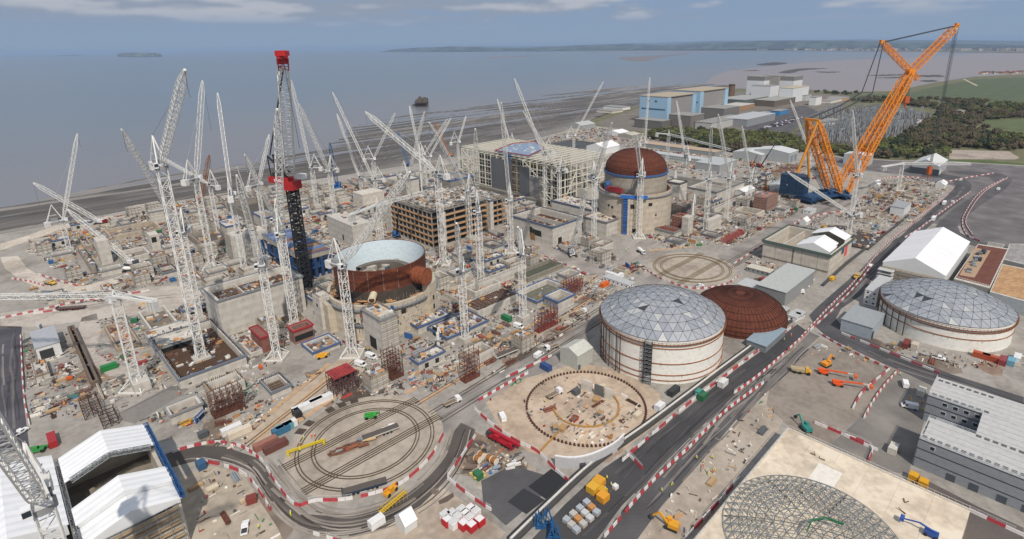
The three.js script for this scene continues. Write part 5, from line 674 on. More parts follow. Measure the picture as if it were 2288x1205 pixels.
// ---------- offices, slabs and sheds ----------
{ // grey modular offices around a courtyard, lower right
  const h = 11, N0 = G(2054, 980, h), N = V3(N0.x, 0, N0.z), T = thing('modular_offices', 'grey three storey modular office block with courtyard and striped flat roof', 'office building', N, Y45 + .01); mark([[-1, 1], [60, 1], [60, -50], [-1, -50]].map(([x, z]) => { const p = world(N, x, z); return [p.x, p.z]; }));
  // local: +x away right, +z towards the camera right; long front along z
  const P = [[0, 34, 0, -16.5], [15.5, 34, 0, -16.5]], wall = '#93979b', E = (x0, z1, x1, z0) => [x0, z0, x1, z1];
  const blocks = [[0, 0, 15, 30], [15, 13, 14, 17], [29, -2, 16, 32]]; // x, z0, depth along x, length along z
  const b = mb(wall); b.box(0, 0, 0, 15, h, 34).box(15, 0, 13.2, 15, h, 20.8).box(30, 0, -3, 16, h, 37); b.box(15, 0, 1, 15, 3.4, 12.2); b.build('wall', M.sheet, T);
  for (const y of [3.6, 7.3, h - .3]) { const l = mb('#2a3444'); l.box(-.06, y, 0, .06, .28, 34).box(-.06, y, -.06, 15.1, .28, .06).box(29.93, y, -3, .07, .28, 16); l.build('floor_band', M.paint, T); }
  const roof = (x, z, w, d, n) => { for (let i = 0; i < n; i++) mb().tint('#b9b9b6', .03).box(x + w * i / n + .04, h + .02, z, w / n - .08, .25 + (i % 2) * .06, d).build('roof_sheet', M.paint, T); };
  roof(0, 0, 15, 34, 9); roof(15.1, 13.2, 14.8, 20.8, 9); roof(30, -3, 16, 37, 10);
  const dark = mb('#5b5e60'); for (let i = 0; i < 16; i++) { dark.box(1.2, h + .28, 2.1 * i + .6, 1.3, .08, 1.3); } for (let i = 0; i < 9; i++) dark.box(13.3, h + .28, 13.4 + 2.2 * i, 1.4, .08, 1.4); for (let i = 0; i < 8; i++) dark.box(31, h + .28, 2.2 * i - 2, 1.4, .08, 1.4).box(43, h + .28, 2.2 * i - 2, 1.4, .08, 1.4); for (let i = 0; i < 12; i++) { dark.box(3 + i * 2.2 > 13 ? 3 + i * .8 : 3 + i, h + .3, .4, .7, .1, .35); } dark.build('roof_hatch', M.matte, T);
  const rail = mb('#b9bdbf'); for (const [x0, z0, x1, z1] of [[.2, .2, 14.8, .2], [.2, .2, .2, 33.8], [14.8, .2, 14.8, 13.2], [15, 13.4, 30, 13.4], [30.2, -2.8, 30.2, 13.2], [30.2, -2.8, 45.8, -2.8]]) { const L = Math.hypot(x1 - x0, z1 - z0), n = Math.round(L / 2); for (let i = 0; i <= n; i++) rail.bar(V3(lerp(x0, x1, i / n), h + .2, lerp(z0, z1, i / n)), V3(lerp(x0, x1, i / n), h + 1.3, lerp(z0, z1, i / n)), .09); rail.bar(V3(x0, h + 1.3, z0), V3(x1, h + 1.3, z1), .1).bar(V3(x0, h + .8, z0), V3(x1, h + .8, z1), .08); } rail.build('guard_rail', M.steel, T);
  windows(T, 2, 1.7, 1.5, 'l', 5, 3.6, -2.5, -3.2, 4, 30); windows(T, 1, 1.5, 1.5, 'l', 8.4, 3.6, -4, -3, 1, 0); const dr = mb('#4e565c'); for (const z of [9, 15, 22, 28]) dr.box(-.1, 0, z, .12, 2.6, 2.4); dr.build('door', M.sheet, T);
}
{ // pale roof slab with a domed space frame under assembly, bottom right
  const h = 6, A0 = G(1761, 958, h), A = V3(A0.x, 0, A0.z), T = thing('roof_slab', 'wide pale cream flat roof slab at the bottom right corner', 'building', A, Y45), wx = 62, wz = 60; mark([[-78, -1], [1, -1], [1, wz + 2], [-78, wz + 2]].map(([x, z]) => { const p = world(A, x, z); return [p.x, p.z]; }));
  mb('#bdb3a4').box(-78, 0, 0, 78, h - .4, 52.5).build('wall', M.concrete, T); for (let i = 0; i < 8; i++) for (let k = 0; k < 6; k++) mb().tint('#d8cdbb', .025).box(-78 + i * 9.75 + .02, h - .39, k * 8.75 + .02, 9.71, .39, 8.71).build('roof_panel', M.dirt, T);
  const rl = mb('#c8c3b8'); rl.box(-78, h, 0, 78, .5, .5).box(-.5, h, .5, .5, .5, 52); for (const [x0, z0, x1, z1] of [[-78, .3, -.3, .3], [-.3, .3, -.3, 52.3]]) { const n = 30; for (let i = 0; i <= n; i++) rl.bar(V3(lerp(x0, x1, i / n), h, lerp(z0, z1, i / n)), V3(lerp(x0, x1, i / n), h + 1.5, lerp(z0, z1, i / n)), .09); rl.bar(V3(x0, h + 1.5, z0), V3(x1, h + 1.5, z1), .09); } rl.build('parapet', M.paint, T); mb('#e0dbd0').box(-20, h + .01, 14, 10, .06, 7).build('membrane_patch', M.paint, T);
  const st = mb('#6b5a4a'); for (let k = 0; k < 10; k++) { const x = rr(-30, -4), z = rr(3, 40); if (x < -14 && z > 16) continue; st.bar(V3(x, h + .1, z), V3(x + rr(-2, 2), h + .3, z + rr(-2, 2)), .25).bar(V3(x, h + .1, z), V3(x + rr(-1, 1), h + 1, z + rr(-1, 1)), .2); } st.build('loose_brackets', M.matte, T).userData.kind = 'stuff';
  // ribbed dome frame
  const c = V3(74.8, h, -121.8), D = thing('dome_space_frame', 'large round grey steel space frame dome lying on the pale slab', 'steel frame', V3(c.x, h, c.z)), R = 23.4, n = 9, Pt = (k, j, up = 0) => { const t = k ? j / k * Math.PI / 3 + .35 : 0, r = R * k / n; return V3(r * Math.cos(t), .5 + 3.4 * (1 - Math.pow(k / n, 2)) + up, r * Math.sin(t)); };
  for (let k = 1; k <= n; k++) { const b = mb('#7c8284'); for (let j = 0; j < 6 * k; j++) b.bar(Pt(k, j), Pt(k, j + 1), .18); b.build('ring_tube', M.steel, D); }
  for (let s = 0; s < 6; s++) { const b = mb('#7c8284'), d = mb('#898f91'); for (let k = 0; k < n; k++) for (let i = 0; i <= k; i++) { b.bar(Pt(k, s * k + i), Pt(k + 1, s * (k + 1) + i), .16).bar(Pt(k, s * k + i), Pt(k + 1, s * (k + 1) + i + 1), .16); const m = Pt(k, s * k + i, -1.5); m.y = Math.max(.2, m.y); if (k > 3) d.bar(m, Pt(k + 1, s * (k + 1) + i), .1).bar(m, Pt(k + 1, s * (k + 1) + i + 1), .1).bar(m, Pt(k, s * k + i), .13); } b.build('radial_tube', M.steel, D); d.build('lower_web', M.steel, D); }
  const g = mb('#2c6b47'), gc = V3(4, 0, 3); for (let i = 0; i < 9; i++) { const t = i / 9 * 6.283, u = (i + 1) / 9 * 6.283, f = (a, y) => V3(gc.x + 6.5 * Math.cos(a), y, gc.z + 6.5 * Math.sin(a)); if (i % 4) g.bar(f(t, 3.7), f(u, 3.7), .3, .8); } g.build('green_netting', M.matte, D);
  // blue boom lift parked on the slab
  const lp = G(2080, 1198, h), lf = thing('boom_lift', 'blue boom lift parked on the pale roof slab', 'boom lift', lp, 2.4); mb('#28498a').cbox(0, .5, 0, 3.4, 1, 2).build('chassis', M.paint, lf); for (const [x, z] of [[1.2, 1], [1.2, -1], [-1.2, 1], [-1.2, -1]]) mb('#222').tube(V3(x, .5, z - .15), V3(x, .5, z + .15), .5, 10).build('wheel', M.matte, lf); mb('#2c55a0').bar(V3(-1.4, 1.6, 0), V3(3, 2.6, 0), .4).bar(V3(3, 2.6, 0), V3(6.5, 1.6, 0), .3).build('boom', M.paint, lf); mb('#2c55a0').cbox(7, 1, 0, 1, 1.1, 1.8).build('basket', M.paint, lf);
}
// site cabins
function cabins(label, near, left, right, lev, o = {}) {
  const f = fpt(near, left, right), T = thing(o.name || 'site_cabins', label, 'cabin', f.N, Y45), n = Math.max(1, Math.round(f.wl / 3)), m = Math.max(1, Math.round(f.wr / 9)); markFp(f);
  for (let k = 0; k < lev; k++) for (let i = 0; i < (o.one ? 1 : n); i++) for (let j = 0; j < m; j++) { const w = f.wr / m, d = f.wl / (o.one ? 1 : n), b = mb().tint(o.col || '#dfe0de', .03).box(j * w + .05, k * 2.8 + .05, -(i + 1) * d + .05, w - .1, 2.7, d - .1).build('cabin_unit', M.sheet, T); if (j === 0) { const g = mb('#2a343d').box(.02, k * 2.8 + 1.2, -(i + .5) * d - .5, .04, .9, 1); g.build('window', M.glass, b); } if (i === 0) { const g = mb('#2a343d'); for (let q = 0; q < 3; q++) g.box(j * w + w * (q + .3) / 3, k * 2.8 + 1.2, -.07, 1, .9, .04); g.build('window', M.glass, b); } }
  mb(o.roof || '#b8bbbb').box(-.1, lev * 2.8 + .06, -f.wl - .1, f.wr + .2, .15, f.wl + .2).build('roof', M.sheet, T); return T;
}
cabins('three storey stack of white cabins beside the second tank', [1957, 687], [1926, 681], [2000, 655], 3);
cabins('two storey white cabins right of the rust steel dome', [1683, 667], [1645, 655], [1702, 652], 2);
cabins('long grey cabin with pale roof beside the round crane track', [1719, 620], [1672, 603], [1728, 612], 1, { col: '#8f9290', roof: '#c9c3b2' });
cabins('white cabin by the pipe line near the canopy shed', [1790, 716], [1770, 708], [1800, 708], 1);
cabins('white cabin with dark windows nearest the pipe line', [1778, 722], [1760, 714], [1791, 712], 1);
cabins('small grey cabin by the rust dome', [1756, 706], [1738, 700], [1760, 698], 1, { col: '#b9b4a4' });
cabins('long row of grey cabins below the long tan roof', [1596, 372], [1470, 347], [1612, 368], 2, { col: '#aeb3b3' });
cabins('white cabin stack left of the covered workshop at left edge', [88, 745], [52, 738], [90, 742], 1, { col: '#e4e4e0' });
cabins('white cabins with blue pipework in the clutter right of the orange container', [1404, 648], [1352, 626], [1416, 640], 1);
cabins('pale single cabin between the main road and the ring', [1812, 480], [1795, 476], [1828, 474], 1);
shed('pale green grey shed leaning against the silver tank', [1290, 829], [1268, 800], [1366, 828], 797, { rise: 2.2, ridge: 'x', wall: '#b6b9b0', roof: '#bfc1b8', eave: .3, doors: [['r', .12, 1.6, 2.4]] });
shed('low grey shed with speckled roof beside the second tank', [1946, 760], [1887, 728], [2026, 742], 734, { flat: 1, wall: '#a3aeb4', roof: '#9aa0a2', doors: [['r', .08, 3, 4, '#22262a']] });
shed('open sided grey canopy shed by the concrete box', [1752, 688], [1698, 661], [1806, 632], 655, { flat: 1, wall: '#8f9292', roof: '#b3b7b3' });
shed('white workshop with dark doorway at left edge', [86, 806], [60, 772], [138, 786], 780, { flat: 1, wall: '#dddddb', roof: '#a9adb1', doors: [['l', .5, 14, 5, '#2b2c2d'], ['r', .4, 5, 4.4, '#3a3b3c']] });
shed('grey gabled shed at the edge of the wood', [1701, 361], [1670, 342], [1726, 352], 347, { rise: 3, wall: '#a9adad', roof: '#c6c9c8' });
shed('wide grey shed with white door frames before the wood', [1762, 365], [1698, 350], [1781, 357], 343, { rise: 3, wall: '#a9adad', roof: '#c6c9c8', doors: [['r', .3, 8, 8, '#7f8a92'], ['r', .72, 8, 8, '#7f8a92']] });
shed('pale grey shed behind the orange boom', [1938, 372], [1878, 368], [1948, 366], 350, { rise: 2, wall: '#b3b6b6', roof: '#c9cbca' });
shed('grey aircraft style hangar with open dark front at right', [2094, 394], [2036, 386], [2138, 381], 372, { rise: 6, wall: '#a9adad', roof: '#c9ccca', doors: [['l', .5, 26, 7, '#41474d'], ['r', .3, 6, 5, '#dfe3e4']] });
shed('white box workshop with grey roof by the kerbed strip', [2018, 483], [1990, 476], [2036, 470], 466, { flat: 1, wall: '#d5d8d8', roof: '#9b9fa0' });
shed('long tan roofed building behind the rust dome', [1598, 350], [1444, 323], [1606, 344], 341, { flat: 1, wall: '#8f9494', roof: '#b59f86' });
shed('grey site office block right of the long cabins', [1607, 388], [1568, 375], [1658, 376], 370, { flat: 1, wall: '#9fa3a2', roof: '#b2b6b5' });
shed('white fabric shelter behind the steel hall', [1350, 346], [1310, 340], [1388, 338], 332, { rise: 5, wall: '#dcdedd', roof: '#e9eaea', rm: M.fabric, wm: M.fabric });
shed('small white tent by the deep dock', [1384, 304], [1354, 300], [1400, 299], 298, { rise: 3, wall: '#dcdedd', roof: '#e9eaea' });
shed('tan grey shed next to the small white tent', [1412, 311], [1386, 306], [1426, 306], 303, { rise: 2, wall: '#9c9a90', roof: '#b5b0a0' });
shed('round roofed grey building by the shore', [1300, 289], [1278, 284], [1324, 283], 281, { rise: 4, wall: '#9fa29e', roof: '#b0b3b0' });
for (const [n, l, r, lab, c] of [[[1962, 420], [1945, 417], [1973, 415], 'white barrel roofed shelter left of the flat jib crane', '#e6e6e2'], [[2110, 421], [2092, 416], [2124, 416], 'white tent by the bend of the main road', '#eceeee'], [[1800, 505], [1788, 501], [1812, 500], 'small white tunnel tent behind the concrete box', '#e9e9e6'], [[905, 1196], [868, 1184], [942, 1186], 'white tent shelter at the bottom edge', '#ececec'], [[1662, 438], [1645, 432], [1690, 428], 'white sheeted shelter left of the blue ballast', '#e2e4e4'], [[1760, 428], [1718, 418], [1785, 415], 'low grey building with white sheets beside the blue ballast', '#b9bdc0']]) shed(lab, n, l, r, 3.2, { rise: 2.4, wall: '#d3d4d0', roof: c, wm: M.fabric, rm: M.fabric, name: 'shelter', cat: 'shelter' });
{ // flat roofed brown buildings behind the second tank
  const bx = (lab, c4, h, roof, wall) => { const N = G(...c4[0], h), pts = c4.map(([x, y]) => { const p = G(x, y, h); return [p.x - N.x, p.z - N.z]; }), T = thing('flat_roofed_building', lab, 'building', V3(N.x, 0, N.z)); mark(pts.map(([x, z]) => [x + N.x, z + N.z])); mb(wall).prism(pts, 0, h - .3).build('wall', M.sheet, T); const c = pts.reduce((s, p) => [s[0] + p[0] / 4, s[1] + p[1] / 4], [0, 0]), inn = pts.map(([x, z]) => [lerp(x, c[0], .06), lerp(z, c[1], .06)]); mb('#c9c6be').prism(pts, h - .29, h).build('parapet', M.concrete, T); mb(roof).prism(inn, h + .005, h + .05).build('roof', M.rust, T); return { T, inn, h, pts }; };
  const a = bx('flat roofed building with red brown roof and sunken plant beside the fabric hall', [[2132, 623], [2212, 644], [2255, 556], [2186, 545]], 9, '#6b4236', '#8f8f8b'); const L = (x, y) => { const p = G(x, y, 9); return [p.x - a.T.position.x, p.z - a.T.position.z]; }; mb('#a88d72').prism([L(2144, 615), L(2178, 621), L(2214, 561), L(2180, 554)], 9.06, 9.1).build('plant_deck', M.matte, a.T); const u = mb(); for (let k = 0; k < 16; k++) { const t = rnd(), p = L(lerp(2160, 2196, t) + rr(-8, 8), lerp(612, 562, t)); u.tint(pick(['#8d9296', '#6e7478', '#3a3d40']), .15).ybox(p[0], 9.12, p[1], rr(1.5, 4), rr(.8, 2.2), rr(1.2, 2.6), Y45); } u.build('air_handling_unit', M.paint, a.T).userData.kind = 'stuff'; const pl = mb('#d8d4c8'); for (let k = 0; k < 40; k++) { const e = k < 20 ? [lerp(2214, 2250, k / 20), lerp(636, 560, k / 20)] : [lerp(2140, 2212, (k - 20) / 20), lerp(620, 640, (k - 20) / 20)]; const p = L(...e); pl.cbox(p[0], 9.05, p[1], .3, .5, .3); } pl.build('roof_post', M.paint, a.T).userData.kind = 'stuff';
  bx('flat roofed building with sand coloured roof at right edge', [[2212, 652], [2300, 676], [2320, 606], [2240, 590]], 8, '#b3936f', '#a9b1b4'); bx('grey roofed building behind the sand coloured roof', [[2244, 580], [2310, 596], [2330, 545], [2256, 545]], 7.5, '#94979a', '#8f8f8b'); bx('low building with pale parapet above the red brown roof', [[2200, 560], [2232, 566], [2246, 546], [2210, 540]], 6, '#8a8c8c', '#8a8a88');
}
// the older power stations along the shore
function blueBlock(label, near, left, right, top) {
  const N = G(...near), h = hAt(N, top), f = fpt(near, left, right), wl = f.wl, wr = f.wr, T = thing('power_station_block', label, 'power station', N, Y45); mark([[0, 0], [wr, 0], [wr, -wl], [0, -wl]].map(([x, z]) => { const p = world(N, x, z); return [p.x, p.z]; }));
  mb('#9dbdd4').box(0, 0, -wl, wr * .12, h, wl).build('blue_wall', M.sheet, T); mb('#92908d').box(wr * .12, h * .28, -wl + 1, wr * .76, h * .7, wl - 3).build('grey_wall', M.sheet, T); mb('#9dbdd4').box(wr * .88, 0, -wl, wr * .12, h, wl).build('blue_wall', M.sheet, T); mb('#a69a86').box(-.5, h + .01, -wl - .5, wr + 1, 1.2, wl + 1).build('roof', M.matte, T); mb('#2f6a86').box(-.25, h * .5, -wl * .93, .3, 2.4, wl * .86).build('window_band', M.glass, T); for (const u of [.3, .56]) mb('#2b5566').box(-.3, h * .8, -wl * (1 - u), .35, 3, 4).build('window', M.glass, T); const cl = mb('#b9bcb9'); for (let k = 0; k < 10; k++) cl.box(wr * (.14 + .07 * k), 2, -3, 1.4, h * .26, 1.4); cl.box(wr * .12, h * .2, -4, wr * .76, 2, 3); cl.build('colonnade', M.concrete, T); mb('#6b6a67').box(wr * .14, 0, -wl + 2, wr * .7, h * .27, wl - 8).build('lower_wall', M.sheet, T);
  return { T, h, N };
}
blueBlock('pale blue power station block nearest the building site', [1489, 277], [1434, 270], [1534, 263], 218);
blueBlock('pale blue power station block further along the shore', [1562, 256], [1517, 249], [1606, 243], 205);
function box3(label, near, left, right, top, col, o = {}) { const f = fpt(near, left, right), h = hAt(f.N, top), T = thing(o.name || 'station_building', label, o.cat || 'building', f.N, Y45); mark([[0, 0], [f.wr, 0], [f.wr, -f.wl], [0, -f.wl]].map(([x, z]) => { const p = world(f.N, x, z); return [p.x, p.z]; })); mb(col).box(0, 0, -f.wl, f.wr, h, f.wl).build('wall', M.sheet, T); mb(o.roof || '#8d8c88').box(-.4, h + .01, -f.wl - .4, f.wr + .8, o.cap || .8, f.wl + .8).build('roof', M.matte, T); if (o.band) { mb(o.band).box(-.3, h * .82, -f.wl, .3, h * .18, f.wl).build('top_band', M.sheet, T); mb(o.band).box(0, h * .82, 0, f.wr, h * .18, .3).build('top_band', M.sheet, T); } if (o.win) windows(T, 1, f.wl * .8, h * .3, 'l', h * .4, 4, f.wl * .5, 1, 1, 0, '#5c5f60', '#39484f'); return { T, f, h }; }
box3('dark striped annex in front of the nearest blue block', [1478, 290], [1414, 284], [1496, 286], 272, '#6c6a67'); box3('grey rusty hall right of the nearest blue block', [1542, 290], [1498, 284], [1556, 282], 260, '#77726c'); box3('long low white building behind the trees', [1590, 292], [1558, 287], [1640, 272], 276, '#b9bab6'); box3('grey hall right of the further blue block', [1616, 271], [1578, 264], [1632, 262], 244, '#777572'); box3('tan roofed hall before the white station', [1642, 250], [1610, 245], [1664, 240], 240, '#a08060', { roof: '#b5b2aa' });
box3('curved roofed grey building by the hedge', [1668, 284], [1622, 278], [1700, 266], 268, '#8f9396', { roof: '#a9adb0' });
{ const c = '#d6d9da'; box3('tall white power station tower with grey cap, left half', [1704, 219], [1672, 216], [1718, 215], 172, c, { band: '#7f7e7a', cap: 1 }); box3('grey link block between the two white towers', [1736, 218], [1704, 216], [1746, 215], 170, '#99968d'); box3('tall white power station tower with grey cap, right half', [1770, 219], [1736, 216], [1783, 215], 172, c, { band: '#7f7e7a', cap: 1 }); box3('square white block before the white towers', [1719, 223], [1687, 219], [1728, 219], 193, c); box3('white block with tan wedge at the foot of the white towers', [1770, 230], [1752, 226], [1788, 222], 198, c, { roof: '#b0a48c' });
  box3('long dark glazed hall below the white towers', [1664, 240], [1630, 232], [1690, 229], 224, '#5f6664', { roof: '#9a9c98' }); box3('low white hall below the white towers', [1696, 236], [1664, 232], [1712, 228], 224, '#c9ccca'); box3('brown glazed hall right of the low white hall', [1730, 239], [1696, 234], [1752, 228], 226, '#6c6258', { roof: '#97978f' });
  const cb = G(1634, 214), ch = thing('brown_chimney', 'short brown brick chimney between the blue and the white stations', 'chimney', cb); mb('#6e5846').lathe(0, 0, [[9, 0], [8, hAt(cb, 188)], [7, hAt(cb, 188)], [7, 4]], 16).build('shaft', M.matte, ch); mb('#4b3d33').lathe(0, 0, [[8.4, hAt(cb, 192)], [8.4, hAt(cb, 189)]], 16).build('cap_ring', M.matte, ch); }
for (const [n, l, r, t, c, lab] of [[[1822, 236], [1812, 234], [1834, 233], 218, '#e0e2e0', 'row of white silos at the older station'], [[1856, 232], [1838, 229], [1882, 226], 226, '#d5cfc2', 'long cream building near the silos'], [[1882, 226], [1852, 222], [1890, 222], 221, '#c09a70', 'tan roofed building near the shore trees'], [[1800, 226], [1790, 224], [1806, 223], 214, '#b8bbb8', 'grey block right of the white towers'], [[1700, 262], [1690, 260], [1716, 257], 254, '#b3b5b3', 'small grey building by the car park'], [[1742, 258], [1724, 256], [1752, 253], 249, '#3d82b8', 'bright blue building by the car park'], [[1852, 283], [1830, 279], [1872, 275], 274, '#d8dad8', 'white barn in the substation'], [[2052, 276], [2046, 275], [2058, 273], 270, '#eceded', 'small white block at the substation corner'], [[1390, 247], [1352, 243], [1392, 243], 241, '#e4e4e0', 'white office frontage by the shore'], [[1368, 254], [1325, 252], [1376, 249], 249, '#d0c8b8', 'cream low building by the shore'], [[2012, 256], [1985, 254], [2020, 252], 252, '#8e9396', 'grey switch house in the substation'], [[2150, 256], [2128, 254], [2172, 252], 251, '#a58f74', 'ruined tan farm building in the scrub']]) box3(lab, n, l, r, t, c);
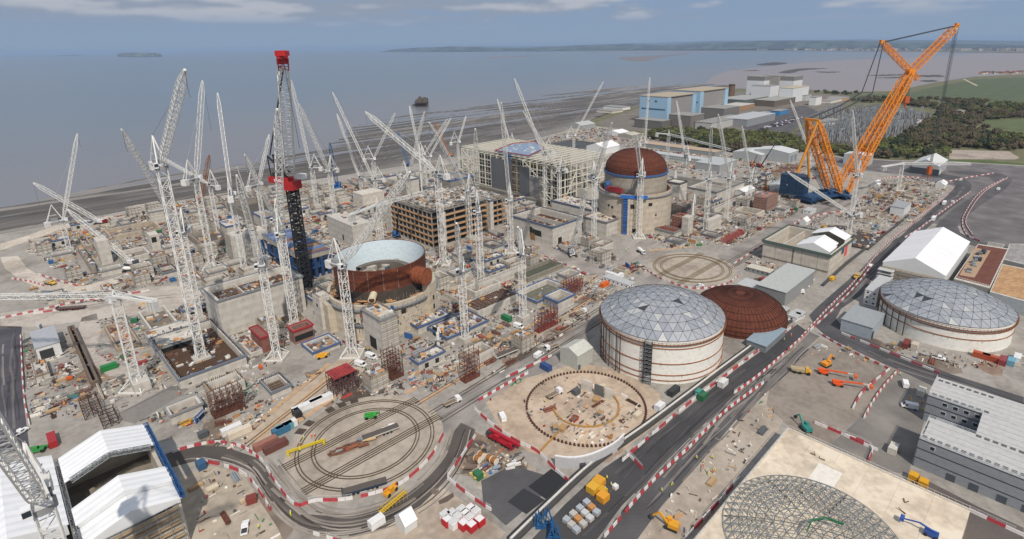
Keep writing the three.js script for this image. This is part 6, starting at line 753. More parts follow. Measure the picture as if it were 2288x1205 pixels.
// far village houses
{ const g = 'village houses beyond the fields'; for (let i = 0; i < 26; i++) { const p = G(2190 + i * 4.2 + rr(-1, 1), 164.5 + rr(-1, 2.2) - (i > 18 ? 1 : 0)), o = thing('village_house', 'small distant house in the village beyond the green fields', 'house', p, rnd() * 3, g); const s = rr(.8, 1.3); mb(pick(['#cfc6b8', '#b79a80', '#d8d2c8'])).cbox(0, 0, 0, 14 * s, 6, 9).build('wall', M.matte, o); mb(pick(['#7c4a3a', '#5d5a58', '#8a5848'])).side([[-7.4 * s, 6], [7.4 * s, 6], [0, 10.5]], -4.8, 4.8).build('roof', M.matte, o); } }

// ---------- concrete works all over the left and the middle ----------
[
  ['tall pale wall block beside the left mobile crane', [228, 593], [204, 586], [247, 579], 541, {}],
  ['pale concrete block with square opening left of the crane group', [341, 561], [321, 556], [357, 553], 527, { r: [[.4, 6, 3, 4]] }],
  ['low concrete chamber between the two pale wall blocks', [275, 592], [249, 578], [330, 570], 4, { open: 1, top: 14, scaf: 'l' }],
  ['long low concrete trench wall by the left haul road', [205, 612], [62, 590], [214, 606], 5.5, { top: 60, col: '#9d968c' }],
  ['big pale concrete block with open top and long sunlit face', [500, 753], [461, 722], [652, 667], 674, { open: 1, t: 1.4, fl: .8, parts: 3, rail: '#7c8084', top: 90, mat: '#5a4030', cat: 'concrete building' }],
  ['pale building core left of the blue steel table', [524, 588], [511, 578], [598, 566], 530, { scaf: 'l', top: 12 }],
  ['small pale block with blue formwork behind the left cranes', [509, 530], [489, 517], [532, 518], 507, { rail: '#4f658a', top: 10 }],
  ['blue edged concrete tank left of the black mast', [593, 512], [568, 498], [612, 500], 488, { open: 1, rail: '#4f658a' }],
  ['dark concrete basin behind the crossed base crane', [452, 560], [428, 535], [512, 536], 5, { open: 1, top: 50, floor: '#5d5850', col: '#948d84' }],
  ['grey walled shaft beside the black mast', [560, 500], [475, 478], [600, 470], 8, { open: 1, floor: '#57524c', col: '#8f8a83', scaf: 'l' }],
  ['pale ramp block beside the open reactor', [792, 556], [738, 528], [836, 545], 506, { l: [[.4, 3, 2, 4]], top: 8 }],
  ['white block with small square holes behind the steel table', [812, 466], [800, 456], [851, 452], 436, { col: '#cfcac0', l: [[.3, 4, 1.4, 1.4]] }],
  ['grey tower block near the sea wall left of the steel hall', [918, 444], [890, 436], [934, 438], 402, { rail: '#5f6d7a', scaf: 'l' }],
  ['blue clad chamber near the sea wall', [1008, 432], [972, 424], [1040, 416], 404, { col: '#8d8c88', rail: '#3b66a2', top: 12 }],
  ['long low walls behind the second frame building', [905, 420], [858, 410], [1010, 392], 5, { open: 1, top: 60 }],
  ['concrete block with red formwork left of the domed reactor', [1355, 529], [1326, 506], [1398, 508], 498, { bars: '#8a4038', rail: '#6c6f72', top: 30 }],
  ['stepped concrete block behind the red formwork', [1322, 500], [1252, 470], [1352, 486], 470, { bars: 1, rail: '#46597a', top: 40 }],
  ['pale concrete block under the domed reactor, far left', [1312, 462], [1268, 448], [1338, 452], 424, { open: 1, top: 12 }],
  ['tall narrow concrete tower on the right of the domed reactor', [1516, 472], [1496, 462], [1524, 464], 411, { l: [[.6, 14, 1.6, 2], [.6, 8, 2, 2.4]], rail: '#4a4d50', bars: 1 }],
  ['grey formwork tower right of the domed reactor', [1528, 497], [1476, 482], [1542, 486], 462, { scaf: 1, sc: '#5c6f8c', bars: '#8a4038', top: 14, col: '#98928a' }],
  ['low rebar bed at the foot of the domed reactor', [1506, 532], [1455, 508], [1520, 524], 4, { mat: '#7a4436', bars: '#7f4438', rail: '#85888a' }],
  ['red sided formwork block right of the domed reactor', [1524, 512], [1504, 505], [1544, 505], 487, { col: '#93504a', scaf: 'l', top: 6 }],
  ['pale end wall beside the concrete placing column', [1536, 526], [1528, 520], [1544, 520], 487, {}],
  ['white end wall beside a white crane among low walls', [1580, 521], [1574, 517], [1606, 505], 495, { scaf: 'l' }],
  ['long roofless hall right of the domed reactor', [1600, 452], [1533, 440], [1672, 428], 430, { open: 1, rail: '#6c7074', top: 40, parts: 4 }],
  ['grey long hall with square holes behind the low walls', [1612, 428], [1528, 405], [1660, 410], 410, { top: 40, col: '#a09d98', l: [[.2, 4, 1, 1], [.5, 4, 1, 1], [.8, 4, 1, 1]] }],
  ['long white low wall pointing to the blue ballast', [1593, 478], [1588, 474], [1670, 447], 4, { bars: 1 }],
  ['scaffolded red formwork block left of the blue ballast', [1712, 472], [1690, 463], [1732, 459], 444, { scaf: 1, bars: '#8a4038', top: 10, col: '#a5786c' }],
  ['low white basin at the foot of the scaffolded red block', [1690, 489], [1648, 475], [1704, 479], 479, { open: 1, col: '#c9c3b8' }],
  ['low red tinged walls before the grey sheds', [1760, 398], [1718, 388], [1800, 378], 4, { open: 1, top: 50, floor: '#7a5a4c', col: '#b3a08f' }],
  ['round sided annex with cluttered roof right of the open reactor', [1000, 768], [960, 742], [1079, 722], 757, { open: 0, top: 90, rail: '#4f658a', r: [[.45, 1, 5, 3.4]], bars: 1, l: [[.5, .2, 8, 5]] }],
  ['cluttered working deck in front of the open reactor', [935, 748], [886, 746], [1000, 716], 4, { top: 60, rail: '#4f658a' }],
  ['pale low wall along the mid site pit', [1070, 652], [1064, 646], [1163, 604], 5, { bars: 1, l: [] }],
  ['concrete chamber under the plinth crane', [1062, 668], [1040, 655], [1110, 640], 4, { open: 1, top: 20 }],
  ['low wall block with brown rebar deck in the middle of the site', [1068, 712], [1028, 696], [1150, 668], 4, { mat: '#5a4030', bars: 1, top: 16 }],
  ['blue shuttered eight sided basin by the rail tracks', [1246, 698], [1222, 682], [1278, 678], 6, { open: 1, rail: '#4f658a', scaf: 'l', sc: '#3f67a0' }],
  ['grey pit walls beside the blue shuttered basin', [1200, 690], [1170, 660], [1262, 652], 4, { open: 1, floor: '#6b6b5d', rail: '#4f658a', top: 12 }],
  ['deep dark pit with green stained wall in the middle of the site', [1180, 632], [1168, 612], [1258, 598], 3, { open: 1, floor: '#53564a', col: '#8e8a7e' }],
  ['red brown shutter block by the long concrete block', [588, 790], [549, 772], [602, 781], 756, { col: '#8a5a50', rail: '#962f34' }],
  ['red edged shutter box left of the open reactor', [660, 771], [644, 762], [698, 752], 741, { col: '#8f7068', rail: '#a23237', open: 1, r: [[.5, 1.4, 9, 3]] }],
  ['square rebar pit with pale walls at left', [404, 872], [346, 776], [562, 826], 5, { open: 1, fl: .2, floor: '#5a4c40', mat: '#5c4434', bars: 1, top: 70, rail: '#6d7684' }],
  ['pale chamber with dark wide openings above the rebar pit', [352, 800], [318, 762], [452, 762], 782, { l: [], r: [[.25, 1, 8, 4], [.55, 1, 8, 4]], top: 30, rail: '#8d8e8c' }],
  ['open low basin with yellow trucks at left', [340, 752], [306, 712], [392, 722], 3.4, { open: 1, fl: .15, floor: '#7b7268', top: 16 }],
  ['low timber edged slab strip left of the open basin', [262, 790], [226, 740], [320, 782], 2.2, { open: 1, fl: .3, floor: '#a78f80', top: 30, col: '#a99a88' }],
  ['pale crane plinth behind the white tents', [302, 884], [282, 864], [336, 864], 4.6, {}],
  ['brown lined trench wall right of the left workshop', [205, 868], [150, 742], [222, 858], 3, { open: 1, fl: .1, floor: '#3c2c24', col: '#75665a', top: 6 }],
  ['pale end buttress tower left of the open reactor', [722, 738], [700, 728], [748, 728], 668, { l: [[.4, 12, 1.6, 1.8]], r: [[.3, 14, .9, .9], [.6, 14, .9, .9]], bars: 1 }],
  ['tall pale buttress block at the foot of the open reactor', [856, 793], [802, 771], [886, 772], 716, { l: [[.5, .2, 6, 6]], rail: '#8a8c8c', top: 10, scaf: 'r', bars: 1 }],
  ['pale low block with brown deck left of the open reactor', [716, 700], [680, 682], [740, 690], 5, { mat: '#5a4030', rail: '#4b6488' }],
  ['low walled bay with blue shutter edges by the red edged box', [700, 800], [660, 786], [752, 770], 2.6, { open: 1, rail: '#4f658a', top: 40, floor: '#9a8f80' }],
  ['low long wall and slab in front of the long concrete block', [560, 800], [506, 774], [590, 790], 2, { top: 30, mat: '#8c5a48' }],
  ['low pale chamber by the sea wall at far left', [248, 540], [212, 528], [352, 510], 4, { open: 1, top: 40, col: '#b5aa9a' }],
  ['grey chamber under the nearest left crane', [190, 560], [90, 552], [205, 552], 3, { open: 1, top: 60, col: '#a89d90' }],
  ['deep dock basin behind the steel hall', [1300, 336], [1252, 318], [1330, 322], 2, { open: 1, fl: .05, floor: '#4d5257', col: '#7a7a78' }],
  ['low slab right of the concrete basin with dark steel yard', [1940, 560], [1890, 540], [1978, 532], 1.2, { top: 40, col: '#4e4945' }],
].forEach(([label, n, l, r, t, o]) => concrete(label, n, l, r, t, o));

// ---------- steel cages, wall panels and other singular things ----------
function cage(label, near, left, right, top, col, o = {}) { const f = fpt(near, left, right), h = top > 60 ? hAt(f.N, top) : top, wl = Math.max(2, f.wl), wr = Math.max(2, f.wr), T = thing('steel_cage', label, 'steel frame', f.N, Y45), b = mb(col), nx = Math.max(2, Math.round(wr / 2.4)), ny = Math.max(2, Math.round(h / 2)), nz = Math.max(1, Math.round(wl / 2.6)); markFp(f); for (let i = 0; i <= nx; i++) for (let k = 0; k <= nz; k++) b.bar(V3(wr * i / nx, 0, -wl * k / nz), V3(wr * i / nx, h + rr(0, o.r || 0), -wl * k / nz), .2); b.build('upright', M.rust, T); const c = mb(col); for (let j = 0; j <= ny; j++) { for (let k = 0; k <= nz; k++) c.bar(V3(0, h * j / ny, -wl * k / nz), V3(wr, h * j / ny, -wl * k / nz), .17); for (let i = 0; i <= nx; i++) c.bar(V3(wr * i / nx, h * j / ny, 0), V3(wr * i / nx, h * j / ny, -wl), .15); } c.build('rail', M.rust, T); const d = mb(col); for (let i = 0; i < nx; i++) d.bar(V3(wr * i / nx, h * (i % 2), 0), V3(wr * (i + 1) / nx, h * ((i + 1) % 2), 0), .2); d.build('brace', M.rust, T); if (o.floor) mb(col).box(0, .3, -wl, wr, .8, wl).build('base_beam', M.rust, T); if (o.top) { const t = mb(); for (let i = 0; i < nx * 2; i++) t.tint(o.top, .15).box(wr * i / nx / 2, h + .05, -wl, wr / nx / 2 - .15, .35, wl); t.build('top_slat', M.rust, T); } }
cage('large rust steel lattice rack left of the near crane ring', [480, 938], [470, 926], [545, 906], 890, '#5d3b30', { floor: 1 });
cage('rust red steel form standing beside the rail tracks', [1204, 746], [1198, 740], [1246, 724], 712, '#7a3a32', { floor: 1, r: 2 });
cage('narrow rust steel form standing on the rail tracks', [1040, 858], [1030, 850], [1068, 838], 800, '#6b4034', { floor: 1, r: 3 });
cage('rust steel form before the open reactor', [876, 852], [856, 836], [900, 838], 800, '#5f3c2e', { floor: 1, r: 2 });
cage('dark red slatted steel table beside the near crane ring', [752, 888], [736, 868], [792, 858], 850, '#5b3a38', { top: '#9c3a3c' });
cage('red brown lattice frame by the orange container', [1274, 664], [1262, 652], [1306, 652], 636, '#7b443c');
cage('rust rebar cage standing left of the white tents', [190, 940], [165, 915], [228, 920], 4, '#50382c', { r: 1.5 });
cage('brown rebar cage rows behind the white tents', [232, 960], [198, 938], [262, 936], 3, '#4a3a30', { r: 1 });
cage('red frame row right of the domed reactor clutter', [1622, 545], [1615, 538], [1652, 520], 3, '#a04038', {});
{ // curved white sheeted wall beside the stud ring
  const T = thing('sheeted_screen', 'long curved white sheeted wall at the near side of the stud ring', 'screen', V3()); const pts = spline([[1240, 1044], [1275, 1048], [1310, 1043], [1345, 1030], [1378, 1010], [1394, 994]], 14); for (let i = 0; i < 14; i++) { const a = pts[i], b = pts[i + 1], h0 = 4.6, u = (p, y) => V3(p.x, y, p.z); mb().tint('#e9eaea', .02).quad(u(a, 0), u(b, 0), u(b, h0), u(a, h0)).quad(u(b, 0), u(a, 0), u(a, h0), u(b, h0)).bar(u(a, h0), u(b, h0), .5).build('sheet', M.fabric, T); } const m = mb('#5a5d5f'); for (const p of pts) m.bar(V3(p.x + .3, 0, p.z - 1.6), V3(p.x, 4.4, p.z), .2); m.build('prop', M.steel, T); const g = G(1302, 1044); mb('#3d4043').ybox(g.x, 0, g.z + .8, 2, 2, 1, .2).build('generator', M.paint, T);
  // ring of short studs with a timber kerb inside
  const c = G(1310, 930), R = 23.6; const cc = V3(.1341 * H, 0, -1.3845 * H), gname = 'studs set in a ring around the assembly pad'; let proto; const n = 96; for (let i = 0; i < n; i++) { const t = i / n * 6.283, p = V3(cc.x + R * Math.cos(t), 0, cc.z + R * Math.sin(t)); if (!proto) { proto = thing('ring_stud', 'short brown steel stud in the ring around the assembly pad', 'steel post', p, 0, gname); mb('#5e3a2c').cbox(0, 0, 0, .55, .9, .55).build('post', M.rust, proto); mb('#4a2f25').cbox(0, .02, 0, .9, .15, .9).build('base_plate', M.rust, proto); } else copyOf(proto, 'ring_stud', p, t); }
  struct(mb('#bfae9c').lathe(0, 0, [[23.2, 0], [.01, 0]], 64), 'pad', M.dirt, V3(cc.x, .035, cc.z));
  const k = thing('timber_kerb', 'thin timber duct running around and out of the assembly pad', 'duct', cc); const b = mb('#a67f45'); for (let i = 0; i < 15; i++) { const t = -1.2 + i * .29, u = t + .29; b.bar(V3(13.2 * Math.cos(t), .3, 13.2 * Math.sin(t)), V3(13.2 * Math.cos(u), .3, 13.2 * Math.sin(u)), .6, .5); } const e0 = G(1260, 954).sub(cc), e1 = G(1208, 1008).sub(cc); b.bar(V3(e0.x, .3, e0.z), V3(e1.x, .3, e1.z), .6, .5); b.build('duct', M.matte, k);
  const wp = thing('precast_panels', 'row of tall pale concrete panels standing on the assembly pad', 'wall panel', G(1336, 884), -.62); for (const [x, w, col] of [[-5.4, 5, '#d3cec3'], [.4, 4, '#6e7274'], [4.8, 3.4, '#d3cec3']]) mb(col).cbox(x, 0, 0, w, 5, .5).build('panel', M.concrete, wp); const pr = mb('#5b5e60'); for (const x of [-7, -4, 0, 2, 4, 6]) pr.bar(V3(x, 4, 0), V3(x, 0, -2.6), .15); pr.build('prop', M.steel, wp);
}
{ // sea structure
  const b = G(942, 238, SEA), T = thing('sea_intake', 'dark caisson structure on many piles standing in the sea', 'sea platform', b), s = mb('#4d4742'); for (let i = -4; i <= 4; i++) for (let j = -2; j <= 2; j++) s.cbox(i * 3.6, -3, j * 4, .9, 14, .9); s.build('pile', M.matte, T); mb('#4a443f').cbox(0, 9, 0, 34, 3, 20).build('deck', M.matte, T); const u = mb('#5d544c'); u.cbox(-4, 12, 0, 14, 9, 12).cbox(9, 12, 2, 8, 12, 10).cbox(-12, 12, 3, 6, 5, 8).cbox(-3, 21, 0, 7, 5, 7).cbox(15, 0, 0, 4, 22, 14); u.build('superstructure', M.matte, T); mb('#514b46').cbox(-20, 2, 0, 8, 4, 10).build('fender', M.matte, T);
}
// rails of the ring cranes and the straight tracks
function rails(T, pts, gauge, col = '#4f463c', closed = false) { for (const g of gauge) { const b = mb(col); for (let i = 0; i + 1 < pts.length; i++) { const d = (j) => { const a = pts[Math.max(0, j - 1)], c = pts[Math.min(pts.length - 1, j + 1)]; return V3(-(c.z - a.z), 0, c.x - a.x).normalize(); }; b.bar(pts[i].clone().addScaledVector(d(i), g).setY(.12), pts[i + 1].clone().addScaledVector(d(i + 1), g).setY(.12), .34, .22); } b.build('rail', M.rust, T); } }
function ringTrack(label, x, z, r1, r2, col) { const c = V3(x * H, 0, z * H), T = thing('crane_ring_track', label, 'rail track', c); const T2 = (r) => Array.from({ length: 73 }, (_, i) => V3(r * Math.cos(i / 72 * 6.2832), 0, r * Math.sin(i / 72 * 6.2832))); rails(T, T2(r1), [-.55, .55], col); rails(T, T2(r2), [-.55, .55], col); markDisc(c, r1 + 5, 2); struct(mb('#aaa297').lathe(0, 0, [[r1 + 4, 0], [.01, 0]], 72), 'pad', M.dirt, V3(c.x, .042, c.z)); const s = (off, L) => [world(c, -L, 0).sub(c), world(c, L, 0).sub(c)].map((p) => p.add(V3(off * S2, 0, off * S2))); for (const o of [-8, 7.6]) rails(T, s(o, 27), [-1.6, -.5, .5, 1.6].map((q) => q), col); return c; }
const ringA = ringTrack('near pair of round crane rails in concrete, crossed by straight rails', -.4605, -1.249, 23.8, 18.4, '#53483a'), ringB = ringTrack('far pair of round crane rails beside the concrete box', .7174, -2.4087, 23.6, 19.2, '#6a5c40');
{ const T = thing('crane_rail_track', 'long pairs of straight rails running across the site between the crane rings', 'rail track', V3()); for (const [a, b] of [[[960, 925], [1420, 640]], [[985, 942], [1442, 655]], [[930, 905], [1392, 625]], [[1630, 600], [1915, 447]], [[1618, 590], [1890, 445]], [[545, 1000], [795, 805]]]) rails(T, [G(...a), G(...b)], [-.8, .8], '#5b5650'); }
{ const c = V3(ringA.x, .06, ringA.z); const b = mb('#4a443d'); for (let i = 0; i < 6; i++) { const t = 3.35 + i * .18; if (i === 2) continue; b.ybox(27 * Math.cos(t), 0, 27 * Math.sin(t), 3.4, .12, 3, -t); } const o = solo(b, 'timber_mats', M.rust, 'dark bog mats laid beside the near round crane rails', 'ground mat', c); }
{ // long pipe line and its kerb beside the dark road
  const T = thing('pipe_line', 'long pale pipe on a dark concrete kerb beside the dark double road', 'pipe', V3()), pts = spline([[1160, 1225], [1245, 1140], [1340, 1050], [1460, 962], [1550, 893], [1640, 823], [1735, 752], [1800, 708]], 40); const k = mb('#4a4a4a'), p = mb('#c6c4be'), q = mb('#333436'); for (let i = 0; i < 40; i++) { const a = pts[i], b = pts[i + 1], n = V3(-(b.z - a.z), 0, b.x - a.x).normalize(), f = (v, s, y) => v.clone().addScaledVector(n, s).setY(y); k.bar(f(a, -2.2, .5), f(b, -2.2, .5), 1.2, 1); p.tube(f(a, -3.4, 1.1), f(b, -3.4, 1.1), .42, 8, false); q.bar(f(a, -4.6, .4), f(b, -4.6, .4), .5, .8); } k.build('kerb_wall', M.concrete, T); p.build('pipe', M.paint, T); q.build('cable_tray', M.matte, T);
  const r = thing('kerb_line', 'dark concrete drainage kerb beside the main road past the concrete box', 'kerb', V3()), s = spline([[1838, 640], [1890, 592], [1950, 545], [2000, 508], [2030, 482]], 20), kb = mb('#4b4d4e'); for (let i = 0; i < 20; i++) kb.bar(s[i].clone().setY(.6), s[i + 1].clone().setY(.6), 1.4, 1.2); kb.build('kerb_wall', M.concrete, r);
  const gs = shed('blue grey flat canopy by the pipe line', [1710, 790], [1675, 768], [1752, 750], 3.4, { flat: 1, wall: '#7f8589', roof: '#8fa0ab', name: 'canopy', cat: 'shelter' });
}
// substation gantries and lines
{ const g = 'steel gantries of the substation', pr = thing('substation_gantry', 'thin grey steel gantry among many in the substation', 'gantry', G(1900, 300), Y45, g); const b = mb('#9aa0a2'); for (const x of [-9, 9]) b.bar(V3(x - 2, 0, 0), V3(x, 17, 0), .7).bar(V3(x + 2, 0, 0), V3(x, 17, 0), .7); b.build('leg', M.steel, pr); mb('#8f9597').lattice(V3(-9, 17, 0), V3(9, 17, 0), 1.2, 8, .4).build('beam', M.steel, pr);
  for (let i = 0; i < 70; i++) { const u = rnd(), v = rnd(), p = G(lerp(lerp(1790, 1850, v), lerp(1985, 2070, v), u), lerp(lerp(318, 248, v), lerp(318, 258, v), u)); copyOf(pr, 'substation_gantry', p, pick([Y45, Y45 + 1.57])); }
  const im = new THREE.InstancedMesh(new THREE.CylinderGeometry(.35, .5, 1, 5).translate(0, .5, 0), new THREE.MeshStandardMaterial({ roughness: .7 }), 2600), m = new THREE.Matrix4(); for (let i = 0; i < 2600; i++) { const u = rnd(), v = rnd(), p = G(lerp(lerp(1782, 1848, v), lerp(1990, 2085, v), u), lerp(lerp(322, 246, v), lerp(318, 258, v), u)); m.makeScale(1, rr(3, 9), 1).setPosition(p); im.setMatrixAt(i, m); im.setColorAt(i, C(pick(['#7d7f80', '#9c9e9e', '#6b5f55', '#4f5253', '#b3b5b5']))); } im.name = 'substation_equipment'; tag(im, 'dense grey posts and insulators filling the substation yard', 'electrical equipment'); im.userData.kind = 'stuff'; im.castShadow = true; scene.add(im); }

// ---------- vehicles ----------
const wheelMB = (b, list, r, w = .3) => { for (const [x, z] of list) b.tube(V3(x, r, z - w / 2), V3(x, r, z + w / 2), r, 10); return b; };
function wheels(T, list, r) { for (const q of list) wheelMB(mb('#1c1c1d'), [q], r).build('wheel', M.matte, T); }
const vehicleKinds = {
  van(T, c) { mb(c).side([[-2.8, .45], [2.75, .45], [2.8, 1.1], [2.2, 1.35], [1.5, 2.2], [1.2, 2.4], [-2.8, 2.4]], -1, 1).build('body', M.paint, T); const g = mb('#1c252d'); g.quad(V3(2.26, 1.36, -.85), V3(2.26, 1.36, .85).setX(2.26), V3(1.56, 2.2, .8), V3(1.56, 2.2, -.8)).quad(V3(1.56, 2.22, -.8), V3(1.56, 2.22, .8), V3(2.27, 1.38, .85), V3(2.27, 1.38, -.85)); for (const s of [-1, 1]) g.box(.7, 1.4, s * 1.0 - .02, 1, .6, .04); g.build('window', M.glass, T); wheels(T, [[1.8, .9], [1.8, -.9], [-1.8, .9], [-1.8, -.9]], .36); for (const s of [-.7, .7]) mb('#f2f2ea').cbox(2.76, .8, s, .12, .22, .3).build('headlight', M.glass, T); },
  car(T, c) { mb(c).side([[-2.1, .35], [2.1, .35], [2.15, .8], [1.1, .95], [.5, 1.45], [-1.3, 1.45], [-2, .95]], -.88, .88).build('body', M.paint, T); const g = mb('#1c252d'); g.box(-1.2, 1.0, -.9, 1.8, .36, .03).box(-1.2, 1.0, .87, 1.8, .36, .03).bar(V3(1.08, 1.0, 0), V3(.56, 1.4, 0), 1.5, .06); g.build('window', M.glass, T); wheels(T, [[1.35, .8], [1.35, -.8], [-1.35, .8], [-1.35, -.8]], .33); },
  pickup(T, c) { mb(c).side([[-2.6, .5], [2.6, .5], [2.65, 1.1], [1.5, 1.2], [.95, 1.85], [-.35, 1.85], [-.45, 1.15], [-2.6, 1.15]], -.95, .95).build('body', M.paint, T); const g = mb('#1c252d'); g.box(-.2, 1.25, -.97, 1.1, .45, .03).box(-.2, 1.25, .94, 1.1, .45, .03).bar(V3(1.5, 1.24, 0), V3(1, 1.8, 0), 1.6, .06); g.build('window', M.glass, T); mb('#3a3a3a').box(-2.5, 1.16, -.8, 1.9, .04, 1.6).build('load_bed', M.matte, T); wheels(T, [[1.7, .85], [1.7, -.85], [-1.6, .85], [-1.6, -.85]], .4); },
  flatbed(T, c, load = '#7c6a55') { mb(c).side([[1.4, .6], [3.6, .6], [3.7, 1.4], [3.2, 2.5], [1.4, 2.6]], -1.05, 1.05).build('cab', M.paint, T); mb('#1c252d').bar(V3(3.72, 1.5, 0), V3(3.26, 2.4, 0), 1.8, .06).build('window', M.glass, T); mb(load).box(-4, .9, -1.15, 5.2, .22, 2.3).build('load_bed', M.matte, T); const s = mb('#b8b8b4'); s.box(-4, 1.1, -1.18, 5.2, .3, .06).box(-4, 1.1, 1.12, 5.2, .3, .06); s.build('side_board', M.paint, T); wheels(T, [[2.6, 1], [2.6, -1], [-2.2, 1], [-2.2, -1], [-3.2, 1], [-3.2, -1]], .48); },
  bus(T, c) { mb(c).side([[-4, .45], [4, .45], [4.05, 1.4], [3.8, 2.9], [-4, 2.9]], -1.15, 1.15).build('body', M.paint, T); const g = mb('#1c252d'); g.box(-3.8, 1.6, -1.17, 7, .8, .03).box(-3.8, 1.6, 1.14, 7, .8, .03).bar(V3(4.06, 1.5, 0), V3(3.86, 2.6, 0), 2, .06); g.build('window', M.glass, T); wheels(T, [[2.6, 1], [2.6, -1], [-2.4, 1], [-2.4, -1]], .45); },
  mixer(T, c) { mb(c).side([[2, .7], [4, .7], [4.1, 1.5], [3.7, 2.8], [2, 2.8]], -1.15, 1.15).build('cab', M.paint, T); mb('#1c252d').bar(V3(4.12, 1.7, 0), V3(3.76, 2.7, 0), 1.9, .06).build('window', M.glass, T); mb('#3a3c3e').box(-4, .9, -.6, 6, .3, 1.2).build('frame', M.matte, T); const d = mb('#dcdcd8'); d.tube(V3(1.6, 2, 0), V3(.2, 2.3, 0), .8, 12, true, 1.25).tube(V3(.2, 2.3, 0), V3(-1.8, 2.7, 0), 1.25, 12, true, 1.2).tube(V3(-1.8, 2.7, 0), V3(-3.4, 3.1, 0), 1.2, 12, true, .5); d.build('drum', M.paint, T); wheels(T, [[3, 1.05], [3, -1.05], [1.4, 1.05], [1.4, -1.05], [-1.8, 1.05], [-1.8, -1.05], [-3.1, 1.05], [-3.1, -1.05]], .5); },
  dumper(T, c) { mb(c).side([[1.6, 1], [4, 1], [4, 1.8], [3, 2.1], [2.9, 3], [1.6, 3]], -1.1, 1.1).build('cab', M.paint, T); mb('#1c252d').box(2.92, 2.15, -.95, .05, .75, 1.9).build('window', M.glass, T); mb('#a89878').side([[-4, 1.9], [-3, 1.1], [1.2, 1.1], [1.4, 2.5], [-4.2, 2.3]], -1.35, 1.35).build('skip_body', M.matte, T); wheels(T, [[2.8, 1.2], [2.8, -1.2], [-.6, 1.2], [-.6, -1.2], [-2.6, 1.2], [-2.6, -1.2]], .75); },
  excavator(T, c) { const t = mb('#2b2b2b'); for (const s of [-1, 1]) t.cbox(0, 0, s * 1.1, 4, .8, .6); t.build('track', M.matte, T); mb(c).cbox(-.7, .85, 0, 3, 1.3, 2.5).build('engine_body', M.paint, T); const cab = mb(c).cbox(.8, .85, .7, 1.4, 2.1, 1.1).build('operator_cab', M.paint, T); mb('#1c252d').cbox(1.52, 1.6, .7, .06, 1.2, .95).build('window', M.glass, cab); mb(c).bar(V3(.8, 1.4, -.4), V3(3.6, 4.4, -.4), .55).bar(V3(3.6, 4.4, -.4), V3(5.6, 2.4, -.4), .45).build('boom', M.paint, T); mb('#4a4a48').cbox(5.7, 1.3, -.4, .9, 1, 1).build('bucket', M.matte, T); },
  telehandler(T, c) { mb(c).cbox(-.2, .6, 0, 4.6, 1, 2).build('chassis', M.paint, T); const k = mb(c).cbox(-.2, 1.6, .6, 1.5, 1.2, 1).build('operator_cab', M.paint, T); mb('#1c252d').cbox(.56, 1.7, .6, .05, .9, .85).build('window', M.glass, k); mb(c).bar(V3(-2.2, 2, -.5), V3(3.2, 1.6, -.5), .45).build('boom', M.paint, T); mb('#2b2b2b').box(3.2, .5, -1, .15, 1.2, 1.2).build('fork', M.matte, T); wheels(T, [[1.6, 1], [1.6, -1], [-1.6, 1], [-1.6, -1]], .65); },
  boomlift(T, c) { mb(c).cbox(0, .6, 0, 3.6, .9, 2.2).cbox(-.8, 1.5, 0, 2.6, .9, 1.6).build('chassis', M.paint, T); wheels(T, [[1.4, 1.1], [1.4, -1.1], [-1.4, 1.1], [-1.4, -1.1]], .6); mb(c).bar(V3(-2.4, 2.1, 0), V3(9, 2.9, 0), .5).build('boom', M.paint, T); mb('#cdc6b8').bar(V3(3, 2.5, 0), V3(11, 3, 0), .34).build('inner_boom', M.paint, T); mb(c).cbox(12, 1.8, 0, 1, 1.1, 2.2).build('basket', M.paint, T); },
  trailer(T, c) { mb(c).box(-7, 1, -1.4, 14, .5, 2.8).build('frame', M.paint, T); mb('#57504a').box(-6.9, 1.51, -1.3, 13.8, .12, 2.6).build('deck', M.matte, T); mb(c).box(-7.1, 1, -1.4, .2, 1.4, 2.8).build('headboard', M.paint, T); wheels(T, [-5, -3.6, -2.2, 1, 2.4, 3.8].flatMap((x) => [[x, 1.2], [x, -1.2]]), .45); },
  roadcrane(T, c) { mb(c).side([[-6, .9], [6.4, .9], [6.5, 1.6], [5.8, 2.6], [4.2, 2.6], [4, 1.7], [-6, 1.7]], -1.3, 1.3).build('carrier', M.paint, T); mb('#1c252d').bar(V3(6.5, 1.7, 0), V3(5.9, 2.5, 0), 2.2, .08).build('window', M.glass, T); mb(c).cbox(-1.4, 1.7, .9, 2.2, 1.5, 1).build('operator_cab', M.paint, T); mb(c).bar(V3(-5.6, 3.1, -.2), V3(7.4, 2.9, -.2), 1.1, 1).bar(V3(6, 2.9, -.2), V3(8.6, 2.8, -.2), .7).build('boom', M.paint, T); mb('#3c3f41').cbox(-5.4, 1.7, 0, 1.6, 1.3, 2.6).build('counterweight', M.matte, T); wheels(T, [-4.8, -3.3, -1.6, 1.4, 3, 4.6].flatMap((x) => [[x, 1.15], [x, -1.15]]), .6); },
};
const protoV = new Map();
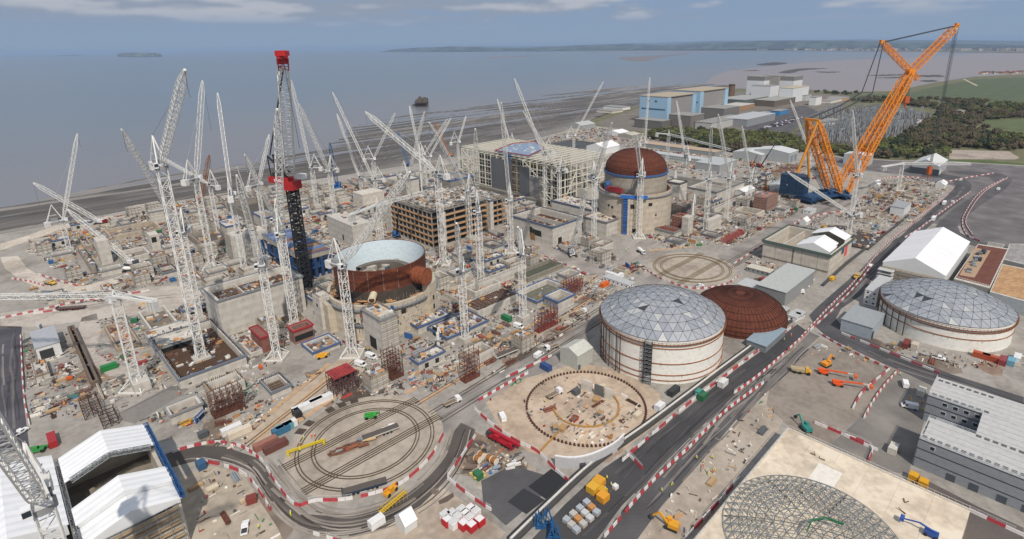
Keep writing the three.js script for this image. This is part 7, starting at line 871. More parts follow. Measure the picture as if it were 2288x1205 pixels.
function vehicle(kind, c, px, yawDeg, label, cat, scale = 1, y = 0) { const p = G(...px); const key = kind + c; let o; if (!protoV.has(key)) { o = thing({ van: 'van', car: 'car', pickup: 'pickup_truck', flatbed: 'flatbed_truck', bus: 'minibus', mixer: 'mixer_truck', dumper: 'dump_truck', excavator: 'excavator', telehandler: 'telehandler', boomlift: 'boom_lift', trailer: 'flat_trailer', roadcrane: 'mobile_crane' }[kind], label, cat, p, yawDeg * Math.PI / 180); vehicleKinds[kind](o, c); protoV.set(key, o); } else { o = copyOf(protoV.get(key), protoV.get(key).name.replace(/_\d+$/, ''), p, yawDeg * Math.PI / 180, label); delete o.userData.group; } if (scale !== 1) o.scale.setScalar(scale); markDisc(p, 3); return o; }
const w1 = '#e4e5e4';
for (const [k, c, px, a, label, cat] of [
  ['van', w1, [1204, 797], 50, 'white van driving on the pale lane by the rail tracks', 'van'], ['van', w1, [806, 818], -25, 'white van parked beside the dark red slatted table', 'van'], ['van', w1, [829, 800], -30, 'white van parked by the foot of the open reactor', 'van'], ['van', w1, [1122, 936], 110, 'white van at the left edge of the stud ring pad', 'van'], ['van', w1, [2022, 862], 65, 'white van standing by the yard gate beside the grey offices', 'van'], ['van', w1, [2032, 912], 155, 'white van parked in front of the grey offices', 'van'], ['van', w1, [1159, 733], -35, 'white van among the clutter left of the rail tracks', 'van'], ['van', w1, [2231, 425], 40, 'white van on the outer bend road at right', 'van'], ['van', w1, [1808, 627], -25, 'white van nearest the concrete box beside the canopy shed', 'van'], ['van', '#d9a62a', [1860, 626], 40, 'yellow pickup van beside the kerb of the concrete box', 'van'],
  ['pickup', w1, [45, 970], 78, 'white pickup on the left edge road', 'pickup'], ['pickup', w1, [548, 1184], 110, 'white pickup with timber load in the lower left yard', 'pickup'], ['pickup', w1, [1803, 634], -28, 'white pickup second in the row by the canopy shed', 'pickup'], ['pickup', w1, [1798, 641], -30, 'white pickup third in the row by the canopy shed', 'pickup'], ['pickup', w1, [1563, 641], 10, 'white pickup between the far ring and the rust dome', 'pickup'], ['pickup', w1, [2097, 803], -35, 'white pickup by the barriers below the second tank', 'pickup'], ['pickup', w1, [2145, 404], 15, 'white pickup on the road before the hangar', 'pickup'], ['pickup', w1, [2129, 453], 45, 'white pickup following the minibus on the main road', 'pickup'],
  ['flatbed', w1, [1240, 884], 38, 'white flatbed truck on the stud ring pad', 'truck'], ['flatbed', w1, [1012, 902], 38, 'white flatbed truck right of the near crane ring', 'truck'], ['flatbed', w1, [1783, 655], -20, 'white flatbed truck nearest the pipe line by the canopy shed', 'truck'], ['flatbed', w1, [1232, 780], 215, 'white lorry with stacked load by the pale shed', 'truck'], ['flatbed', w1, [325, 600], 20, 'white flatbed truck beside the left mobile crane', 'truck'], ['flatbed', w1, [1299, 702], 40, 'grey white lorry on the rails left of the silver tank', 'truck'],
  ['bus', w1, [2086, 492], 47, 'white minibus on the main road past the fabric hall', 'minibus'], ['bus', w1, [2110, 457], 47, 'white minibus further up the main road', 'minibus'], ['car', w1, [1946, 595], 45, 'white car on the main road beside the concrete box', 'car'], ['mixer', w1, [1432, 566], -65, 'white concrete mixer truck left of the far ring', 'mixer truck'], ['mixer', w1, [288, 607], 20, 'white concrete mixer truck by the left mobile crane', 'mixer truck'], ['dumper', '#c9a24a', [1916, 621], 225, 'tan dump truck on the main road near the white cabins', 'dump truck'], ['dumper', '#d1a038', [1790, 834], -20, 'dump truck with dusty body in the yard below the turning road', 'dump truck'], ['dumper', '#d8b050', [112, 636], -20, 'tan dump truck on the left haul road', 'dump truck'],
  ['excavator', '#2f8077', [1800, 962], 100, 'teal excavator digging at the edge of the pale roof slab', 'excavator'], ['excavator', '#d69a25', [1500, 1180], 150, 'yellow excavator in the lower right yard', 'excavator'], ['excavator', '#e0932a', [1846, 818], 30, 'orange yellow excavator in the yard near the boom lifts', 'excavator'], ['excavator', '#d9a022', [340, 690], 200, 'yellow excavator in the open basin at left', 'excavator'], ['telehandler', '#3a9a3f', [829, 934], 15, 'bright green telehandler inside the near crane ring', 'telehandler'], ['telehandler', '#3a8a45', [85, 1010], 20, 'green telehandler beside the red skip at lower left', 'telehandler'], ['telehandler', '#d99a22', [873, 1102], 60, 'yellow forklift at the barriers below the near crane ring', 'forklift'], ['telehandler', '#e0a424', [720, 800], 30, 'yellow loader beside the open reactor clutter', 'loader'], ['boomlift', '#dd5a20', [1840, 836], -28, 'orange boom lift further from the camera in the yard', 'boom lift'], ['boomlift', '#dd5a20', [1872, 862], -22, 'orange boom lift nearer the camera in the yard', 'boom lift'],
  ['trailer', '#2a3c58', [815, 1094], 22, 'long empty trailer with dark blue frame below the near crane ring', 'trailer'], ['trailer', '#b9b6ae', [850, 972], 32, 'long loaded trailer in the middle of the near crane ring', 'trailer'], ['trailer', '#c9c9c4', [1134, 792], 38, 'white sided trailer beside the rail tracks', 'trailer'], ['trailer', '#5d2f30', [160, 692], 8, 'dark red trailer on the haul road at left', 'trailer'], ['roadcrane', '#a5192a', [1120, 990], -38, 'dark red mobile crane right of the haul road', 'mobile crane'],
]) vehicle(k, c, px, a, label, cat);
{ const g = 'cars in the car park of the older station'; const cols = ['#d8d9d9', '#3c4046', '#6d7278', '#7c2a2a', '#2c4468', '#1f2225']; let n = 0; for (let r = 0; r < 10; r++) for (let k = 0; k < 22; k++) { if (rnd() < .25) continue; const p = G(lerp(1694, 1752, k / 21) + r * 5.2 - 4, lerp(292, 274, r / 9) - k * .55), c = pick(cols), key = 'far' + c; if (!protoV.has(key)) { const b = mb(c); b.side([[-2.1, .35], [2.1, .35], [2.15, .8], [1.1, .95], [.5, 1.45], [-1.3, 1.45], [-2, .95]], -.88, .88); protoV.set(key, solo(b, 'parked_car', M.paint, 'car in the crowded car park before the older power station', 'car', p, .3, g)); } else copyOf(protoV.get(key), 'parked_car', p, .3); n++; } }

// ---------- containers, skips and boxes ----------
function containerGeo(T, c, L = 6.1) { mb(c).cbox(0, .1, 0, L, 2.5, 2.44).build('body', M.sheet, T); const d = mb(c); d.box(L / 2 + .01, .25, -1.1, .06, 2.2, 1.08).box(L / 2 + .01, .25, .03, .06, 2.2, 1.08); d.build('door', M.sheet, T); const r = mb(c); for (const [x, z] of [[1, 1], [1, -1], [-1, 1], [-1, -1]]) r.cbox(x * (L / 2 - .05), 0, z * 1.2, .16, 2.7, .16); r.build('corner_post', M.paint, T); }
const cprot = new Map();
function container(c, L, px, yaw, label, y = 0) { const p = G(...px); p.y = y; let o; if (!cprot.has(c + L)) { o = thing('shipping_container', label, 'container', p, yaw); containerGeo(o, c, L); cprot.set(c + L, o); } else o = copyOf(cprot.get(c + L), 'shipping_container', p, yaw, label); markDisc(p, L / 2); return o; }
for (const [c, L, px, lab, dy] of [['#e2e3e2', 12, [688, 912], 'long white container left of the near crane ring'], ['#e2e3e2', 9, [718, 900], 'shorter white container beside the long white one'], ['#2a2b2d', 4, [664, 930], 'black open box at the end of the long white container'], ['#3a6f8f', 6, [628, 968], 'blue container above the near crane ring'], ['#5d9aa8', 6, [636, 962], 'pale teal container above the near crane ring'], ['#dfe0de', 5, [648, 955], 'small white container beside the pale teal one'], ['#9b6a5c', 8, [594, 998], 'faded red container by the haul road bend'], ['#6b4138', 8, [616, 1004], 'brown topped container by the haul road bend'], ['#e2e3e2', 7, [518, 966], 'white container beside the timber fenced track'], ['#d9cdb8', 8, [536, 972], 'cream slatted container beside the timber fenced track'], ['#d9661f', 6.1, [1351, 640], 'bright orange container beside the rail tracks'], ['#e2e3e2', 8, [1366, 618], 'white container behind the orange container'], ['#e2e3e2', 8, [1382, 622], 'second white container behind the orange container'], ['#b2502f', 6, [2192, 800], 'orange red container below the second tank'], ['#a84a35', 6, [2213, 806], 'red container between two others below the second tank'], ['#8f3c40', 6, [2240, 812], 'dark red container right of the red ones below the second tank'], ['#7a3b35', 6, [2024, 774], 'brown container by the low grey shed'], ['#c9bfae', 4, [2044, 778], 'cream tank container by the low grey shed'], ['#dfe2e2', 6, [2272, 806], 'white container at the right edge below the second tank'], ['#6fa3ba', 5, [2258, 814], 'pale blue container at the right edge below the second tank'], ['#a2252a', 8, [118, 990], 'red open skip at the left lower edge'], ['#d9661f', 7, [772, 460], 'orange container stack near the white block by the sea wall'], ['#1f7d3c', 6, [244, 826], 'bright green container left of the crane plinth'], ['#1f7044', 6, [1132, 716], 'green container among clutter in the middle of the site'], ['#2f6a46', 4, [1570, 892], 'green box in the kerbed strip by the dark road'], ['#3f8f84', 3, [1562, 885], 'teal box in the kerbed strip by the dark road'], ['#33363a', 6, [1505, 880], 'dark container beside the pipe line and the silver tank'], ['#e2e3e2', 4, [1474, 915], 'white box beside the pipe line'], ['#d9dad6', 4.6, [1615, 862], 'white cabin box in the kerbed strip by the dark road'], ['#d7d4c6', 4.4, [2058, 882], 'pale tank cabin beside the grey offices'], ['#cfccc0', 4.4, [1995, 1010], 'pale cabin box at the foot of the grey offices'], ['#dba11e', 2.6, [2040, 1074], 'yellow generator nearer the offices, one of two'], ['#dba11e', 2.6, [2062, 1088], 'yellow generator further right, one of two'], ['#2c4a80', 5, [1220, 826], 'dark blue container at the top of the stud ring pad'], ['#35597c', 3.4, [450, 1046], 'blue container left of the inner haul road bend'], ['#e6e6e4', 4.5, [842, 1174], 'white box near the yellow stair at the bottom'], ['#45b04a', 7, [1562, 375], 'bright green long container below the long grey cabins']]) container(c, L, px, Y45 + (rnd() < .3 ? 1.57 : 0), lab);
{ // yellow wrapped crates, tanks, drums and the like close to the camera
  const crate = (px, s, h, c, label, g) => { const p = G(...px), o = thing('wrapped_crate', label, 'crate', p, Y45 + rr(-.1, .1), g); mb('#8a6a45').cbox(0, 0, 0, s, .18, s).build('pallet', M.matte, o); mb(c).cbox(0, .18, 0, s * .97, h, s * .97).build('load', M.fabric, o); markDisc(p, s); return o; };
  crate([1338, 1084], 3.4, 2.2, '#d69a2c', 'orange yellow wrapped crate furthest up in its group by the dark road'); crate([1325, 1098], 3.4, 2.2, '#d9a733', 'yellow wrapped crate at the left of its group by the dark road'); crate([1346, 1100], 2.6, 1.2, '#caa02c', 'low yellow wrapped crate in the middle of its group'); crate([1347, 1117], 3.2, 2, '#dd9a2a', 'orange wrapped crate nearest the kerb by the dark road');
  const g = 'wrapped block pallets in rows by the dark road'; for (let i = 0; i < 4; i++) for (let k = 0; k < 3; k++) { const c = rnd() < .25 ? '#c08a52' : pick(['#b9b6ae', '#c6c6c4', '#aab0b6']); crate([1262 + i * 15 + k * 11 + 4, 1166 - i * 13 + k * 11], 2, 1.1, c, 'wrapped pallet of grey blocks in the rows beside the dark road', g); } crate([1375, 1092], 1.6, 1.2, '#e2e2e0', 'white wrapped pallet by the kerb near the yellow crates');
  const tk = (px, c, label) => { const p = G(...px), o = thing('storage_box', label, 'tank', p, Y45 + .05); mb(c).cbox(0, .1, 0, 2.6, 2.2, 2.6).build('body', M.paint, o); mb(c === '#b3202a' ? '#dcdcda' : '#c9c9c6').cbox(0, 2.31, 0, 2.2, .12, 2.2).build('lid', M.paint, o); markDisc(p, 2); };
  [[1032, 1150, 0], [1040, 1158, 1], [1052, 1146, 1], [1062, 1152, 0], [1048, 1166, 0], [1022, 1164, 0], [1010, 1158, 0], [1000, 1172, 1], [1014, 1178, 0], [1036, 1180, 1], [1054, 1184, 1], [1072, 1172, 1], [996, 1160, 0]].forEach(([x, y, r], i) => tk([x, y], r ? '#b3202a' : '#dfe0df', `${r ? 'red' : 'white'} square tank in the lower yard, ${['top left', 'upper left', 'top right', 'far right', 'middle', 'left middle', 'far left', 'lower left', 'lower middle', 'bottom middle', 'bottom right', 'right edge', 'outermost left'][i]} of the cluster`));
  [[1068, 1032], [1076, 1024], [1094, 1030], [1104, 1036]].forEach((px, i) => { const p = G(...px), o = thing('cable_drum', `brown timber drum with white rim, ${['leftmost', 'second from left', 'third from left', 'rightmost'][i]} of four by the red mobile crane`, 'cable drum', p, .9); mb('#93602f').tube(V3(0, 1.2, -1.1), V3(0, 1.2, 1.1), 1.1, 14).build('drum', M.matte, o); for (const z of [-1.1, 1.1]) mb('#d9d2c4').tube(V3(0, 1.2, z - .08), V3(0, 1.2, z + .08), 1.25, 16).build('flange', M.matte, o); markDisc(p, 2); });
  { const p = G(1222, 1190), o = thing('steel_trestles', 'heap of bright blue steel frames at the bottom edge', 'steel frame', p); for (let i = 0; i < 9; i++) { const b = mb().tint('#245a8a', .2), x = rr(-3.5, 3.5), z = rr(-3, 3), t = rr(-.5, .5); for (const s of [-1, 1]) b.bar(V3(x + s * 1.2, 0, z), V3(x + t, 5 + rr(0, 2), z + rr(-1, 1)), .35); b.bar(V3(x - 1, 1.2, z), V3(x + 1, 1.2, z), .3).cbox(x, 0, z, 3, .4, .5); b.build('frame', M.paint, o); } markDisc(p, 5); }
  { const p = G(878, 1130), o = thing('access_stair', 'yellow access stair beside the haul road at the bottom', 'stair', p, .75); const b = mb('#c9a72a'); for (let i = 0; i < 14; i++) b.box(-4.5 + i * .65, .2 + i * .16, -.8, .6, .1, 1.6); b.bar(V3(-4.5, 1.3, -.8), V3(4.6, 3.6, -.8), .12).bar(V3(-4.5, 1.3, .8), V3(4.6, 3.6, .8), .12); for (let i = 0; i < 8; i++) for (const s of [-.8, .8]) b.bar(V3(-4.5 + i * 1.3, 0, s), V3(-4.5 + i * 1.3, 1.3 + i * .33, s), .1); b.build('stair_flight', M.paint, o); }
  { const p = G(684, 1004), o = thing('lifting_beam', 'yellow lifting beam across the near crane rails', 'lifting beam', p, .52); mb('#c7b02b').cbox(0, .9, 0, 13, .9, .7).build('beam', M.paint, o); for (const x of [-6, 6]) mb('#c7b02b').cbox(x, 0, 0, .7, 1, 2.6).build('foot', M.paint, o); }
  { const p = G(336, 902), o = thing('tarpaulin_mound', 'grey tarpaulin draped over a low mound near the crane plinth', 'tarpaulin', p, Y45 + .4), b = mb('#7a7672'); const A = [V3(-12, 0, -6), V3(12, 0, -4), V3(13, 0, 6), V3(-11, 0, 7)], t = [V3(-6, 2.4, 0), V3(7, 1.8, 1)]; b.quad(A[3], A[2], t[1], t[0]).quad(A[1], A[0], t[0], t[1]).tri(A[0], A[3], t[0]).tri(A[2], A[1], t[1]); b.build('tarpaulin', M.matte, o); markDisc(p, 10); }
}

// ---------- barriers ----------
{ const lines = [
  [[385, 1012], [425, 1000], [480, 990], [540, 1000], [588, 1032]], [[595, 1046], [625, 1092], [668, 1132], [700, 1121], [760, 1119], [830, 1106], [890, 1085], [930, 1055], [965, 1018], [990, 972]], [[440, 1030], [500, 1042], [545, 1060], [580, 1100], [605, 1142]], [[1000, 1066], [1032, 1020], [1062, 975]], [[1060, 915], [1100, 950], [1150, 985], [1200, 1010], [1240, 1050], [1272, 1078]], [[1000, 1070], [1050, 1110], [1098, 1142]], [[700, 1194], [760, 1212]],
  [[1390, 1032], [1470, 961], [1560, 886], [1620, 841], [1700, 781], [1772, 731]], [[1350, 1202], [1450, 1086], [1540, 1001], [1620, 921], [1706, 857]], [[1400, 1012], [1436, 1050]], [[1640, 880], [1660, 866], [1700, 836], [1760, 784], [1800, 748]],
  [[1790, 756], [1850, 691], [1900, 641], [1942, 591], [1972, 555], [2012, 520], [2062, 480], [2112, 440], [2132, 420]], [[1810, 740], [1860, 694], [1912, 640], [1950, 592]], [[2022, 532], [2052, 514], [2092, 484], [2132, 455], [2168, 430]], [[2242, 401], [2192, 430], [2162, 468], [2150, 500], [2168, 532], [2190, 540]], [[2252, 398], [2202, 428], [2170, 468], [2158, 500], [2174, 528]],
  [[1830, 746], [1872, 771], [1922, 796], [1988, 827]], [[1880, 746], [1990, 791], [2100, 836]], [[1820, 946], [1880, 971], [1946, 1000], [1940, 1032]], [[1870, 966], [1920, 990], [1962, 1008]], [[1930, 936], [1962, 881], [2006, 830]], [[1905, 915], [1925, 880], [1988, 826]], [[1440, 602], [1482, 626], [1552, 646], [1622, 636], [1652, 616]], [[0, 713], [80, 696], [170, 676], [242, 666]], [[75, 702], [160, 690]], [[26, 624], [70, 631], [98, 640]], [[85, 614], [140, 631], [172, 640]], [[46, 752], [50, 830], [55, 900], [66, 952]], [[232, 669], [334, 650]], [[1130, 541], [1272, 597], [1342, 631]], [[1640, 591], [1722, 536], [1792, 490]], [[1800, 502], [1832, 481], [1902, 471]], [[2165, 1142], [2290, 1200]], [[1180, 835], [1150, 850], [1060, 902]], [[1240, 792], [1180, 822], [1130, 846]], [[1530, 1205], [1600, 1130], [1660, 1062]], [[2110, 408], [2160, 398], [2220, 388]], [[1955, 405], [2000, 396], [2060, 398]]];
  const P = []; for (const l of lines) { const c = new THREE.CatmullRomCurve3(l.map(([x, y]) => G(x, y)), false, 'centripetal'), n = Math.max(2, Math.round(c.getLength() / 2.3)), q = c.getSpacedPoints(n), run = 1 + Math.floor(rnd() * 2); for (let i = 0; i < n; i++) { if (rnd() < .03) continue; const a = q[i], b = q[i + 1]; P.push({ p: a.clone().lerp(b, .5), y: Math.atan2(-(b.z - a.z), b.x - a.x), red: Math.floor(i / run) % 2 }); } }
  P.sort((a, b) => a.p.length() - b.p.length()); const g = 'red and white plastic barriers along the site roads', geo = (red) => { const b = mb(red ? '#ab3f46' : '#d4d1ce'); b.side([[-.3, 0], [.3, 0], [.22, .35], [.14, 1.05], [-.14, 1.05], [-.22, .35]], -1.1, 1.1); return b; }, pr = [];
  P.slice(0, 300).forEach(({ p, y, red }) => { if (!pr[red]) pr[red] = solo(geo(red), 'plastic_barrier', M.paint, `${red ? 'red' : 'white'} plastic road barrier in an alternating row along a site road`, 'barrier', p, y + Math.PI / 2, g); else copyOf(pr[red], 'plastic_barrier', p, y + Math.PI / 2); });
  const rest = P.slice(300), im = new THREE.InstancedMesh(new THREE.BoxGeometry(2.2, 1.05, .4).translate(0, .52, 0), new THREE.MeshStandardMaterial({ roughness: .6 }), rest.length), m = new THREE.Matrix4(); rest.forEach((e, i) => { m.makeRotationY(e.y).setPosition(e.p); im.setMatrixAt(i, m); im.setColorAt(i, C(e.red ? '#a8565a' : '#d0cdc9')); }); im.name = 'plastic_barriers'; tag(im, 'far rows of red and white plastic barriers along the upper roads', 'barrier'); im.userData.kind = 'stuff'; im.castShadow = true; scene.add(im);
  // mesh fence panels over some of the rows
  const fp = P.filter((e, i) => i < 260 && i % 3 < 2), fm = mb('#c9c9c6'); fp.forEach((e) => { const d = V3(Math.cos(e.y), 0, -Math.sin(e.y)), a = e.p.clone().addScaledVector(d, -1.1), b = e.p.clone().addScaledVector(d, 1.1), u = (v, y) => V3(v.x, y, v.z); fm.bar(u(a, 1), u(a, 2), .07).bar(u(a, 1.95), u(b, 1.95), .07).bar(u(a, 1.5), u(b, 1.5), .04); }); const f = fm.build('fence_panels', M.steel, scene); tag(f, 'thin pale mesh fence panels standing on the nearest barrier rows', 'fence'); f.userData.kind = 'stuff';
}
{ // load on the trailer in the near ring and odd pieces around it
  const lst = [[742, 1018, '#6b4a3a'], [752, 1014, '#8c8a84'], [763, 1010, '#7a4a38'], [774, 1004, '#5e463a'], [786, 1003, '#8a5238'], [797, 996, '#74503c'], [806, 988, '#6f7f8c'], [812, 998, '#86573f'], [826, 985, '#c2a678'], [838, 975, '#8d6f4c'], [856, 966, '#d9d7d0'], [872, 955, '#dedcd6'], [1140, 1045, '#c9c8c4'], [1150, 1040, '#dddcd8'], [1108, 1052, '#8f999f'], [1075, 1068, '#c8b05a'], [1060, 1062, '#d2bb66']];
  lst.forEach(([x, y, c], i) => { const p = G(x, y), o = thing('stacked_pieces', `${i < 10 ? 'rusty and timber pieces' : i < 12 ? 'pale beams' : 'site pieces'} laid ${['at the left end', 'near the left end', 'left', 'left of centre', 'at the centre', 'right of centre', 'towards the right', 'beside the trailer', 'on the trailer', 'on the trailer middle', 'by the trailer far end', 'at the trailer far end', 'by the red crane', 'just past the red crane', 'left of the drums', 'by the dark slab', 'left of the dark slab'][i]} ${i < 12 ? 'inside the near crane ring' : 'beyond the haul road'}`, 'material stack', p, .5 + rr(-.1, .1)); for (let k = 0; k < 4; k++) mb().tint(c, .2).ybox(rr(-1, 1), k * .35 + .1, rr(-.8, .8), rr(1.6, 3.6), .33, rr(.5, 1.4), rr(-.2, .2)).build('piece', M.matte, o); });
}

// ---------- loose materials over the working areas ----------
const zones = [
  ['in the strip beside the sea wall', [[60, 562], [120, 510], [420, 452], [700, 422], [900, 395], [1060, 368], [1070, 420], [900, 440], [700, 470], [430, 522], [120, 602]], 1],
  ['in the left works', [[70, 640], [260, 600], [430, 520], [640, 490], [700, 640], [650, 760], [560, 900], [440, 960], [340, 945], [210, 935], [64, 930], [56, 760], [200, 735], [100, 700]], 1.15],
  ['between the two reactors', [[640, 480], [860, 440], [1060, 400], [1330, 440], [1340, 560], [1460, 600], [1330, 690], [1110, 825], [960, 880], [880, 850], [760, 770], [700, 700]], 1.1],
  ['left of the near crane ring', [[430, 965], [560, 905], [770, 800], [900, 862], [905, 890], [800, 885], [690, 940], [560, 1010], [440, 995]], 1.1],
  ['right of the domed reactor', [[1440, 530], [1530, 440], [1700, 392], [1790, 440], [1900, 442], [1800, 485], [1660, 560], [1600, 545], [1500, 560]], 1.25],
  ['in the laydown yard below the hangar', [[1895, 480], [1965, 405], [2040, 398], [2118, 412], [2108, 436], [2040, 492], [1960, 540], [1912, 545]], 1],
  ['in the upper works below the wood', [[1060, 345], [1250, 300], [1330, 285], [1440, 300], [1640, 350], [1880, 380], [1760, 420], [1560, 400], [1360, 330], [1180, 330]], .6],
  ['on the assembly pad', [[1160, 860], [1300, 842], [1420, 880], [1440, 930], [1380, 985], [1280, 1000], [1200, 970], [1170, 920]], .5],
  ['right of the haul road', [[1040, 965], [1170, 1020], [1190, 1060], [1080, 1075], [1030, 1062]], .8],
  ['in the lower right yard', [[1430, 1200], [1490, 1050], [1600, 950], [1700, 880], [1880, 930], [1740, 950], [1620, 1090], [1540, 1200]], .28],
  ['in the yard below the turning road', [[1740, 870], [1830, 770], [2000, 820], [1975, 900], [1880, 960], [1780, 950]], .5],
  ['in the lower left yard', [[440, 1050], [540, 1065], [600, 1150], [630, 1205], [430, 1205]], .5],
  ['in the kerbed strip by the dark road', [[1300, 1150], [1440, 1010], [1600, 880], [1750, 760], [1760, 772], [1610, 905], [1470, 1040], [1340, 1180]], .3],
  ['around the concrete box and canopy shed', [[1660, 590], [1720, 540], [1790, 480], [1890, 470], [1900, 520], [1710, 640]], .5],
  ['between the rails and the silver tank', [[1060, 860], [1300, 700], [1340, 720], [1260, 800], [1090, 900]], 1],
  ['around the second tank', [[1880, 740], [2000, 775], [2200, 800], [2288, 790], [2288, 830], [2120, 820], [1990, 795]], .6],
];
const gy = () => pick([Y45, Y45, Y45 + Math.PI / 2, Y45 + rr(-.5, .5), rnd() * 3]);
function stackMB(n, f) { const b = mb(); for (let i = 0; i < n; i++) f(b, i); return b; }
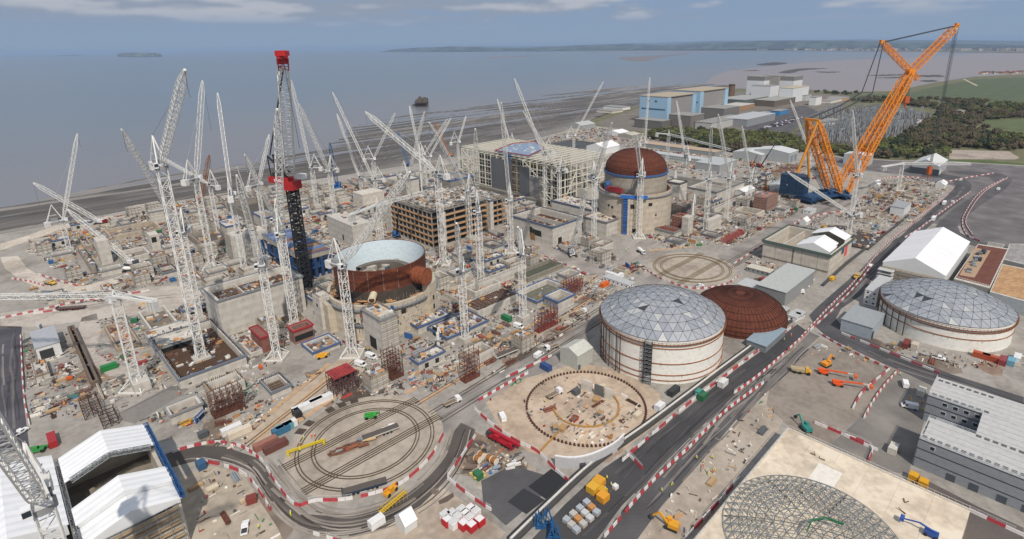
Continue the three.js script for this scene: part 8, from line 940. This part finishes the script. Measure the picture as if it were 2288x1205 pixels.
const kinds = [ // name, category, words, weight, cap, variants, material, radius
  ['timber_stack', 'timber stack', 'stack of sawn timber planks', 1.1, 170, ['#b09470', '#9c7a52', '#bda283'].map((c) => () => stackMB(14, (b, i) => b.tint(c, .16).box(-2 + rr(-.2, .2), Math.floor(i / 5) * .32, -.9 + (i % 5) * .37, 4 + rr(-.4, .4), .28, .32))), 'matte', 2],
  ['rebar_bundle', 'rebar bundle', 'bundle of rusty reinforcing bars', 1.5, 170, [W.rebar, '#6b4232'].map((c) => () => stackMB(12, (b, i) => b.tint(c, .2).bar(V3(-3.2 + rr(-.4, .4), .15 + rnd() * .3, (i - 6) * .13), V3(3.2 + rr(-.4, .4), .15 + rnd() * .3, (i - 6) * .13 + rr(-.1, .1)), .12))), 'rust', 2],
  ['formwork_panel', 'formwork panel', 'pile of shuttering panels', 1.2, 150, ['#a5855c', '#8f5145', '#8f9498', '#bfb49c', '#8a3a3a'].map((c) => () => stackMB(5, (b, i) => b.tint(c, .14).ybox(rr(-.3, .3), i * .24, rr(-.3, .3), 3.4, .2, 2, rr(-.12, .12)))), 'matte', 2],
  ['pallet_load', 'pallet', 'pallet loaded with wrapped goods', 1.4, 150, ['#d7d8d6', '#a7a9ab', '#c8b597', '#e2e2e0', '#8f9aa6'].map((c) => () => mb('#8a6a45').cbox(0, 0, 0, 1.5, .16, 1.3).tint(c, .06).cbox(0, .17, 0, 1.4, rr(.7, 1.3), 1.2)), 'fabric', 1],
  ['concrete_block', 'concrete block', 'pair of pale precast concrete blocks', 1, 120, ['#c4beb2', '#aaa59b'].map((c) => () => mb().tint(c, .06).cbox(-.9, 0, 0, 1.5, .9, .8).tint(c, .06).cbox(.9, 0, .1, 1.5, .9, .8)), 'concrete', 1.4],
  ['pipe_stack', 'pipes', 'stack of grey pipes', .7, 90, ['#8f9497', '#5d6266', '#7a4a3a'].map((c) => () => stackMB(6, (b, i) => b.tint(c, .1).tube(V3(-2.6, .3 + (i > 3 ? .5 : 0), -.9 + (i % 4) * .6 + (i > 3 ? .3 : 0)), V3(2.6, .3 + (i > 3 ? .5 : 0), -.9 + (i % 4) * .6 + (i > 3 ? .3 : 0)), .28, 8))), 'paint', 2],
  ['skip', 'skip', 'open steel skip', .5, 60, [W.yellow, W.blue, W.green, '#a03236', '#4f8f8a'].map((c) => () => mb(c).quad(V3(-1.4, 0, .8), V3(1.4, 0, .8), V3(1.9, 1.3, .9), V3(-1.9, 1.3, .9)).quad(V3(1.4, 0, -.8), V3(-1.4, 0, -.8), V3(-1.9, 1.3, -.9), V3(1.9, 1.3, -.9)).quad(V3(1.4, 0, .8), V3(1.4, 0, -.8), V3(1.9, 1.3, -.9), V3(1.9, 1.3, .9)).quad(V3(-1.4, 0, -.8), V3(-1.4, 0, .8), V3(-1.9, 1.3, .9), V3(-1.9, 1.3, -.9)).color('#6b5d4c').cbox(0, .1, 0, 3, .9, 1.5)), 'paint', 1.6],
  ['tool_container', 'container', 'small site store container', .5, 60, ['#2f5f8f', '#dcdcda', '#7f3b34', '#2f6f4a', '#55595c', '#b9b6ac'].map((c) => () => mb(c).cbox(0, .1, 0, 3, 2.2, 2.3).color('#2b2d2f').cbox(1.48, .3, 0, .06, 1.8, .1)), 'sheet', 2],
  ['generator', 'generator', 'compact site generator', .4, 50, [W.yellow, '#dcdcda', '#cf5f28', '#3c6ea5'].map((c) => () => mb(c).cbox(0, .3, 0, 2.2, 1.3, 1.1).color('#2c2d2e').cbox(0, 0, 0, 2.3, .3, 1.2).cbox(.6, 1.6, 0, .2, .4, .2)), 'paint', 1.4],
  ['rebar_cage', 'rebar cage', 'prefabricated rebar cage', 1.4, 110, [W.rebar, '#6e3f30'].map((c) => () => { const b = mb(c); for (let i = 0; i < 7; i++) b.bar(V3(-2.7 + i * .9, 0, -.7), V3(-2.7 + i * .9, 1.5, -.7), .12).bar(V3(-2.7 + i * .9, 0, .7), V3(-2.7 + i * .9, 1.5, .7), .12).bar(V3(-2.7 + i * .9, 1.5, -.7), V3(-2.7 + i * .9, 1.5, .7), .12); for (const y of [.2, .8, 1.45]) for (const z of [-.7, .7]) b.bar(V3(-2.9, y, z), V3(2.9, y, z), .14); return b; }), 'rust', 2.4],
  ['scaffold_tower', 'scaffold tower', 'small grey scaffold tower', 1.3, 110, ['#96999b', '#7b8894'].map((c) => () => { const b = mb(c), h = rr(3, 5); for (const [x, z] of [[-1, -1], [1, -1], [1, 1], [-1, 1]]) b.bar(V3(x, 0, z), V3(x, h, z), .14); for (let y = 1; y < h; y += 1.5) b.bar(V3(-1, y, -1), V3(1, y, -1), .1).bar(V3(-1, y, 1), V3(1, y, 1), .1).bar(V3(-1, y, -1), V3(-1, y, 1), .1).bar(V3(1, y, -1), V3(1, y, 1), .1); b.color('#a58555').cbox(0, h - 1, 0, 2.2, .1, 2.2); return b; }), 'matte', 1.6],
  ['concrete_upstand', 'concrete wall', 'freshly cast low concrete wall', 1.1, 150, [[9, 2.2], [14, 1.6], [6, 3]].map(([l, h]) => () => { const b = mb().tint('#c3baab', .05).cbox(0, 0, 0, l, h, .7); b.color(W.rebar); for (let x = -l / 2 + .3; x < l / 2; x += .7) b.bar(V3(x, h, 0), V3(x, h + rr(.5, 1.1), 0), .1); return b; }), 'concrete', 3],
  ['concrete_bay', 'concrete bay', 'three sided concrete bay', .5, 70, [8, 11].map((l) => () => { const b = mb('#bdb4a6').cbox(0, 0, -l / 3, l, 2.4, .7).cbox(-l / 2, 0, 0, .7, 2.4, l * .66).cbox(l / 2, 0, 0, .7, 2.4, l * .66); b.tint(W.timber, .1).cbox(0, 0, .2, l * .8, .3, l * .4); for (let k = 0; k < 8; k++) b.tint(pick([W.tan, W.grey, W.rustL, W.white, '#3f69a0']), .2).ybox(rr(-l / 3, l / 3), .3, rr(-1.5, 2), rr(.6, 2), rr(.3, .9), rr(.5, 1.2), rnd() * 3); return b; }), 'concrete', 4],
  ['propped_formwork', 'formwork', 'propped wall formwork', .6, 80, ['#35639c', '#9a3c36', '#b08550'].map((c) => () => { const b = mb(c).cbox(0, .1, 0, 5, 3, .3); b.tint(c, .3); for (let x = -2.2; x <= 2.2; x += 1.1) b.cbox(x, .1, .25, .2, 3, .25); b.color('#85898b'); for (const x of [-1.8, 1.8]) b.bar(V3(x, 2.6, .3), V3(x, 0, 2), .12); b.color('#8c8f91').cbox(0, 2.6, .6, 5, .1, .9); return b; }), 'matte', 2.6],
];
const free = (p) => { const v = occ.get(cell(p.x, p.z)); return v === undefined || v === 4; };
{
  // part built concrete blocks, a few patterns repeated over the works
  const PB = [{ wl: 9, wr: 13, h: 4.5, open: 1, top: 16, bars: 1, scaf: 'l', fl: .2 }, { wl: 7, wr: 8, h: 6.5, scaf: 1, bars: 1, top: 8 }, { wl: 12, wr: 8, h: 3.2, open: 1, mat: '#5a4436', bars: 1, rail: '#6d7680', fl: .3 }, { wl: 6, wr: 14, h: 5, top: 12, rail: '#56688a', bars: 1, r: [[.3, 1, 2, 2.4], [.7, 1, 2, 2.4]] }, { wl: 10, wr: 10, h: 7.5, open: 1, parts: 2, scaf: 1, sc: '#7f8487', fl: .5, top: 14, l: [[.5, 1, 2, 3]] }, { wl: 16, wr: 5, h: 2.6, bars: '#7a4338', top: 10, scaf: 'r' }, { wl: 8, wr: 11, h: 4, open: 1, floor: '#5a4d44', fl: .1, top: 18, rail: '#8a8c8d' }], pp = [];
  for (const [words, px, dens] of zones) { if (dens < 1 || /hangar/.test(words)) continue; const poly = gpoly(px), xs = poly.map((p) => p[0]), zs = poly.map((p) => p[1]); for (let i = 0; i < 1100; i++) { const p = V3(rr(Math.min(...xs), Math.max(...xs)), 0, rr(Math.min(...zs), Math.max(...zs))), k = Math.floor(rnd() * PB.length), b = PB[k]; let ok = inside(poly, p.x, p.z); for (let u = -1; u <= b.wr + 1 && ok; u += 2) for (let w = -b.wl - 1; w <= 1 && ok; w += 2) { const q = world(p, u, w); if (!free(q)) ok = false; } if (!ok) continue; const label = `part built concrete ${['chamber with open top', 'core wrapped in scaffold', 'pit wall with rebar floor', 'block with blue edge platform', 'two bay box', 'long low block with red bars', 'basin with dark floor'][k]} ${words}`, g = `part built concrete works ${words}`; if (!pp[k]) pp[k] = concrete(label, 0, 0, 0, b.h, { ...b, f: { N: p, wl: b.wl, wr: b.wr }, group: g, name: 'part_built_block' }).T; else { copyOf(pp[k], 'part_built_block', p, Y45, label, g); markFp({ N: p, wl: b.wl, wr: b.wr }, 0); } } }
  for (const [words, px, dens] of zones) { const poly = gpoly(px), xs = poly.map((p) => p[0]), zs = poly.map((p) => p[1]); for (let i = 0; i < 24 * dens; i++) { const p = V3(rr(Math.min(...xs), Math.max(...xs)), 0, rr(Math.min(...zs), Math.max(...zs))); if (!inside(poly, p.x, p.z)) continue; const R = rr(4, 13), e = rr(.4, 1), a0 = rnd() * 3; struct(mb(pick(['#857a6f', '#6f665e', '#8f8071', '#b8afa3', '#5f5851', '#9a877a'])).flat(Array.from({ length: 26 }, (_, k) => { const t = k / 26 * 6.283, r = R * (.65 + .6 * fbm(Math.cos(t) * 1.5 + p.x, Math.sin(t) * 1.5 + p.z, 3)); const x = r * Math.cos(t), z = r * e * Math.sin(t); return [x * Math.cos(a0) - z * Math.sin(a0), x * Math.sin(a0) + z * Math.cos(a0)]; }), 0), 'bare_ground', M.dirt, V3(p.x, .004 + (i % 4) * .004, p.z)); } }
  const bag = kinds.map(() => []), W_ = kinds.map((k) => k[3]), sum = W_.reduce((a, b) => a + b, 0);
  const pts = []; // debris
  for (const [words, px, dens] of zones) {
    const poly = gpoly(px), xs = poly.map((p) => p[0]), zs = poly.map((p) => p[1]), x0 = Math.min(...xs), x1 = Math.max(...xs), z0 = Math.min(...zs), z1 = Math.max(...zs), n = (x1 - x0) * (z1 - z0) / 42 * dens;
    for (let i = 0; i < n; i++) { const p = V3(rr(x0, x1), 0, rr(z0, z1)); if (!inside(poly, p.x, p.z) || !free(p)) continue; const cl = fbm(p.x / 22 + 9, p.z / 22, 3, 44); if (cl < .4 && rnd() < .75) continue; let q = rnd() * sum, k = 0; while (q > W_[k]) q -= W_[k++]; if (dens < .7 && kinds[k][0].match(/upstand|bay|cage|propped/)) k = pick([0, 2, 3, 4, 5]); let ok = true; const r = kinds[k][7]; for (const [a, b] of [[r, 0], [-r, 0], [0, r], [0, -r]]) if (!free(V3(p.x + a, 0, p.z + b))) ok = false; if (!ok) continue; bag[k].push({ p, words, v: Math.floor(rnd() * 99), y: gy() }); markDisc(p, Math.max(1, r * .55), 5); }
    const m = (x1 - x0) * (z1 - z0) / 2.1 * dens; for (let i = 0; i < m; i++) { const p = V3(rr(x0, x1), 0, rr(z0, z1)); const o = occ.get(cell(p.x, p.z)); if (!inside(poly, p.x, p.z) || o === 1 || o === 2) continue; const cl = fbm(p.x / 14 + 3, p.z / 14, 3, 54); if (rnd() < smooth(cl, .62, .4) * .8) continue; pts.push(p); }
  }
  kinds.forEach(([name, cat, words, , cap, vars, m], k) => {
    const L = bag[k].sort((a, b) => a.p.length() - b.p.length()), pr = [];
    L.slice(0, cap).forEach(({ p, words: z, v, y }) => { const i = v % vars.length, label = `${words} lying ${z}`.replace('tower lying', 'tower standing').replace('wall lying', 'wall standing').replace('formwork lying', 'formwork standing').replace('bay lying', 'bay standing'), g = `${cat}s ${z}`; if (!pr[i]) pr[i] = solo(vars[i](), name, M[m], label, cat, p, y, g); else copyOf(pr[i], name, p, y, label, g); });
    const rest = L.slice(cap); if (!rest.length) return;
    for (let i = 0; i < vars.length; i++) { const R = rest.filter((e) => e.v % vars.length === i); if (!R.length || !pr[i]) continue; const im = new THREE.InstancedMesh(pr[i].geometry, M[m], R.length), q = new THREE.Matrix4(); R.forEach((e, j) => { q.makeRotationY(e.y).setPosition(e.p); im.setMatrixAt(j, q); }); im.name = numbered(name + '_heap'); tag(im, `further ${cat}s scattered over the far working areas`, cat); im.userData.kind = 'stuff'; im.castShadow = true; scene.add(im); }
  });
  const cols = ['#d9d4c8', '#c3bcae', '#8f8a82', '#5b5148', '#6b4a38', '#a87f55', '#c09a72', '#b8463c', '#8f2f30', '#3f6da5', '#2f4a78', '#e4e2dc', '#55585b', '#d08a45', '#3f7d52', '#7d7f80', '#b9b2a6', '#4a4038'], wts = [6, 6, 6, 7, 5, 2.4, 2.6, .6, 1.4, .8, 1, 3, 6, .5, .5, 5, 5, 7], ws = wts.reduce((a, b) => a + b, 0);
  const im = new THREE.InstancedMesh(new THREE.BoxGeometry(1, 1, 1).translate(0, .5, 0), new THREE.MeshStandardMaterial({ roughness: .9 }), pts.length), q = new THREE.Matrix4(), s = new THREE.Matrix4();
  pts.forEach((p, i) => { const long = rnd() < .45; q.makeRotationY(gy()).setPosition(p); s.makeScale(long ? rr(1, 3.4) : rr(.25, 1.1), rr(.08, .6) * (rnd() < .15 ? 2.4 : 1), long ? rr(.1, .4) : rr(.25, .9)); im.setMatrixAt(i, q.multiply(s)); let r = (rnd() < .3 ? rnd() : hash(Math.floor(p.x / 7), Math.floor(p.z / 7), Math.floor(rnd() * 3))) * ws, k = 0; while (r > wts[k]) r -= wts[k++]; im.setColorAt(i, C(cols[k])); });
  im.name = 'site_debris'; tag(im, 'countless offcuts, bars, boards and small pieces strewn over the working ground', 'debris'); im.userData.kind = 'stuff'; im.castShadow = true; scene.add(im);
  console.log('scatter', bag.map((b) => b.length).join(' '), 'debris', pts.length);
}
// timber lined walkways beside the rails
{ const g = 'timber boards edging the rail tracks'; let n = 0, pr; for (const [a, b] of [[[570, 985], [770, 815]], [[545, 970], [740, 810]], [[940, 900], [1330, 665]], [[905, 880], [1060, 800]], [[1080, 790], [1320, 650]], [[1450, 560], [1560, 550]], [[640, 960], [760, 880]]]) { const P = G(...a), Q = G(...b), L = P.distanceTo(Q), d = Q.clone().sub(P).normalize(), yaw = Math.atan2(-d.z, d.x); for (let t = 2; t < L - 2; t += 4.2) { const p = P.clone().addScaledVector(d, t); if (!pr) { const m = mb(); for (let i = 0; i < 4; i++) m.tint('#bd9c78', .12).box(-2, .03, -.9 + i * .46, 4, .12, .42); pr = solo(m, 'timber_board', M.matte, 'pale timber board walkway edging a rail track', 'timber board', p, yaw, g); } else copyOf(pr, 'timber_board', p, yaw); n++; } } }

// ---------- people ----------
{
  function figure(j, top, legs) { // joints with radii, one skin from a distance field
    const S = 44, mc = new MarchingCubes(S, M.matte, false, false, 60000); mc.isolation = 0; const seg = j.map(([a, b, ra, rb]) => ({ a: V3(...a), b: V3(...b), ra, rb }));
    for (let z = 0; z < S; z++) for (let y = 0; y < S; y++) for (let x = 0; x < S; x++) { const p = V3((x / S * 2 - 1), (y / S * 2 - 1) + .9, (z / S * 2 - 1)); let d = 9; for (const { a, b, ra, rb } of seg) { const ab = b.clone().sub(a), t = clamp(p.clone().sub(a).dot(ab) / ab.lengthSq(), 0, 1), e = p.distanceTo(a.clone().addScaledVector(ab, t)) - lerp(ra, rb, t), h = Math.max(.05 - Math.abs(d - e), 0) / .05; d = Math.min(d, e) - h * h * .05 / 4; } mc.field[x + y * S + z * S * S] = -d; }
    mc.update(); const n = mc.count, b = new MB(), P = mc.positionArray, N = mc.normalArray; for (let i = 0; i + 2 < n; i += 3) { const v = [0, 1, 2].map((k) => V3(P[(i + k) * 3], P[(i + k) * 3 + 1] + .9, P[(i + k) * 3 + 2])), m = [0, 1, 2].map((k) => V3(N[(i + k) * 3], N[(i + k) * 3 + 1], N[(i + k) * 3 + 2]).normalize()); const y = (v[0].y + v[1].y + v[2].y) / 3, arm = Math.abs(v[0].z) > .22; b.color(y < .1 ? '#2a2622' : y < .9 && !arm ? legs : y > 1.5 ? '#b98a6e' : arm && y < .86 ? '#b98a6e' : top); b.tri(...v, ...m); } return b;
  }
  const J = (k, bend) => [[[0, .95, 0], [bend * .3, 1.42, 0], .15, .17], [[bend * .3, 1.4, -.17], [bend * .3, 1.4, .17], .09, .09], [[bend * .32, 1.5, 0], [bend * .36, 1.68, 0], .06, .1], [[0, .92, -.09], [k * .16, .5, -.11], .1, .075], [[k * .16, .5, -.11], [k * .1, .07, -.12], .07, .05], [[0, .92, .09], [-k * .12, .5, .11], .1, .075], [[-k * .12, .5, .11], [-k * .26, .08, .12], .07, .05], [[k * .1, .05, -.12], [k * .1 + .15, .04, -.12], .05, .04], [[-k * .26, .06, .12], [-k * .26 + .15, .04, .12], .05, .04], [[bend * .3, 1.4, -.2], [bend * .4 - k * .1, 1.12, -.27], .06, .05], [[bend * .4 - k * .1, 1.12, -.27], [bend * .6 + .08, .86, -.25], .048, .035], [[bend * .3, 1.4, .2], [bend * .4 + k * .1, 1.12, .27], .06, .05], [[bend * .4 + k * .1, 1.12, .27], [bend * .6 + .16, .9, .25], .048, .035]];
  const vs = [[J(.2, 0), '#d6dc28', '#27324a', 'yellow'], [J(1, .1), '#e46a1e', '#e46a1e', 'orange'], [J(.5, 1), '#d6dc28', '#d6dc28', 'bending'], [J(1, 0), '#d6dc28', '#3a3f45', 'walking']].map(([j, t, l]) => figure(j, t, l));
  const pr = []; const where = [[[660, 1004], 'at the haul road bend'], [[350, 968], 'by the white tents'], [[688, 985], 'above the near crane ring'], [[1578, 1040], 'at the lower right excavation'], [[1590, 1058], 'at the lower right excavation'], [[1585, 1068], 'at the lower right excavation'], [[2072, 918], 'near the grey offices'], [[2036, 895], 'near the grey offices'], [[2008, 838], 'at the yard gate by the turning road'], [[1798, 720], 'at the road fork'], [[1786, 730], 'at the road fork'], [[1762, 760], 'at the road fork'], [[560, 1182], 'by the lower left white pickup'], [[640, 1170], 'on the haul road'], [[1486, 1092], 'at the barrier gate of the dark road'], [[1012, 752], 'right of the open reactor'], [[770, 690], 'on the deck of the open reactor works'], [[1400, 560], 'in front of the domed reactor'], [[1560, 520], 'right of the domed reactor'], [[540, 960], 'by the timber fenced track'], [[410, 880], 'in the rebar pit'], [[480, 850], 'in the rebar pit'], [[1400, 650], 'by the orange container'], [[1935, 815], 'at the barriers of the turning road'], [[1232, 905], 'on the assembly pad'], [[1370, 1085], 'by the yellow crates']];
  const tone = ['yellow jacket and dark trousers, standing', 'orange work clothes, walking', 'yellow work clothes, bending forward', 'yellow jacket and grey trousers, walking'];
  where.forEach(([px, w]) => { const c = G(...px), n = 1 + Math.floor(rnd() * 3); for (let i = 0; i < n; i++) { const v = Math.floor(rnd() * 4), p = c.clone().add(V3(rr(-3, 3), 0, rr(-3, 3))), label = `person in ${tone[v]} ${w}`; if (!pr[v]) { pr[v] = thing('person', label, 'person', p, rnd() * 6, `people ${w}`); vs[v].build('body', M.matte, pr[v]); const hx = v === 2 ? .37 : v === 1 ? .04 : 0; mb(rnd() < .7 ? '#ecece8' : '#2f62b0').lathe(hx, 0, [[.15, 1.72], [.13, 1.8], [.08, 1.86], [.01, 1.88]], 10).build('helmet', M.paint, pr[v]); } else copyOf(pr[v], 'person', p, rnd() * 6, label, `people ${w}`); } });
}

// ---------- trees ----------
{
  const leaf = (c, n, w, h) => { const b = mb(), lobes = Array.from({ length: 9 }, () => V3(rr(-.6, .6) * w, h * rr(.42, .82), rr(-.6, .6) * w)); for (let i = 0; i < n; i++) { const l = pick(lobes), d = V3(rr(-1, 1), rr(-.8, 1), rr(-1, 1)).normalize(), p = l.clone().addScaledVector(d, w * rr(.3, .52)), s = rr(.45, .95), t = V3(rr(-1, 1), rr(-1, 1), rr(-1, 1)).cross(d).normalize().multiplyScalar(s), u = d.clone().cross(t).normalize().multiplyScalar(s * .8), N = d.clone().add(V3(0, .4, 0)).normalize(); b.tint(c, .35); const q = [p.clone().sub(t), p.clone().sub(u), p.clone().add(t), p.clone().add(u)]; b.tri(q[0], q[1], q[2], N, N, N).tri(q[0], q[2], q[3], N, N, N); } return b; };
  const lm = new THREE.MeshStandardMaterial({ vertexColors: true, roughness: .9 }), vars = [['#4a4a2a', 8, 'olive green bushy tree'], ['#574e3a', 8.5, 'brownish half bare tree'], ['#5a6232', 7, 'fresh green spring tree'], ['#2c3a20', 9, 'dark evergreen tree'], ['#4c4732', 5, 'low olive thicket tree']].map(([c, h, w]) => ({ c, h, w, g: leaf(c, 520, h * .55, h) }));
  const areas = [[[[1438, 300], [1500, 290], [1640, 296], [1700, 296], [1790, 316], [1800, 342], [1640, 340], [1455, 312]], 'in the belt below the blue power station', 1.3], [[[1790, 318], [1900, 336], [2000, 314], [2080, 270], [2112, 236], [2200, 246], [2330, 258], [2330, 332], [2250, 336], [2120, 332], [2114, 358], [1890, 352]], 'in the wood behind the grey hangar', 1], [[[1788, 206], [1880, 209], [1990, 214], [2110, 224], [2100, 246], [2000, 232], [1890, 226]], 'in the belt along the bay shore', .45], [[[2110, 224], [2230, 230], [2330, 236], [2330, 262], [2200, 266], [2110, 244]], 'in the scrub beyond the substation', .4]];
  const L = []; for (const [px, words, d] of areas) { const poly = gpoly(px), xs = poly.map((p) => p[0]), zs = poly.map((p) => p[1]), x0 = Math.min(...xs), x1 = Math.max(...xs), z0 = Math.min(...zs), z1 = Math.max(...zs), n = (x1 - x0) * (z1 - z0) / 46 * d; for (let i = 0; i < n; i++) { const p = V3(rr(x0, x1), -.35, rr(z0, z1)); if (!inside(poly, p.x, p.z) || occ.get(cell(p.x, p.z))) continue; const k = fbm(p.x / 70, p.z / 70, 3, 66); if (k < .36 && d < 1.2 && rnd() < .9) continue; L.push({ p, words, s: rr(.65, 1.35), v: k > .58 ? pick([2, 2, 0, 4]) : k > .5 ? pick([0, 0, 4, 3]) : pick([1, 1, 0, 4]) }); } }
  L.sort((a, b) => a.p.length() - b.p.length()); const pr = []; L.slice(0, 290).forEach(({ p, words, s, v }) => { const t = vars[v], label = `${t.w} standing ${words}`, g = `trees ${words}`; if (!pr[v]) { pr[v] = thing('tree', label, 'tree', p, rnd() * 6, g); const tr = mb('#4a4034').tube(V3(0, -.2, 0), V3(0, t.h * .6, 0), .28, 6, true, .12); for (let i = 0; i < 4; i++) tr.tube(V3(0, t.h * .3, 0), V3(rr(-1, 1) * t.h * .28, t.h * rr(.5, .7), rr(-1, 1) * t.h * .28), .12, 5, true, .04); tr.build('trunk', M.matte, pr[v]); t.g.build('crown', lm, pr[v]); pr[v].scale.setScalar(s); } else copyOf(pr[v], 'tree', p, rnd() * 6, label, g).scale.setScalar(s); });
  vars.forEach((t, v) => { const R = L.slice(290).filter((e) => e.v === v); if (!R.length || !pr[v]) return; const im = new THREE.InstancedMesh(pr[v].children[1].geometry, lm, R.length), q = new THREE.Matrix4(), s = new THREE.Matrix4(); R.forEach((e, i) => { q.makeRotationY(rnd() * 6).setPosition(e.p); s.makeScale(e.s, e.s, e.s); im.setMatrixAt(i, q.multiply(s)); }); im.name = numbered('woodland'); tag(im, `far mass of ${t.w.split(' ').slice(0, -1).join(' ')} woodland beyond the site`, 'woodland'); im.userData.kind = 'stuff'; im.castShadow = true; scene.add(im); });
  console.log('trees', L.length);
}

renderer.render(scene, camera);
